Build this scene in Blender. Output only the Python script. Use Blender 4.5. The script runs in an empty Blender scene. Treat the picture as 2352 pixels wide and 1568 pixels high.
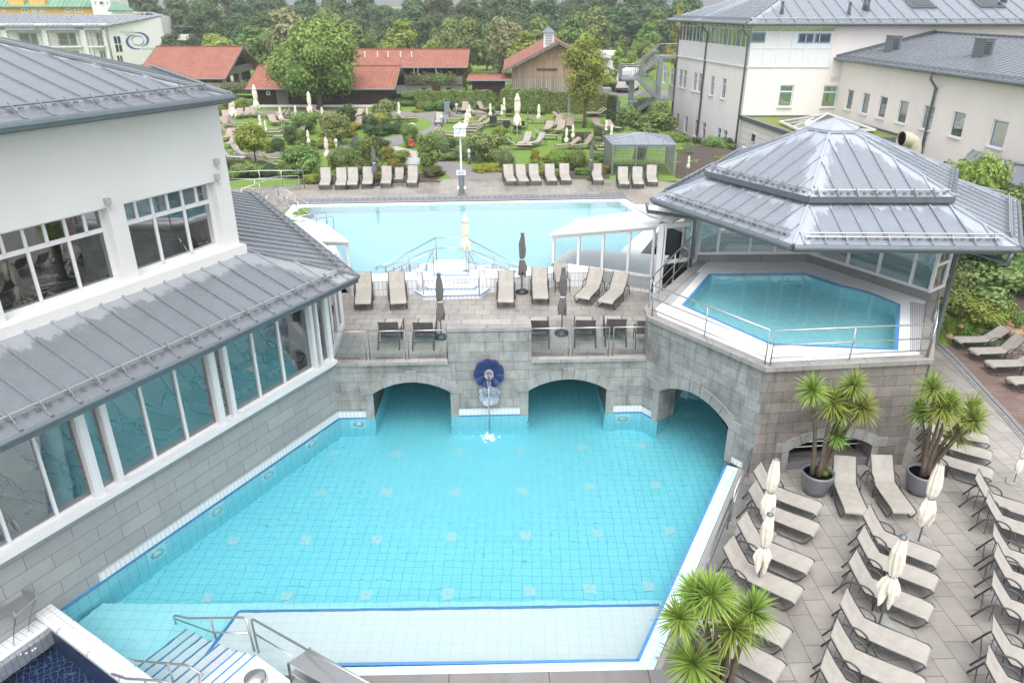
import bpy, bmesh, math, random
from mathutils import Vector, Matrix
random.seed(7)
R = math.radians
SC = bpy.context.scene
COL = SC.collection
# ---------------------------------------------------------------- camera
PITCH, FOC, CAMH = R(24.7), 1680.0, 12.2
CP, SP = math.cos(PITCH), math.sin(PITCH)
def ray(x, y):
    a, b = x - 1176, 784 - y
    return a, FOC * CP + b * SP, -FOC * SP + b * CP
def at(x, y, z=0.0):                       # point on the level plane z seen at photo position x, y
    r = ray(x, y); t = (z - CAMH) / r[2]
    return Vector((r[0] * t, r[1] * t, z))
def zat(y, Y):                             # height at distance Y
    r = ray(1176, y); return CAMH + r[2] * Y / r[1]
def xat(x, y, Y):
    r = ray(x, y); return r[0] * Y / r[1]
def dep(p): return p[1] * CP + (CAMH - p[2]) * SP
def wpm(p): return FOC / dep(p)            # photo units per metre at p
cam = bpy.data.objects.new("camera", bpy.data.cameras.new("camera"))
COL.objects.link(cam); SC.camera = cam
cam.location = (0, 0, CAMH); cam.rotation_euler = (R(90) - PITCH, 0, 0)
cam.data.lens = 36 * FOC / 2352; cam.data.sensor_width = 36
cam.data.clip_end = 6000; cam.data.clip_start = 0.1

# ---------------------------------------------------------------- helpers
def V(*a): return Vector(a)
def rot2(v, a): c, s = math.cos(a), math.sin(a); return Vector((v[0]*c - v[1]*s, v[0]*s + v[1]*c, 0))
class MB:
    def __init__(s, ang=0.0):
        s.v = []; s.f = []; s.uv = []; s.m = []; s.ang = ang; s.rnd = None
    def poly(s, pts, uv=None, mi=0):
        n = len(s.v); pts = [Vector(p) for p in pts]
        s.v += pts; s.f.append(list(range(n, n + len(pts)))); s.m.append(mi)
        if uv is None:
            nm = Vector((0, 0, 0))
            for i in range(len(pts)):
                nm += pts[i].cross(pts[(i + 1) % len(pts)])
            nm = nm.normalized() if nm.length > 1e-9 else Vector((0, 0, 1))
            if abs(nm.z) > 0.995:
                c, q = math.cos(s.ang), math.sin(s.ang)
                uv = [(p.x * c + p.y * q, -p.x * q + p.y * c) for p in pts]
            else:
                t = Vector((-nm.y, nm.x, 0)).normalized()
                w = nm.cross(t)
                uv = [(p.dot(t), p.dot(w)) for p in pts]
        s.uv.append(uv)
    def quad(s, a, b, c, d, mi=0): s.poly([a, b, c, d], None, mi)
    def box(s, c, sz, rz=0.0, mi=0, M=None):
        hx, hy, hz = sz[0] / 2, sz[1] / 2, sz[2] / 2
        if M is None: M = Matrix.Translation(Vector(c)) @ Matrix.Rotation(rz, 4, 'Z')
        P = [M @ Vector((x, y, z)) for x in (-hx, hx) for y in (-hy, hy) for z in (-hz, hz)]
        for f in ((0, 1, 3, 2), (4, 6, 7, 5), (0, 4, 5, 1), (2, 3, 7, 6), (0, 2, 6, 4), (1, 5, 7, 3)):
            s.poly([P[i] for i in f], None, mi)
    def bar(s, a, b, w, h, up=(0, 0, 1), mi=0):      # box from a to b, w sideways, h along up
        a, b = Vector(a), Vector(b); d = b - a; L = d.length
        if L < 1e-6: return
        x = d / L; u = Vector(up); y = u.cross(x)
        if y.length < 1e-4: y = Vector((1, 0, 0)).cross(x)
        if y.length < 1e-4: y = Vector((0, 1, 0)).cross(x)
        y.normalize(); z = x.cross(y)
        M = Matrix((x, y, z)).transposed().to_4x4(); M.translation = (a + b) / 2
        s.box(None, (L, w, h), 0, mi, M)
    def prism(s, pts, z0, z1, mi=0, top=True, bot=True):
        if sum(pts[i][0]*pts[(i+1) % len(pts)][1] - pts[(i+1) % len(pts)][0]*pts[i][1] for i in range(len(pts))) < 0:
            pts = list(reversed(pts))
        n = len(pts)
        if top: s.poly([(p[0], p[1], z1) for p in pts], None, mi)
        if bot: s.poly([(p[0], p[1], z0) for p in reversed(pts)], None, mi)
        for i in range(n):
            a, b = pts[i], pts[(i + 1) % n]
            s.poly([(a[0], a[1], z0), (b[0], b[1], z0), (b[0], b[1], z1), (a[0], a[1], z1)], None, mi)
    def tube(s, pts, r, n=8, mi=0, caps=True, closed=False):
        pts = [Vector(p) for p in pts]; rings = []
        rr = r if isinstance(r, (list, tuple)) else [r] * len(pts)
        prev = None
        for i, p in enumerate(pts):
            a = pts[max(i - 1, 0)]; b = pts[min(i + 1, len(pts) - 1)]
            if closed: a = pts[i - 1]; b = pts[(i + 1) % len(pts)]
            d = (b - a)
            d = d.normalized() if d.length > 1e-9 else Vector((0, 0, 1))
            if prev is None:
                u = Vector((0, 0, 1)).cross(d)
                if u.length < 0.05: u = Vector((1, 0, 0)).cross(d)
            else: u = prev - d * prev.dot(d)
            u = u.normalized() if u.length > 1e-6 else Vector((1, 0, 0)); prev = u
            w = d.cross(u)
            k = len(s.v)
            for j in range(n):
                t = 2 * math.pi * j / n
                s.v.append(p + (u * math.cos(t) + w * math.sin(t)) * rr[i])
            rings.append(k)
        rng = range(len(rings)) if closed else range(len(rings) - 1)
        for i in rng:
            k0, k1 = rings[i], rings[(i + 1) % len(rings)]
            for j in range(n):
                s.f.append([k0 + j, k0 + (j + 1) % n, k1 + (j + 1) % n, k1 + j]); s.m.append(mi)
                s.uv.append([(j / n, i), ((j + 1) / n, i), ((j + 1) / n, i + 1), (j / n, i + 1)])
        if caps and not closed:
            for k, o in ((rings[0], -1), (rings[-1], 1)):
                idx = [k + j for j in range(n)]
                s.f.append(idx if o > 0 else idx[::-1]); s.m.append(mi); s.uv.append([(0, 0)] * n)
    def lathe(s, prof, c=(0, 0, 0), n=20, mi=0, fold=0, fn=8, M=None):   # prof: list of (r, z)
        base = len(s.v)
        for i, (r, z) in enumerate(prof):
            for j in range(n):
                t = 2 * math.pi * j / n
                q = r * (1 + fold * math.cos(fn * t + i * 0.25)) if fold else r
                p = Vector((q * math.cos(t), q * math.sin(t), z))
                p = (M @ p) if M else p + Vector(c)
                s.v.append(p)
        for i in range(len(prof) - 1):
            for j in range(n):
                a = base + i * n + j; b = base + i * n + (j + 1) % n
                s.f.append([a, b, b + n, a + n]); s.m.append(mi)
                s.uv.append([(j / n, prof[i][1]), ((j + 1) / n, prof[i][1]), ((j + 1) / n, prof[i + 1][1]), (j / n, prof[i + 1][1])])
        for i, o in ((0, -1), (len(prof) - 1, 1)):
            if prof[i][0] > 1e-4:
                idx = [base + i * n + j for j in range(n)]
                s.f.append(idx if o > 0 else idx[::-1]); s.m.append(mi); s.uv.append([(0, 0)] * n)
    def build(s, name, mat, parent=None, smooth=False, loc=None):
        me = bpy.data.meshes.new(name)
        L = Vector(loc) if loc is not None else (parent_loc(parent) if parent else Vector((0, 0, 0)))
        me.from_pydata([tuple(v - L) for v in s.v], [], s.f)
        uvl = me.uv_layers.new(name="UVMap")
        flat = [c for f in s.uv for c in f]
        for i, c in enumerate(flat): uvl.data[i].uv = c
        for i, m_ in enumerate(s.m): me.polygons[i].material_index = m_
        if smooth:
            for p in me.polygons: p.use_smooth = True
        for m_ in (mat if isinstance(mat, (list, tuple)) else [mat]): me.materials.append(m_)
        if s.rnd is not None:
            at_ = me.attributes.new("rnd", 'FLOAT', 'POINT')
            for i, r_ in enumerate(s.rnd): at_.data[i].value = r_
        me.update()
        o = bpy.data.objects.new(name, me); COL.objects.link(o)
        if parent: o.parent = parent
        if loc is not None and not parent: o.location = loc
        return o
def parent_loc(p):
    L = Vector((0, 0, 0))
    while p is not None: L = L + Vector(p.location); p = p.parent
    return L
def tag(o, label=None, cat=None, group=None, kind=None):
    if label: o['label'] = label
    if cat: o['category'] = cat
    if group: o['group'] = group
    if kind: o['kind'] = kind
    return o
def thing(name, label, cat, loc=(0, 0, 0), group=None, rz=0.0):
    o = bpy.data.objects.new(name, None); COL.objects.link(o)
    o.empty_display_size = 0.2; o.location = loc; o.rotation_euler = (0, 0, rz)
    return tag(o, label, cat, group)
KIDS = {}
def kids(o): return [c for c in COL.objects if c.parent == o]
def freeze(root):                            # remember the family of a prototype once
    fam = []
    def walk(o, key):
        for c in kids(o):
            fam.append((c, key)); walk(c, c)
    walk(root, None); KIDS[root.name] = fam
def dup(root, loc, rz, label, group=None, sc=1.0, cat=None):
    if root.name not in KIDS: freeze(root)
    r = root.copy(); COL.objects.link(r); r.location = loc; r.rotation_euler = (0, 0, rz)
    r.scale = (sc, sc, sc) if not isinstance(sc, (tuple, list)) else sc
    m = {None: r}
    for c, key in KIDS[root.name]:
        d = c.copy(); COL.objects.link(d); d.parent = m[key]; m[c] = d
    r['label'] = label
    if group: r['group'] = group
    if cat: r['category'] = cat
    return r
class Proto:                                 # first use moves the prototype itself
    def __init__(s, root): s.root = root; s.used = False; freeze(root)
    def put(s, loc, rz, label, group=None, sc=1.0):
        s.k = getattr(s, 'k', 0) + 1; rz += .028 * math.sin(s.k * 12.9); loc = (loc[0] + .03 * math.sin(s.k * 7.3), loc[1] + .03 * math.cos(s.k * 5.1), loc[2])
        return dup(s.root, loc, rz, label, group, sc)
    def drop(s):
        for c, _ in KIDS[s.root.name]: bpy.data.objects.remove(c)
        bpy.data.objects.remove(s.root)
def struct(o): o['kind'] = 'structure'; return o
ORD = ['first','second','third','fourth','fifth','sixth','seventh','eighth','ninth','tenth','eleventh','twelfth','thirteenth','fourteenth','fifteenth','sixteenth','seventeenth','eighteenth','nineteenth','twentieth','twenty-first','twenty-second','twenty-third','twenty-fourth','twenty-fifth','twenty-sixth','twenty-seventh','twenty-eighth']

# ---------------------------------------------------------------- materials
def mat(name):
    m = bpy.data.materials.new(name); m.use_nodes = True
    nt = m.node_tree; nt.nodes.clear(); return m, nt
def N(nt, t, **k):
    n = nt.nodes.new(t)
    for a, b in k.items():
        if a in n.inputs: n.inputs[a].default_value = b
        else: setattr(n, a, b)
    return n
def L(nt, a, b): nt.links.new(a, b)
def rgb(c): return (c[0], c[1], c[2], 1)
def coords(nt, uv=False, sc=1.0, rz=0):
    tc = N(nt, 'ShaderNodeTexCoord'); mp = N(nt, 'ShaderNodeMapping')
    L(nt, tc.outputs['UV' if uv else 'Object'], mp.inputs[0])
    mp.inputs['Scale'].default_value = (sc, sc, sc) if not isinstance(sc, tuple) else sc
    mp.inputs['Rotation'].default_value = (0, 0, rz)
    return mp.outputs[0]
def noise(nt, vec, scale, detail=4, rough=0.6, dist=0.0):
    n = N(nt, 'ShaderNodeTexNoise'); n.inputs['Scale'].default_value = scale
    n.inputs['Detail'].default_value = detail; n.inputs['Roughness'].default_value = rough
    n.inputs['Distortion'].default_value = dist
    L(nt, vec, n.inputs['Vector']); return n.outputs[0]
def ramp(nt, f, stops):
    r = N(nt, 'ShaderNodeValToRGB'); e = r.color_ramp.elements
    while len(e) > 1: e.remove(e[0])
    e[0].position = stops[0][0]; e[0].color = rgb(stops[0][1])
    for p, c in stops[1:]:
        q = e.new(p); q.color = rgb(c)
    L(nt, f, r.inputs[0]); return r.outputs[0]
def mixc(nt, f, a, b, mode='MIX'):
    m = N(nt, 'ShaderNodeMix', data_type='RGBA', blend_type=mode)
    for s_, v_ in ((0, f), (6, a), (7, b)):
        if isinstance(v_, (int, float)): m.inputs[s_].default_value = v_
        elif isinstance(v_, tuple): m.inputs[s_].default_value = rgb(v_)
        else: L(nt, v_, m.inputs[s_])
    return m.outputs[2]
def math_(nt, op, a, b=0.5, c=None, clamp=False):
    m = N(nt, 'ShaderNodeMath', operation=op); m.use_clamp = clamp
    for i, v_ in enumerate((a, b) if c is None else (a, b, c)):
        if isinstance(v_, (int, float)): m.inputs[i].default_value = v_
        else: L(nt, v_, m.inputs[i])
    return m.outputs[0]
def finish(nt, color, rough=0.6, metal=0.0, bump=None, bstr=0.3, bdist=0.01, spec=0.5, coat=0):
    p = N(nt, 'ShaderNodeBsdfPrincipled'); o = N(nt, 'ShaderNodeOutputMaterial')
    for k, v_ in (('Base Color', color), ('Roughness', rough), ('Metallic', metal)):
        if isinstance(v_, tuple): p.inputs[k].default_value = rgb(v_)
        elif isinstance(v_, (int, float)): p.inputs[k].default_value = v_
        else: L(nt, v_, p.inputs[k])
    p.inputs['Specular IOR Level'].default_value = spec
    if coat: p.inputs['Coat Weight'].default_value = coat; p.inputs['Coat Roughness'].default_value = 0.15
    if bump is not None:
        b = N(nt, 'ShaderNodeBump'); b.inputs['Strength'].default_value = bstr; b.inputs['Distance'].default_value = bdist
        L(nt, bump, b.inputs['Height']); L(nt, b.outputs[0], p.inputs['Normal'])
    L(nt, p.outputs[0], o.inputs[0]); return p
def m_plain(name, c, rough=0.6, metal=0.0, var=0.12, nsc=3.0, bstr=0.15, bsc=40, spec=0.5):
    m, nt = mat(name); v = coords(nt)
    n = noise(nt, v, nsc, 5, 0.65)
    col = ramp(nt, n, [(0.25, tuple(x * (1 - var) for x in c)), (0.75, tuple(min(1, x * (1 + var)) for x in c))])
    finish(nt, col, rough, metal, noise(nt, v, bsc, 3) if bstr else None, bstr, 0.004, spec); return m
def m_render(name, c, stain=0.12):
    m, nt = mat(name); v = coords(nt)
    n = noise(nt, v, 0.6, 5, 0.6)
    st = noise(nt, coords(nt, False, (1.2, 1.2, 0.12)), 2.2, 4, 0.6)
    col = ramp(nt, n, [(0.3, tuple(x * .95 for x in c)), (0.7, c)])
    sm = ramp(nt, st, [(0.5, (0, 0, 0)), (0.75, (1, 1, 1))])
    col = mixc(nt, math_(nt, 'MULTIPLY', sm, stain), col, tuple(x * .6 for x in c))
    finish(nt, col, 0.75, 0, noise(nt, v, 60, 4), 0.25, 0.004, 0.3); return m
def m_blocks(name, cs, mortar, w, h, ms, rough=0.75, off=0.5, stain=0.5, speck=True, bd=0.006, wet=0.0, bias=0.0, freq=2, stain_c=0.45):
    m, nt = mat(name); uv = coords(nt, True)
    b = N(nt, 'ShaderNodeTexBrick'); b.offset = off; b.offset_frequency = freq
    b.inputs['Scale'].default_value = 1.0; b.inputs['Brick Width'].default_value = w; b.inputs['Row Height'].default_value = h
    b.inputs['Mortar Size'].default_value = ms; b.inputs['Mortar Smooth'].default_value = 0.1; b.inputs['Bias'].default_value = bias
    b.inputs['Color1'].default_value = rgb(cs[0]); b.inputs['Color2'].default_value = rgb(cs[1]); b.inputs['Mortar'].default_value = rgb(mortar)
    L(nt, uv, b.inputs['Vector']); col = b.outputs['Color']
    if speck:
        sp = noise(nt, uv, 55, 3, 0.8)
        col = mixc(nt, 0.35, col, ramp(nt, sp, [(0.35, (0.25, 0.25, 0.25)), (0.65, (1.0, 1.0, 1.0))]), 'MULTIPLY')
    if stain:
        s1 = noise(nt, uv, 0.9, 6, 0.7)
        col = mixc(nt, math_(nt, 'MULTIPLY', ramp(nt, s1, [(0.42, (0, 0, 0)), (0.7, (1, 1, 1))]), stain), col, (stain_c, stain_c, stain_c * 0.97), 'MULTIPLY')
        s2 = noise(nt, coords(nt, True, (2.5, 0.35, 1)), 1.6, 4, 0.7)
        col = mixc(nt, math_(nt, 'MULTIPLY', ramp(nt, s2, [(0.5, (0, 0, 0)), (0.72, (1, 1, 1))]), stain * 0.8), col, (stain_c, stain_c, stain_c), 'MULTIPLY')
    rr = rough
    if wet:
        wn = noise(nt, uv, 0.35, 5, 0.65)
        wm = ramp(nt, wn, [(0.4, (0, 0, 0)), (0.6, (1, 1, 1))])
        rr = math_(nt, 'SUBTRACT', rough, math_(nt, 'MULTIPLY', wm, wet))
        col = mixc(nt, math_(nt, 'MULTIPLY', wm, 0.8), col, (0.72, 0.70, 0.68), 'MULTIPLY')
    hgt = math_(nt, 'SUBTRACT', 1.0, b.outputs['Fac'])
    finish(nt, col, rr, 0, hgt, 0.6, bd, 0.4); return m
M = {}
WHITE = (0.76, 0.755, 0.735); CREAM = (0.85, 0.785, 0.76)
M['white'] = m_render('white render', WHITE, 0.06)
M['cream'] = m_render('cream render', CREAM, 0.10)
M['creamgrey'] = m_render('warm white render', (0.86, 0.815, 0.81), 0.10)
M['yellow'] = m_render('yellow render', (0.75, 0.45, 0.13), 0.1)
M['pvc'] = m_plain('white lacquered frame', (0.74, 0.745, 0.745), 0.35, 0, 0.03)
M['sheet'] = m_plain('white facade panel', (0.74, 0.755, 0.77), 0.3, 0, 0.03)
M['blue'] = m_plain('blue frame', (0.10, 0.28, 0.42), 0.4, 0, 0.05)
M['granite'] = m_blocks('granite block wall', ((0.44, 0.435, 0.41), (0.35, 0.345, 0.33)), (0.15, 0.15, 0.145), 0.92, 0.33, 0.006, 0.7, stain=0.95, bd=0.008)
M['graniteS'] = m_blocks('brown stained granite wall', ((0.36, 0.325, 0.295), (0.25, 0.23, 0.21)), (0.09, 0.08, 0.07), 0.92, 0.33, 0.006, 0.7, stain=0.85, bd=0.008)
M['graniteL'] = m_blocks('light granite cladding', ((0.41, 0.42, 0.41), (0.36, 0.37, 0.365)), (0.15, 0.15, 0.15), 1.05, 0.36, 0.006, 0.7, stain=0.15)
M['coping'] = m_blocks('granite coping', ((0.44, 0.42, 0.40), (0.36, 0.345, 0.33)), (0.10, 0.10, 0.10), 1.6, 3.0, 0.008, 0.6, stain=0.6)
M['copingD'] = m_blocks('dark granite coping', ((0.30, 0.29, 0.29), (0.25, 0.245, 0.24)), (0.08, 0.08, 0.08), 2.0, 3.0, 0.01, 0.6, stain=0.3)
M['stone'] = m_blocks('smooth granite', ((0.42, 0.42, 0.40), (0.39, 0.39, 0.37)), (0.3, 0.3, 0.29), 9, 9, 0.001, 0.7, stain=0.75)
M['pave'] = m_blocks('granite paving', ((0.47, 0.44, 0.40), (0.38, 0.362, 0.335)), (0.14, 0.125, 0.11), 0.85, 0.5, 0.007, 0.62, stain=0.3, wet=0.27, bias=0.0)
M['pave2'] = m_blocks('wet beige paving', ((0.45, 0.41, 0.365), (0.385, 0.36, 0.325)), (0.16, 0.125, 0.11), 0.8, 0.4, 0.010, 0.5, stain=0.35, wet=0.25, freq=2)
M['brick'] = m_blocks('brown clay paving', ((0.29, 0.20, 0.165), (0.21, 0.15, 0.13)), (0.09, 0.07, 0.06), 0.4, 0.2, 0.006, 0.7, stain=0.3)
M['tilew'] = m_blocks('white tile', ((0.74, 0.745, 0.75), (0.70, 0.71, 0.72)), (0.36, 0.37, 0.38), 0.125, 0.25, 0.006, 0.25, off=0.0, stain=0.0, speck=False, bd=0.002)
M['tilew2'] = m_blocks('white floor tile', ((0.80, 0.805, 0.81), (0.78, 0.79, 0.795)), (0.64, 0.67, 0.69), 0.25, 0.25, 0.005, 0.3, off=0.0, stain=0.0, speck=False, bd=0.002)
M['poolt'] = m_blocks('pale cyan pool tile', ((0.44, 0.80, 0.87), (0.40, 0.77, 0.85)), (0.17, 0.50, 0.58), 0.25, 0.25, 0.006, 0.4, off=0.0, stain=0.0, speck=False, bd=0.002)
M['poolt2'] = m_blocks('light pool tile', ((0.62, 0.90, 0.95), (0.56, 0.87, 0.93)), (0.40, 0.66, 0.72), 0.28, 0.28, 0.006, 0.4, off=0.0, stain=0.0, speck=False, bd=0.002)
M['poolfar'] = m_blocks('far pool tile', ((0.60, 0.83, 0.89), (0.57, 0.81, 0.88)), (0.42, 0.66, 0.74), 0.5, 0.25, 0.010, 0.4, off=0.0, stain=0.0, speck=False, bd=0.002)
M['bluetile'] = m_plain('blue edge tile', (0.08, 0.25, 0.52), 0.25, 0, 0.1)
M['darkt'] = m_blocks('midnight blue tile', ((0.012, 0.022, 0.10), (0.02, 0.03, 0.13)), (0.12, 0.25, 0.33), 0.125, 0.125, 0.008, 0.3, off=0.0, stain=0.0, speck=False, bd=0.002)
M['asphalt'] = m_plain('grey tarmac path', (0.21, 0.20, 0.195), 0.85, 0, 0.15, 2.0, 0.4, 80)
M['cobble'] = m_blocks('grey cobbles', ((0.40, 0.40, 0.41), (0.30, 0.30, 0.31)), (0.15, 0.15, 0.15), 0.14, 0.12, 0.015, 0.8, stain=0.2)
M['steel'] = m_plain('brushed stainless steel', (0.52, 0.52, 0.52), 0.28, 0.9, 0.05, 6, 0)
M['galv'] = m_plain('galvanised steel', (0.30, 0.32, 0.34), 0.45, 0.7, 0.12, 8, 0)
M['dmetal'] = m_plain('anthracite tube', (0.075, 0.078, 0.085), 0.4, 0.3, 0.08, 6, 0)
M['dark'] = m_plain('dark plastic', (0.035, 0.037, 0.04), 0.5)
M['gut'] = m_plain('weathered zinc gutter', (0.17, 0.20, 0.22), 0.4, 0.5, 0.12, 4, 0)
M['soffit'] = m_plain('grey soffit', (0.45, 0.44, 0.42), 0.8)
def m_sling(name, c):
    m, nt = mat(name); v = coords(nt)
    w = N(nt, 'ShaderNodeTexWave'); w.inputs['Scale'].default_value = 60; L(nt, v, w.inputs[0])
    n = noise(nt, v, 4, 4, 0.6)
    col = ramp(nt, n, [(0.3, tuple(x * .85 for x in c)), (0.7, tuple(x * 1.08 for x in c))])
    finish(nt, col, 0.75, 0, w.outputs[1], 0.2, 0.002, 0.3); return m
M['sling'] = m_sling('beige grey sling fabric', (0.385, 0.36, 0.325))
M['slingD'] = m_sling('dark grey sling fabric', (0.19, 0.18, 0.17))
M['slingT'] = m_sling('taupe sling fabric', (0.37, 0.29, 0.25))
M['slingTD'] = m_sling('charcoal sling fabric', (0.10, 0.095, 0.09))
M['canvas'] = m_plain('cream canvas', (0.78, 0.73, 0.62), 0.85, 0, 0.10, 5, 0.2, 20)
M['canvasG'] = m_plain('grey canvas', (0.145, 0.14, 0.138), 0.85, 0, 0.15, 5, 0.2, 20)
M['wood'] = m_plain('bench wood', (0.3, 0.2, 0.12), 0.7)
M['earth'] = m_plain('dark earth', (0.10, 0.07, 0.05), 0.9, 0, 0.3, 6, 0.5, 20)
M['planter'] = m_plain('dimpled grey planter', (0.20, 0.21, 0.23), 0.35, 0.3, 0.1, 6, 0)
M['bark'] = m_plain('grey brown bark', (0.12, 0.09, 0.065), 0.9, 0, 0.35, 10, 0.6, 30)
M['paint'] = m_plain('white lacquer', (0.74, 0.745, 0.75), 0.3, 0, 0.03)
M['red'] = m_plain('red rubber hose', (0.55, 0.05, 0.04), 0.5)
M['orange'] = m_plain('orange cloth', (0.6, 0.12, 0.05), 0.7)
M['duct'] = m_plain('stained duct metal', (0.62, 0.58, 0.46), 0.5, 0.1, 0.35, 3, 0.2)
M['louvre'] = m_plain('duct grille', (0.03, 0.03, 0.03), 0.6)
M['rock'] = m_plain('ochre boulder', (0.30, 0.19, 0.11), 0.85, 0, 0.4, 2.5, 0.6, 14)
M['blk'] = m_plain('black print', (0.02, 0.02, 0.02), 0.6, 0, 0)
M['grn'] = m_plain('green print', (0.18, 0.42, 0.25), 0.6, 0, 0)
M['blu'] = m_plain('blue print', (0.06, 0.09, 0.28), 0.6, 0, 0)
def m_zinc(name, c1, c2):
    m, nt = mat(name); uv = coords(nt, True); v = coords(nt)
    a = N(nt, 'ShaderNodeAttribute'); a.attribute_name = 'dry'
    jag = noise(nt, coords(nt, True, (2.6, 0.55, 1)), 2.0, 5, 0.75, 0.3)
    big = noise(nt, uv, 0.45, 3, 0.5)
    d = math_(nt, 'ADD', a.outputs['Fac'], math_(nt, 'MULTIPLY', math_(nt, 'SUBTRACT', jag, 0.5), 1.25))
    d = math_(nt, 'ADD', d, math_(nt, 'MULTIPLY', math_(nt, 'SUBTRACT', big, 0.5), 0.9))
    wetm = ramp(nt, d, [(0.26, (0, 0, 0)), (0.36, (1, 1, 1))])
    n = noise(nt, uv, 2.2, 5, 0.7)
    wetc = ramp(nt, n, [(0.3, c1), (0.7, tuple(x * 1.15 for x in c1))])
    dryc = ramp(nt, noise(nt, uv, 5, 4, 0.6), [(0.3, c2), (0.7, tuple(x * .9 for x in c2))])
    col = mixc(nt, wetm, dryc, wetc)
    rr = ramp(nt, wetm, [(0, (0.5,) * 3), (1, (0.22,) * 3)])
    rr = math_(nt, 'ADD', rr, math_(nt, 'MULTIPLY', noise(nt, uv, 1.3, 4), 0.12))
    finish(nt, col, rr, 0.25, noise(nt, v, 1.2, 2), 0.10, 0.008, 0.6); return m
M['zinc'] = m_zinc('wet standing seam zinc', (0.20, 0.215, 0.24), (0.36, 0.385, 0.41))
M['zincB'] = m_zinc('bluish wet zinc', (0.25, 0.275, 0.31), (0.42, 0.455, 0.51))
def m_rooftile():
    m, nt = mat('red clay roof tile'); uv = coords(nt, True)
    b = N(nt, 'ShaderNodeTexBrick'); b.offset = 0.0
    b.inputs['Scale'].default_value = 1; b.inputs['Brick Width'].default_value = 0.28; b.inputs['Row Height'].default_value = 0.36
    b.inputs['Mortar Size'].default_value = 0.045; b.inputs['Mortar Smooth'].default_value = 0.6
    b.inputs['Color1'].default_value = (0.40, 0.15, 0.10, 1); b.inputs['Color2'].default_value = (0.30, 0.115, 0.08, 1); b.inputs['Mortar'].default_value = (0.17, 0.06, 0.045, 1)
    L(nt, uv, b.inputs['Vector'])
    n = noise(nt, uv, 0.5, 5, 0.7)
    col = mixc(nt, math_(nt, 'MULTIPLY', ramp(nt, n, [(0.4, (0, 0, 0)), (0.75, (1, 1, 1))]), 0.5), b.outputs['Color'], (0.40, 0.20, 0.15))
    finish(nt, col, 0.7, 0, math_(nt, 'SUBTRACT', 1.0, b.outputs['Fac']), 0.8, 0.03, 0.3); return m
M['rooftile'] = m_rooftile()
M['greenroof'] = m_plain('green copper roof', (0.16, 0.30, 0.20), 0.6, 0, 0.25, 0.3)
def m_planks(name, c1, c2, w=0.22, vert=True, top=None):
    m, nt = mat(name); uv = coords(nt, True, 1.0, R(90) if vert else 0)
    b = N(nt, 'ShaderNodeTexBrick'); b.offset = 0.37
    b.inputs['Scale'].default_value = 1; b.inputs['Brick Width'].default_value = 5.0; b.inputs['Row Height'].default_value = w
    b.inputs['Mortar Size'].default_value = 0.02; b.inputs['Color1'].default_value = rgb(c1); b.inputs['Color2'].default_value = rgb(c2)
    b.inputs['Mortar'].default_value = rgb(tuple(x * .3 for x in c2)); L(nt, uv, b.inputs['Vector'])
    n = noise(nt, coords(nt, True, (6, 0.5, 1) if vert else (0.5, 6, 1)), 2, 5, 0.7)
    col = mixc(nt, 0.6, b.outputs['Color'], ramp(nt, n, [(0.3, (0.4, 0.4, 0.4)), (0.7, (1.1, 1.1, 1.1))]), 'MULTIPLY')
    if top:
        g = N(nt, 'ShaderNodeSeparateXYZ'); L(nt, coords(nt), g.inputs[0])
        zf = math_(nt, 'ADD', g.outputs[2], math_(nt, 'MULTIPLY', noise(nt, coords(nt, False, (3, 3, 0.3)), 1, 4), 2.2))
        k = ramp(nt, math_(nt, 'MULTIPLY', zf, 0.16), [(0.5, (0, 0, 0)), (0.85, (1, 1, 1))])
        col = mixc(nt, k, col, mixc(nt, 0.5, top, col, 'MIX'))
    finish(nt, col, 0.8, 0, math_(nt, 'SUBTRACT', 1.0, b.outputs['Fac']), 0.6, 0.02, 0.2); return m
M['woodD'] = m_planks('dark weathered timber', (0.085, 0.05, 0.035), (0.05, 0.032, 0.025), 0.2, False)
M['woodG'] = m_planks('grey weathered boards', (0.30, 0.28, 0.25), (0.20, 0.185, 0.17), 0.18, True)
M['woodB'] = m_planks('sun bleached barn boards', (0.44, 0.39, 0.35), (0.27, 0.24, 0.22), 0.24, True, top=(0.52, 0.30, 0.16))
M['woodR'] = m_plain('red brown shutter', (0.28, 0.085, 0.035), 0.7)
def m_lawn(name, c1, c2):
    m, nt = mat(name); v = coords(nt)
    n1 = noise(nt, v, 0.25, 4, 0.6); n2 = noise(nt, v, 9, 4, 0.8)
    col = mixc(nt, 0.5, ramp(nt, n1, [(0.3, c1), (0.7, c2)]), ramp(nt, n2, [(0.3, tuple(x * .6 for x in c1)), (0.7, tuple(x * 1.3 for x in c2))]))
    finish(nt, col, 0.95, 0, n2, 0.9, 0.05, 0.1); return m
M['lawn'] = m_lawn('mown lawn', (0.12, 0.20, 0.04), (0.20, 0.30, 0.07))
M['moss'] = m_lawn('sedum green roof', (0.14, 0.19, 0.04), (0.28, 0.30, 0.09))
M['bed'] = m_plain('planting bed soil', (0.075, 0.06, 0.045), 0.95, 0, 0.4, 5, 0.6, 15)
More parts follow.
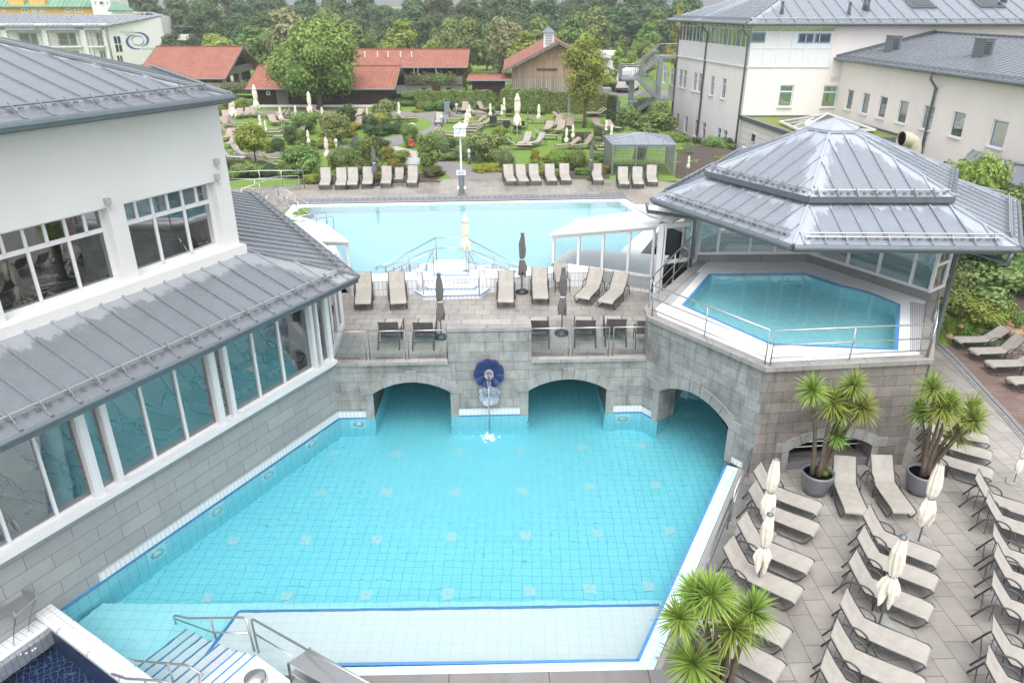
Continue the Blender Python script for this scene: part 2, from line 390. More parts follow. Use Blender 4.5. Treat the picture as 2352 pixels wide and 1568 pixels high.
def m_leaf(name, c1, c2, c3=None, trans=0.25):
    m, nt = mat(name)
    a = N(nt, 'ShaderNodeAttribute'); a.attribute_name = 'rnd'
    oi = N(nt, 'ShaderNodeObjectInfo')
    n = noise(nt, coords(nt), 0.7, 3, 0.6)
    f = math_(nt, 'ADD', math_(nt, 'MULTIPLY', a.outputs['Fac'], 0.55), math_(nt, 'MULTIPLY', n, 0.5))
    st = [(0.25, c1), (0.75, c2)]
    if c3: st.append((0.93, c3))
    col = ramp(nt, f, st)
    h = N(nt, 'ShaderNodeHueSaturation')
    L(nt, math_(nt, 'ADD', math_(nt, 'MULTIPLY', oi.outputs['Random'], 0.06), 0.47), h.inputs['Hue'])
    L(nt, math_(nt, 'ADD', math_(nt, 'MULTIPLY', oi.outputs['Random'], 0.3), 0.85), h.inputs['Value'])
    L(nt, col, h.inputs['Color'])
    p = N(nt, 'ShaderNodeBsdfPrincipled'); L(nt, h.outputs[0], p.inputs['Base Color']); p.inputs['Roughness'].default_value = 0.6
    p.inputs['Specular IOR Level'].default_value = 0.3
    t = N(nt, 'ShaderNodeBsdfTranslucent'); L(nt, h.outputs[0], t.inputs[0])
    x = N(nt, 'ShaderNodeMixShader'); x.inputs[0].default_value = trans; o = N(nt, 'ShaderNodeOutputMaterial')
    L(nt, p.outputs[0], x.inputs[1]); L(nt, t.outputs[0], x.inputs[2]); L(nt, x.outputs[0], o.inputs[0]); return m
LF = {
 'forest': m_leaf('dark forest leaves', (0.045, 0.085, 0.035), (0.13, 0.20, 0.075)),
 'mid': m_leaf('mid green leaves', (0.08, 0.135, 0.03), (0.26, 0.35, 0.10)),
 'lime': m_leaf('yellow green leaves', (0.13, 0.20, 0.03), (0.36, 0.44, 0.09)),
 'olive': m_leaf('pale olive leaves', (0.15, 0.175, 0.07), (0.36, 0.37, 0.18)),
 'dull': m_leaf('dusty green leaves', (0.11, 0.16, 0.05), (0.30, 0.37, 0.13)),
 'deep': m_leaf('deep green leaves', (0.04, 0.08, 0.026), (0.11, 0.17, 0.055)),
 'gold': m_leaf('golden leaves', (0.16, 0.17, 0.02), (0.42, 0.38, 0.06)),
 'sage': m_leaf('silvery sage leaves', (0.16, 0.21, 0.09), (0.38, 0.44, 0.22)),
 'redl': m_leaf('dark red leaves', (0.08, 0.025, 0.02), (0.19, 0.07, 0.05)),
 'lav': m_leaf('lavender flowers', (0.10, 0.12, 0.09), (0.26, 0.22, 0.50), (0.36, 0.32, 0.66)),
 'blfl': m_leaf('blue flower shrub leaves', (0.05, 0.09, 0.03), (0.14, 0.19, 0.07), (0.48, 0.52, 0.85)),
 'rose': m_leaf('rose bed leaves', (0.06, 0.08, 0.03), (0.16, 0.19, 0.07), (0.75, 0.35, 0.30)),
 'whfl': m_leaf('white flower shrub leaves', (0.04, 0.08, 0.02), (0.12, 0.18, 0.05), (0.85, 0.85, 0.75)),
 'dead': m_leaf('dried leaves', (0.16, 0.11, 0.06), (0.34, 0.26, 0.14)),
 'yucca': m_leaf('yucca leaves', (0.15, 0.23, 0.04), (0.38, 0.47, 0.10), None, 0.3),
}
def m_glass(name, tint, rough=0.0, ior=1.5, extra=0.0):
    m, nt = mat(name)
    t = N(nt, 'ShaderNodeBsdfTransparent'); t.inputs[0].default_value = rgb(tint)
    g = N(nt, 'ShaderNodeBsdfGlossy'); g.inputs['Roughness'].default_value = rough
    f = N(nt, 'ShaderNodeFresnel'); f.inputs['IOR'].default_value = ior
    x = N(nt, 'ShaderNodeMixShader'); o = N(nt, 'ShaderNodeOutputMaterial')
    L(nt, math_(nt, 'ADD', f.outputs[0], extra, clamp=True), x.inputs[0]); L(nt, t.outputs[0], x.inputs[1]); L(nt, g.outputs[0], x.inputs[2]); L(nt, x.outputs[0], o.inputs[0]); return m
M['glass'] = m_glass('teal tinted glass', (0.90, 0.97, 0.97), 0.0, 1.5, 0.22)
M['glassC'] = m_glass('clear glass', (0.86, 0.92, 0.91), 0.0, 1.45, 0.02)
M['glassD'] = m_glass('dark window glass', (0.38, 0.42, 0.43), 0.0, 1.5, 0.17)
def m_water(name, bdist=0.02, sc=2.2, center=None, ab=(0.5, 0.9, 0.96), dens=0.6):
    m, nt = mat(name); v = coords(nt)
    n1 = noise(nt, v, sc, 1.5, 0.45, 0.4); n2 = noise(nt, v, sc * 2.7, 1, 0.5)
    h = math_(nt, 'ADD', n1, math_(nt, 'MULTIPLY', n2, 0.16))
    if center:
        vd = N(nt, 'ShaderNodeVectorMath', operation='DISTANCE'); L(nt, coords(nt), vd.inputs[0]); vd.inputs[1].default_value = center
        k = ramp(nt, math_(nt, 'MULTIPLY', vd.outputs['Value'], 0.2), [(0.0, (1, 1, 1)), (1.0, (0, 0, 0))])
        h = math_(nt, 'ADD', h, math_(nt, 'MULTIPLY', math_(nt, 'MULTIPLY', noise(nt, v, 7, 2, 0.6), k), 1.3))
    b = N(nt, 'ShaderNodeBump'); b.inputs['Strength'].default_value = 1; b.inputs['Distance'].default_value = bdist; L(nt, h, b.inputs['Height'])
    g = N(nt, 'ShaderNodeBsdfGlass'); g.inputs['IOR'].default_value = 1.33; g.inputs['Roughness'].default_value = 0.0; L(nt, b.outputs[0], g.inputs['Normal'])
    o = N(nt, 'ShaderNodeOutputMaterial'); L(nt, g.outputs[0], o.inputs[0])
    if dens:
        va = N(nt, 'ShaderNodeVolumeAbsorption'); va.inputs[0].default_value = rgb(ab); va.inputs[1].default_value = dens
        L(nt, va.outputs[0], o.inputs[1])
    return m
M['water'] = m_water('pool water', 0.046, 1.35, (-1.0, 18.5, 0), (0.28, 0.92, 0.97), 0.30)
M['water2'] = m_water('calm pool water', 0.010, 1.5, None, (0.55, 0.93, 0.97), 0.20)
M['water3'] = m_water('raised pool water', 0.008, 1.5, None, (0.30, 0.92, 0.96), 0.22)
M['waterD'] = m_water('plunge pool water', 0.03, 3.5, None, (0.5, 0.7, 0.9), 0.3)
M['foam'] = m_plain('splashing water', (0.85, 0.93, 0.95), 0.25)
M['jet'] = m_glass('falling water', (0.80, 0.92, 0.95), 0.1, 1.33, 0.25)
M['poly'] = m_plain('white roof panel', (0.72, 0.73, 0.735), 0.25, 0, 0.03)
M['ceram'] = m_plain('cobalt glazed ceramic', (0.015, 0.03, 0.12), 0.2, 0, 0.4, 5)
M['ceram2'] = m_plain('pearly glazed ceramic', (0.35, 0.38, 0.45), 0.25, 0, 0.4, 6)
# ================================================================ world, sun
w = bpy.data.worlds.new("World"); SC.world = w; w.use_nodes = True; nt = w.node_tree
bg = nt.nodes['Background']; sky = nt.nodes.new('ShaderNodeTexSky'); sky.sky_type = 'NISHITA'; sky.sun_disc = False
sky.sun_elevation = R(65); sky.sun_rotation = R(178); sky.dust_density = 4.0; sky.air_density = 1.0; sky.altitude = 300
hs = nt.nodes.new('ShaderNodeHueSaturation'); hs.inputs['Saturation'].default_value = 0.22
nt.links.new(sky.outputs[0], hs.inputs['Color']); nt.links.new(hs.outputs[0], bg.inputs[0]); bg.inputs[1].default_value = 0.15
sun = bpy.data.objects.new("sun", bpy.data.lights.new("sun", 'SUN')); COL.objects.link(sun)
sun.data.energy = 0.6; sun.data.angle = R(60); sun.data.color = (1.0, 0.97, 0.92)
sun.rotation_euler = (R(25), 0, R(-8))
SC.view_settings.view_transform = 'Standard'; SC.view_settings.look = 'None'; SC.view_settings.exposure = 1.22; SC.view_settings.gamma = 1
SC.cycles.max_bounces = 10; SC.cycles.diffuse_bounces = 3; SC.cycles.glossy_bounces = 4; SC.cycles.transmission_bounces = 8
SC.cycles.transparent_max_bounces = 12; SC.cycles.use_denoising = True; SC.cycles.sample_clamp_indirect = 6

def under(x, y, d):                       # where the bent line of sight meets the floor at depth d
    s = at(x, y, 0); r = Vector(ray(x, y)).normalized(); hz = Vector((r.x, r.y, 0)); si = hz.length / 1.33
    co = math.sqrt(1 - si * si); return s + hz.normalized() * (si / co * d) + Vector((0, 0, -d))
# ================================================================ near pool
A = Vector((-5.62, 20.52, 0)); B = Vector((-10.05, 12.17, 0)); RR = Vector((4.25, 20.93, 0)); RE = Vector((6.18, 17.76, 0)); RB = Vector((2.58, 10.89, 0))
UL = (B - A).normalized(); NL = Vector((-UL.y, UL.x, 0)); NL = NL if NL.x > 0 else -NL
UF = (RR - A).normalized(); NF = Vector((UF.y, -UF.x, 0))            # facing the camera
T1 = Vector((6.8, 17.45, 0)); T2 = Vector((11.4, 17.94, 0)); TL = Vector((4.25, 20.93, 0)); TL2 = Vector((4.3, 21.7, 0)); TB = Vector((6.75, 25.95, 0)); TR = Vector((13.75, 22.1, 0))
def alongF(x): return A + UF * ((x - A.x) / UF.x)
a1, a2, a3, a4 = alongF(-4.45), alongF(-1.98), alongF(0.53), alongF(3.06)
UT = (T1 - TL).normalized(); NT = Vector((UT.y, -UT.x, 0)); NT = NT if NT.x < 0 else -NT
t1, t2 = TL + UT * 0.72, TL + UT * 3.45
D = -1.35
mb = MB(R(-1)); mb.poly([(-11, 9.5, D), (14, 9.5, D), (14, 27, D), (-11, 27, D)]); mb.build('pool_floor', M['poolt'])
o = bpy.data.objects['pool_floor']; struct(o); o['label'] = 'tiled floor of the large turquoise pool'
lin = MB()
def wallq(mb_, p, q, z0, z1, mi=0): mb_.poly([(p.x, p.y, z0), (q.x, q.y, z0), (q.x, q.y, z1), (p.x, p.y, z1)], None, mi)
outl = [B, A, a1, a1 + V(0, 3.9, 0), a2 + V(0, 3.9, 0), a2, a3, a3 + V(0, 3.9, 0), a4 + V(0, 3.9, 0), a4, RR, t1, t1 + V(1.6, 2.6, 0), V(11.2, 22.5, 0), V(11.2, 18.45, 0), V(7.2, 18.1, 0), t2, RE, RB, V(-4.3, 10.75, 0), V(-4.3, 10.0, 0), V(-6.7, 9.9, 0), V(-7.1, 10.25, 0)]
for i in range(len(outl)):
    p, q = outl[i], outl[(i + 1) % len(outl)]
    wallq(lin, p, q, D, -0.0)
struct(lin.build('pool_wall_lining', M['poolt']))
bl = MB()
for p, q in ((B, A), (A, a1), (a2, a3), (a4, RR), (RR, t1), (t2, RE)):
    n_ = Vector(((q - p).y, -(q - p).x, 0)).normalized()
    bl.box((p + q) / 2 + n_ * 0.0 + V(0, 0, 0.012), ((q - p).length, 0.02, 0.075), math.atan2((q - p).y, (q - p).x))
for p, q in ((RE, RB), (RB, V(-4.0, 10.78, 0))):
    bl.box((p + q) / 2 + V(0, 0, 0.0), ((q - p).length, 0.07, 0.03), math.atan2((q - p).y, (q - p).x))
struct(bl.build('blue_waterline', M['bluetile']))
ctr = Vector((-1, 16, 0)); wt = MB()
wo = [p + (p - ctr).normalized() * 0.03 for p in outl]
wt.prism(wo, -1.6, 0.0); o = struct(wt.build('pool_water', M['water'])); o['label'] = 'rippled turquoise pool water'
# shelves in the pool
st = MB(R(-1)); st.prism([(-9.55, 12.96), (3.62, 13.12), (2.6, 10.8), (-4.3, 10.7), (-6.6, 9.95), (-10.0, 12.0)], D, -0.85)
struct(st.build('pool_step', M['poolt2']))
st = MB(R(-1)); e0, e1, e2 = V(-6.15, 12.42, 0), V(3.36, 12.62, 0), V(-6.45, 11.1, 0)
st.prism([e0, e1, (2.62, 10.85), (-5.2, 10.7), e2], -0.9, -0.33); struct(st.build('pool_bench', M['tilew2']))
st = MB(); st.box((e0 + e1) / 2 + V(0, 0, -0.325), ((e1 - e0).length, 0.07, 0.03), math.atan2((e1 - e0).y, (e1 - e0).x))
st.box((e0 + e2) / 2 + V(0, 0, -0.325), ((e2 - e0).length, 0.07, 0.03), math.atan2((e2 - e0).y, (e2 - e0).x)); struct(st.build('bench_edge_tiles', M['bluetile']))
# floor plates
k = 0
pl_px = [(769,1039),(913,1041),(1054,1038),(738,1131),(889,1129),(1045,1129),(1196,1034),(1337,1029),(1475,1024),(1200,1126),(1356,1119),(1505,1113),(535,1242),(476,1371),(702,1242),(866,1239),(1038,1234),(660,1367),(841,1366),(1029,1364),(1208,1229),(1373,1224),(1539,1218),(1216,1358),(1355,1353),(1490,1347)]
rows = {}
for x, y in pl_px: rows.setdefault(min(range(4), key=lambda k: abs(y - (1032, 1122, 1231, 1358)[k])), []).append((x, y))
names = ['farthest', 'second', 'third', 'nearest']
pm = MB(); pm.box((0, 0, 0.01), (0.26, 0.3, 0.02))
for i in range(5):
    for j in range(5):
        if (i * 3 + j) % 4 == 1: pm.box((-0.09 + i * .045, -0.1 + j * .05, 0.021), (0.012, 0.012, 0.004), 0, 1)
pp = pm.build('floor_plate', [M['tilew2'], M['dark']]); me_plate = pp.data; bpy.data.objects.remove(pp)
for ri, kx in enumerate(sorted(rows)):
    for i, (x, y) in enumerate(sorted(rows[kx])):
        o = bpy.data.objects.new('inlet_plate', me_plate); COL.objects.link(o); p = under(x, y, -D); p.z = D + 0.004; o.location = p
        tag(o, 'pale square inlet plate on the pool floor, %s from the left in the %s row' % (ORD[i], names[min(ri, 3)]), 'pool inlet', 'inlet plates in the pool floor')
# underwater lamps
def uw_lamp(c, n, lab):
    t = thing('underwater_lamp', lab, 'pool lamp', c, 'underwater lamps round the pool'); u = Vector((-n.y, n.x, 0)); a = math.atan2(u.y, u.x)
    m = MB(); m.box(c + n * 0.012, (0.52, 0.02, 0.62), a); m.build('surround', M['poolt2'], t)
    Mx = Matrix.Translation(c + n * 0.03) @ Matrix.Rotation(a, 4, 'Z') @ Matrix.Rotation(R(90), 4, 'X')
    m = MB(); m.tube([Mx @ V(0.15 * math.cos(q), 0.15 * math.sin(q), 0) for q in [2 * math.pi * i / 20 for i in range(20)]], 0.025, 6, closed=True); m.build('ring', M['steel'], t, True)
    m = MB(); m.lathe([(0.13, 0), (0.12, 0.02), (0.0001, 0.035)], n=16, M=Mx); m.build('lens', M['tilew2'], t, True)
lampL = [0.14, 0.335, 0.535, 0.735]
for i, s_ in enumerate(lampL): uw_lamp(A.lerp(B, s_) + V(0, 0, -0.42), NL, 'round underwater lamp in the left pool wall, %s from the far corner' % ORD[i])
uw_lamp(alongF(-5.0) + V(0, 0, -0.42), NF, 'round underwater lamp beside the left arch, in the far pool wall')
uw_lamp(alongF(3.65) + V(0, 0, -0.42), NF, 'round underwater lamp right of the right arch, in the far pool wall')
# ---- far wall with arches
def arch_strips(mb_, P0, U, s0, s1, zb, zt, arches, nrm, thick, mi_in=1, ns=14):
    cur = s0
    P = lambda s, z: V(P0.x + U.x * s, P0.y + U.y * s, z)
    back = nrm * (-thick)
    for (q0, q1, zs, za) in arches:
        mb_.quad(P(cur, zb), P(q0, zb), P(q0, zt), P(cur, zt))
        pts = []
        for i in range(ns + 1):
            t = i / ns; s = q0 + (q1 - q0) * t; z = zs + (za - zs) * math.sin(math.pi * t) ** 0.8
            pts.append((s, z))
        for (sa, z_a), (sb, z_b) in zip(pts[:-1], pts[1:]):
            mb_.quad(P(sa, z_a), P(sb, z_b), P(sb, zt), P(sa, zt))
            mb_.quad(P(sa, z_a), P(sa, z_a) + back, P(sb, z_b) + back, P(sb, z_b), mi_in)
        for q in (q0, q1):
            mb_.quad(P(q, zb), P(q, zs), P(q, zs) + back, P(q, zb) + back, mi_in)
        cur = q1
    mb_.quad(P(cur, zb), P(s1, zb), P(s1, zt), P(cur, zt))
def voussoirs(mb_, P0, U, nrm, q0, q1, zs, za, hgt=0.30, n=7, jamb=0.26, zb=0.0):
    P = lambda s, z, d=0: V(P0.x + U.x * s + nrm.x * d, P0.y + U.y * s + nrm.y * d, z)
    def cur(t): return q0 + (q1 - q0) * t, zs + (za - zs) * math.sin(math.pi * t) ** 0.8
    mid = (q0 + q1) / 2
    for i in range(n):
        t0_, t1_ = i / n + 0.004, (i + 1) / n - 0.004
        h = hgt + (0.10 if i == n // 2 else 0)
        m3 = 3
        for k in range(m3):
            ta, tb = t0_ + (t1_ - t0_) * k / m3, t0_ + (t1_ - t0_) * (k + 1) / m3
            (sa, z_a), (sb, z_b) = cur(ta), cur(tb)
            ea, eb = mid + (sa - mid) * 1.12, mid + (sb - mid) * 1.12
            if i == n // 2: ea, eb = sa, sb
            f = [P(sa, z_a, .03), P(sb, z_b, .03), P(eb, z_b + h, .03), P(ea, z_a + h, .03)]
            bk = [P(sa, z_a, -.02), P(sb, z_b, -.02), P(eb, z_b + h, -.02), P(ea, z_a + h, -.02)]
            mb_.poly(f); mb_.poly([f[3], f[2], bk[2], bk[3]]); mb_.poly([f[0], bk[0], bk[1], f[1]])
            if k == 0: mb_.poly([f[0], f[3], bk[3], bk[0]])
            if k == m3 - 1: mb_.poly([f[1], bk[1], bk[2], f[2]])
    for q, sg in ((q0, -1), (q1, 1)):
        c = P(q + sg * jamb / 2, (zb + zs) / 2 - .02, 0.005)
        mb_.box(c, (jamb, 0.07, zs - zb - .06), math.atan2(U.y, U.x))
        c = P(q + sg * 0.20, zs + .12, 0.005)
        mb_.box(c, (0.40, 0.07, 0.30), math.atan2(U.y, U.x))
zs_, za_ = 0.90, 1.30
ar = [(abs((a1 - A).length), (a2 - A).length, zs_, za_), ((a3 - A).length, (a4 - A).length, zs_, za_)]
t = thing('arched_wall', 'grey granite block wall with two swim-through arches below the terrace', 'wall', A + V(5, 0.2, 0))
m = MB(); arch_strips(m, A, UF, 0, (RR - A).length, -.005, 1.93, ar, NF, 3.9); m.build('wall_face', [M['granite'], m_plain('shade darkened tunnel stone', (.10, .11, .11), .7)], t)  # tunnel lining coloured dark to stand in for the shade inside
m = MB()
for q in ar: voussoirs(m, A, UF, NF, q[0], q[1], q[2], q[3])
m.build('arch_stones', M['stone'], t)
m = MB()
for p, q in ((A, a1 - UF * .26), (a2 + UF * .26, a3 - UF * .26), (a4 + UF * .26, RR)):
    m.box((p + q) / 2 + V(0, 0, .155) + NF * .004, ((q - p).length, 0.02, .22), math.atan2(UF.y, UF.x))
m.build('tile_band', M['tilew'], t)
m = MB()
for p, q in ((A - UF * .1, alongF(-2.03)), (alongF(0.60), RR)):
    m.box((p + q) / 2 + V(0, 0.14, 1.98), ((q - p).length, 0.42, .11), math.atan2(UF.y, UF.x))
m.build('coping', M['coping'], t)
m = MB(); p, q = alongF(-2.02), alongF(0.59)
m.box((p + q) / 2 + V(0, .36, 2.46), ((q - p).length, .70, 1.06), math.atan2(UF.y, UF.x)); m.build('parapet_block', M['granite'], t)
m = MB(); m.box((p + q) / 2 + V(0, .36, 3.05), ((q - p).length + .02, .72, .13), math.atan2(UF.y, UF.x)); m.build('parapet_cap', M['coping'], t)
# tunnel back walls
m = MB(); m.quad((-4.6, 24.45, -1.3), (3.3, 24.45, -1.3), (3.3, 24.45, 1.9), (-4.6, 24.45, 1.9)); m.build('tunnel_back', M['earth'], t)  # dark colour paints the unlit depth at the tunnel end
# ---- fountain shell
FC = at(1123, 855, 1.62); FC = alongF(FC.x); fx = xat(1123, 855, FC.y)
FC = V(fx, FC.y, zat(855, FC.y))
t = thing('shell_fountain', 'cobalt blue ceramic shell fountain on the wall between the arches', 'fountain', FC)
def scallop(mb_, c, r0, r1, nr, depth, sq=1.0, a0=0, a1_=2 * math.pi, mi=0):
    ns = nr * 4
    ring = []
    for i in range(ns + 1):
        a = a0 + (a1_ - a0) * i / ns; f = abs(math.sin(i / 4 * math.pi)); rr = r1 * (0.93 + 0.07 * f)
        ring.append((a, rr, f))
    for (aa, ra, fa), (ab, rb, fb) in zip(ring[:-1], ring[1:]):
        def pt(a, r, d): return c + UF * (math.cos(a) * r) + V(0, 0, math.sin(a) * r * sq) + NF * d
        dd = lambda f: depth * 0.45 + 0.05 * f
        mb_.quad(pt(aa, r0, .06), pt(aa, ra, dd(fa) + .08), pt(ab, rb, dd(fb) + .08), pt(ab, r0, .06), mi)
        mb_.quad(pt(aa, ra, dd(fa) + .08), pt(aa, ra, 0), pt(ab, rb, 0), pt(ab, rb, dd(fb) + .08), mi)
m = MB(); scallop(m, FC, 0.10, 0.49, 9, 0.12); m.build('shell', M['ceram'], t)
m = MB(); scallop(m, FC + NF * .05, 0.02, 0.15, 8, 0.10); m.build('rosette', M['ceram2'], t)
m = MB(); m.lathe([(0.0001, 0), (0.03, .01), (0.035, .07), (0.03, .12), (0.0001, .13)], n=12, M=Matrix.Translation(FC + NF * .12) @ Matrix.Rotation(R(90), 4, 'X')); m.build('spout', M['orange'], t, True)
m = MB(); C2 = FC + V(0, 0, -0.72); 
for k in range(3): scallop(m, C2 + V(0, 0, -.06 * k), 0.02, 0.36 - .03 * k, 5, 0.16 + .06 * k, 0.85, math.pi * (0.0 if k else -0.05), math.pi * (1.0 if k == 0 else 2.0))
m.build('lower_shell', M['ceram2'], t)
JX = at(1124, 1005, 0)
m = MB()
for dx, r in ((-.05, .016), (0.0, .022), (.045, .014)):
    p0 = FC + NF * .2 + V(dx, 0, -.08); pts = []
    for i in range(14):
        q = i / 13; pts.append(V(p0.x + (JX.x - p0.x) * q, p0.y + (JX.y - p0.y) * q ** 0.6 * (1 if dx == 0 else .55), p0.z * (1 - q ** 1.9)))
    m.tube(pts, [r * (1 + .25 * math.sin(i * 2.3 + dx * 40)) for i in range(14)], 6)
m.build('water_jet', M['jet'], t, True)
m = MB(); rnd = random.Random(3)
for i in range(120):
    a = rnd.random() * 6.28; r = abs(rnd.gauss(0, .16)); s_ = .012 + .02 * rnd.random()
    c = JX + V(math.cos(a) * r, math.sin(a) * r, .01 + max(0, .10 - r * .4) * rnd.random())
    m.lathe([(0.0001, -s_ * .5), (s_, 0), (0.0001, s_ * .6)], c=c, n=5)
m.build('splash', M['foam'], t)
# ---- terrace
t_pts = [A + NF * -.02, RR, TL2, TB + V(0, -.1, 0), V(6.5, 27.6, 0), V(3.0, 28.3, 0), at(1302, 645, 2) + V(0, .3, 0), at(1183, 658, 2), at(938, 667, 2), at(785, 673, 2), V(-7.8, 28.6, 0), V(-8.5, 25, 0)]
m = MB(R(-1)); m.prism([(p.x, p.y + (0.36 if i < 2 else 0)) for i, p in enumerate(t_pts)], 1.93, 2.0); o = struct(m.build('terrace', m_blocks('square granite slabs', ((0.46, 0.43, 0.395), (0.375, 0.357, 0.335)), (0.11, 0.10, 0.09), 0.60, 0.48, 0.008, 0.62, stain=0.3, wet=0.27))); o['label'] = 'grey granite slab terrace above the arches'
# ---- pool surround right & bottom
def strip(name, pts_in, pts_out, z, mt, lab=None, th=0.1):
    m = MB(math.atan2((pts_in[1] - pts_in[0]).y, (pts_in[1] - pts_in[0]).x))
    for i in range(len(pts_in) - 1):
        a, b, c, d = pts_in[i], pts_in[i + 1], pts_out[i + 1], pts_out[i]
        m.ang = math.atan2((b - a).y, (b - a).x); m.prism([a, b, c, d], z - th, z)
    o = struct(m.build(name, mt)); 
    if lab: o['label'] = lab
    return o
dR = (RE - RB).normalized(); nR = Vector((dR.y, -dR.x, 0)); dB = V(1, 0.0246, 0).normalized(); nB = V(dB.y, -dB.x, 0)
def off_line(d): # corner-consistent offset
    # right edge offset d outward (nR), bottom edge offset db outward (nB)
    return d
def corner(dr, db):
    P0 = RB + nR * dr; Q0 = RB + nB * db; det = dR.x * -dB.y + dR.y * dB.x
    w_ = Q0 - P0; s_ = (w_.x * -dB.y + w_.y * dB.x) / det; return P0 + dR * s_
LBt = V(-4.35, 10.72, 0)
def line3(dr, db): return [RE + nR * dr + dR * (0.15 if dr else 0), corner(dr, db), LBt + nB * db]
l0, l1, l2, l3 = line3(.03, .03), line3(.36, .24), line3(.50, .245), line3(.86, .60)
strip('overflow_ledge', l0, l1, 0.008, m_blocks('light blue ledge tile', ((.60, .78, .83), (.56, .75, .80)), (.38, .55, .62), .25, .25, .006, .25, off=0, stain=0, speck=False), None)
strip('overflow_grating', l1[:2], l2[:2], 0.006, m_blocks('cream grating', ((.62, .60, .54), (.60, .58, .52)), (.12, .12, .12), .03, .6, .008, .5, off=0, stain=0, speck=False))
strip('granite_coping', l2, l3, 0.02, M['copingD'])
m = MB(); c = under(1494, 1505, 0); m.lathe([(0.001, .012), (.05, .012), (.055, .006)], c=c + nR * .15, n=16); tag(m.build('drain_cap', M['steel'], None, loc=(0, 0, 0)), 'round steel cap in the pool ledge at the near right corner', 'drain cap')
# lower deck
m = MB(R(-88)); m.prism([l3[0], l3[1], l3[2], (-4.3, 9.0), (40, 9.0), (40, 40), (6.8, 22), (6.8, 17.45)], -0.1, 0.0); o = struct(m.build('lower_deck', M['pave'])); o['label'] = 'beige grey granite paving of the lower sun deck'
# brick deck with cobble edge
edge_px = [(2139, 780), (2160, 796), (2190, 824), (2230, 866), (2270, 910), (2310, 952), (2352, 1000), (2420, 1070)]
ep = [at(x, y, 0) for x, y in edge_px]
m = MB(R(0)); m.prism(ep + [V(34, 14, 0), V(34, 26.3, 0), V(14.9, 26.1, 0)], -0.05, 0.008); o = struct(m.build('brick_deck', M['brick'])); o['label'] = 'brown clay brick paving'
def ribbon(name, pts, w0, z, mt, th=0.03):
    m = MB(); L_ = []
    for i, p in enumerate(pts):
        d = (pts[min(i + 1, len(pts) - 1)] - pts[max(i - 1, 0)]).normalized(); n_ = V(d.y, -d.x, 0); ww = w0[i] if isinstance(w0, list) else w0
        L_.append((p - n_ * ww / 2, p + n_ * ww / 2))
    u = 0
    for (a, b), (c, d) in zip(L_[:-1], L_[1:]):
        l = ((c + d) / 2 - (a + b) / 2).length; ww = (a - b).length
        m.poly([(a.x, a.y, z), (b.x, b.y, z), (d.x, d.y, z), (c.x, c.y, z)], [(u, 0), (u, ww), (u + l, ww), (u + l, 0)])
        m.poly([(a.x, a.y, z - th), (a.x, a.y, z), (c.x, c.y, z), (c.x, c.y, z - th)]); m.poly([(b.x, b.y, z - th), (d.x, d.y, z - th), (d.x, d.y, z), (b.x, b.y, z)]); u += l
    o = m.build(name, mt); struct(o); return o
ribbon('cobble_border', [p + V(-.12, -.08, 0) for p in ep], .2, .016, M['cobble'])
ribbon('stone_kerb', [p + V(.10, .08, 0) for p in ep], .16, .03, M['copingD'])
# ================================================================ plunge pool and steps at the near left
t = thing('tiled_curb', 'white tiled curb wall between the dark plunge pool and the turquoise pool', 'wall', (-8.6, 11, 0))
c0, c1 = V(-10.35, 12.12, 0), V(-6.6, 9.75, 0); dc = (c1 - c0).normalized(); nc = V(-dc.y, dc.x, 0)
m = MB(math.atan2(dc.y, dc.x)); m.prism([c0 + nc * .13, c1 + nc * .13, c1 - nc * .13, c0 - nc * .13], -1.3, .33)
m.tube([c0 - nc * .13 + V(0, 0, .26), c1 - nc * .13 + V(0, 0, .26)], .075, 12); m.tube([c0 + nc * .12 + V(0, 0, .27), c1 + nc * .12 + V(0, 0, .27)], .06, 12)
m.build('curb_body', M['tilew'], t)
m = MB(); m.poly([c0 - nc * .2 + V(0, 0, -.012), c1 - nc * .2 + V(0, 0, -.012), V(-9, 8, -.012), V(-13, 8, -.012), V(-12.6, 8.4, -.012)])
pd = [c0 - nc * .13, c1 - nc * .13, V(-8.5, 8.2, 0), V(-13, 8.2, 0), V(-12.2, 8.9, 0)]
m = MB(); m.prism([p for p in pd], -1.5, -.03); o = struct(m.build('plunge_water', M['waterD'])); o['label'] = 'dark blue water of the small plunge pool'
m = MB(R(30)); m.poly([(-13.5, 8, -1.0), (-6.5, 8, -1.0), (-6.5, 12.5, -1.0), (-13.5, 12.5, -1.0)])
for p, q in zip(pd, pd[1:] + pd[:1]): wallq(m, p * .999, q * .999, -1.0, 0.0)
struct(m.build('plunge_pool_basin', M['darkt']))
for i_ in range(3):
    q0 = V(-9.6 + .3 * i_, 10.9 - .35 * i_, -.55 + .18 * i_); 
# ledge by the wall
lw0, lw1 = B + UL * .25 + NL * .02, B + UL * 5
m = MB(math.atan2(UL.y, UL.x)); m.prism([lw0, lw1, lw1 + NL * .34, lw0 + NL * .34], -.6, .20); m.tube([lw0 + NL * .34 + V(0, 0, .15), lw1 + NL * .34 + V(0, 0, .15)], .06, 10)
tag(m.build('tiled_ledge', M['tilew'], None), 'white tiled ledge along the granite wall above the plunge pool', 'ledge')
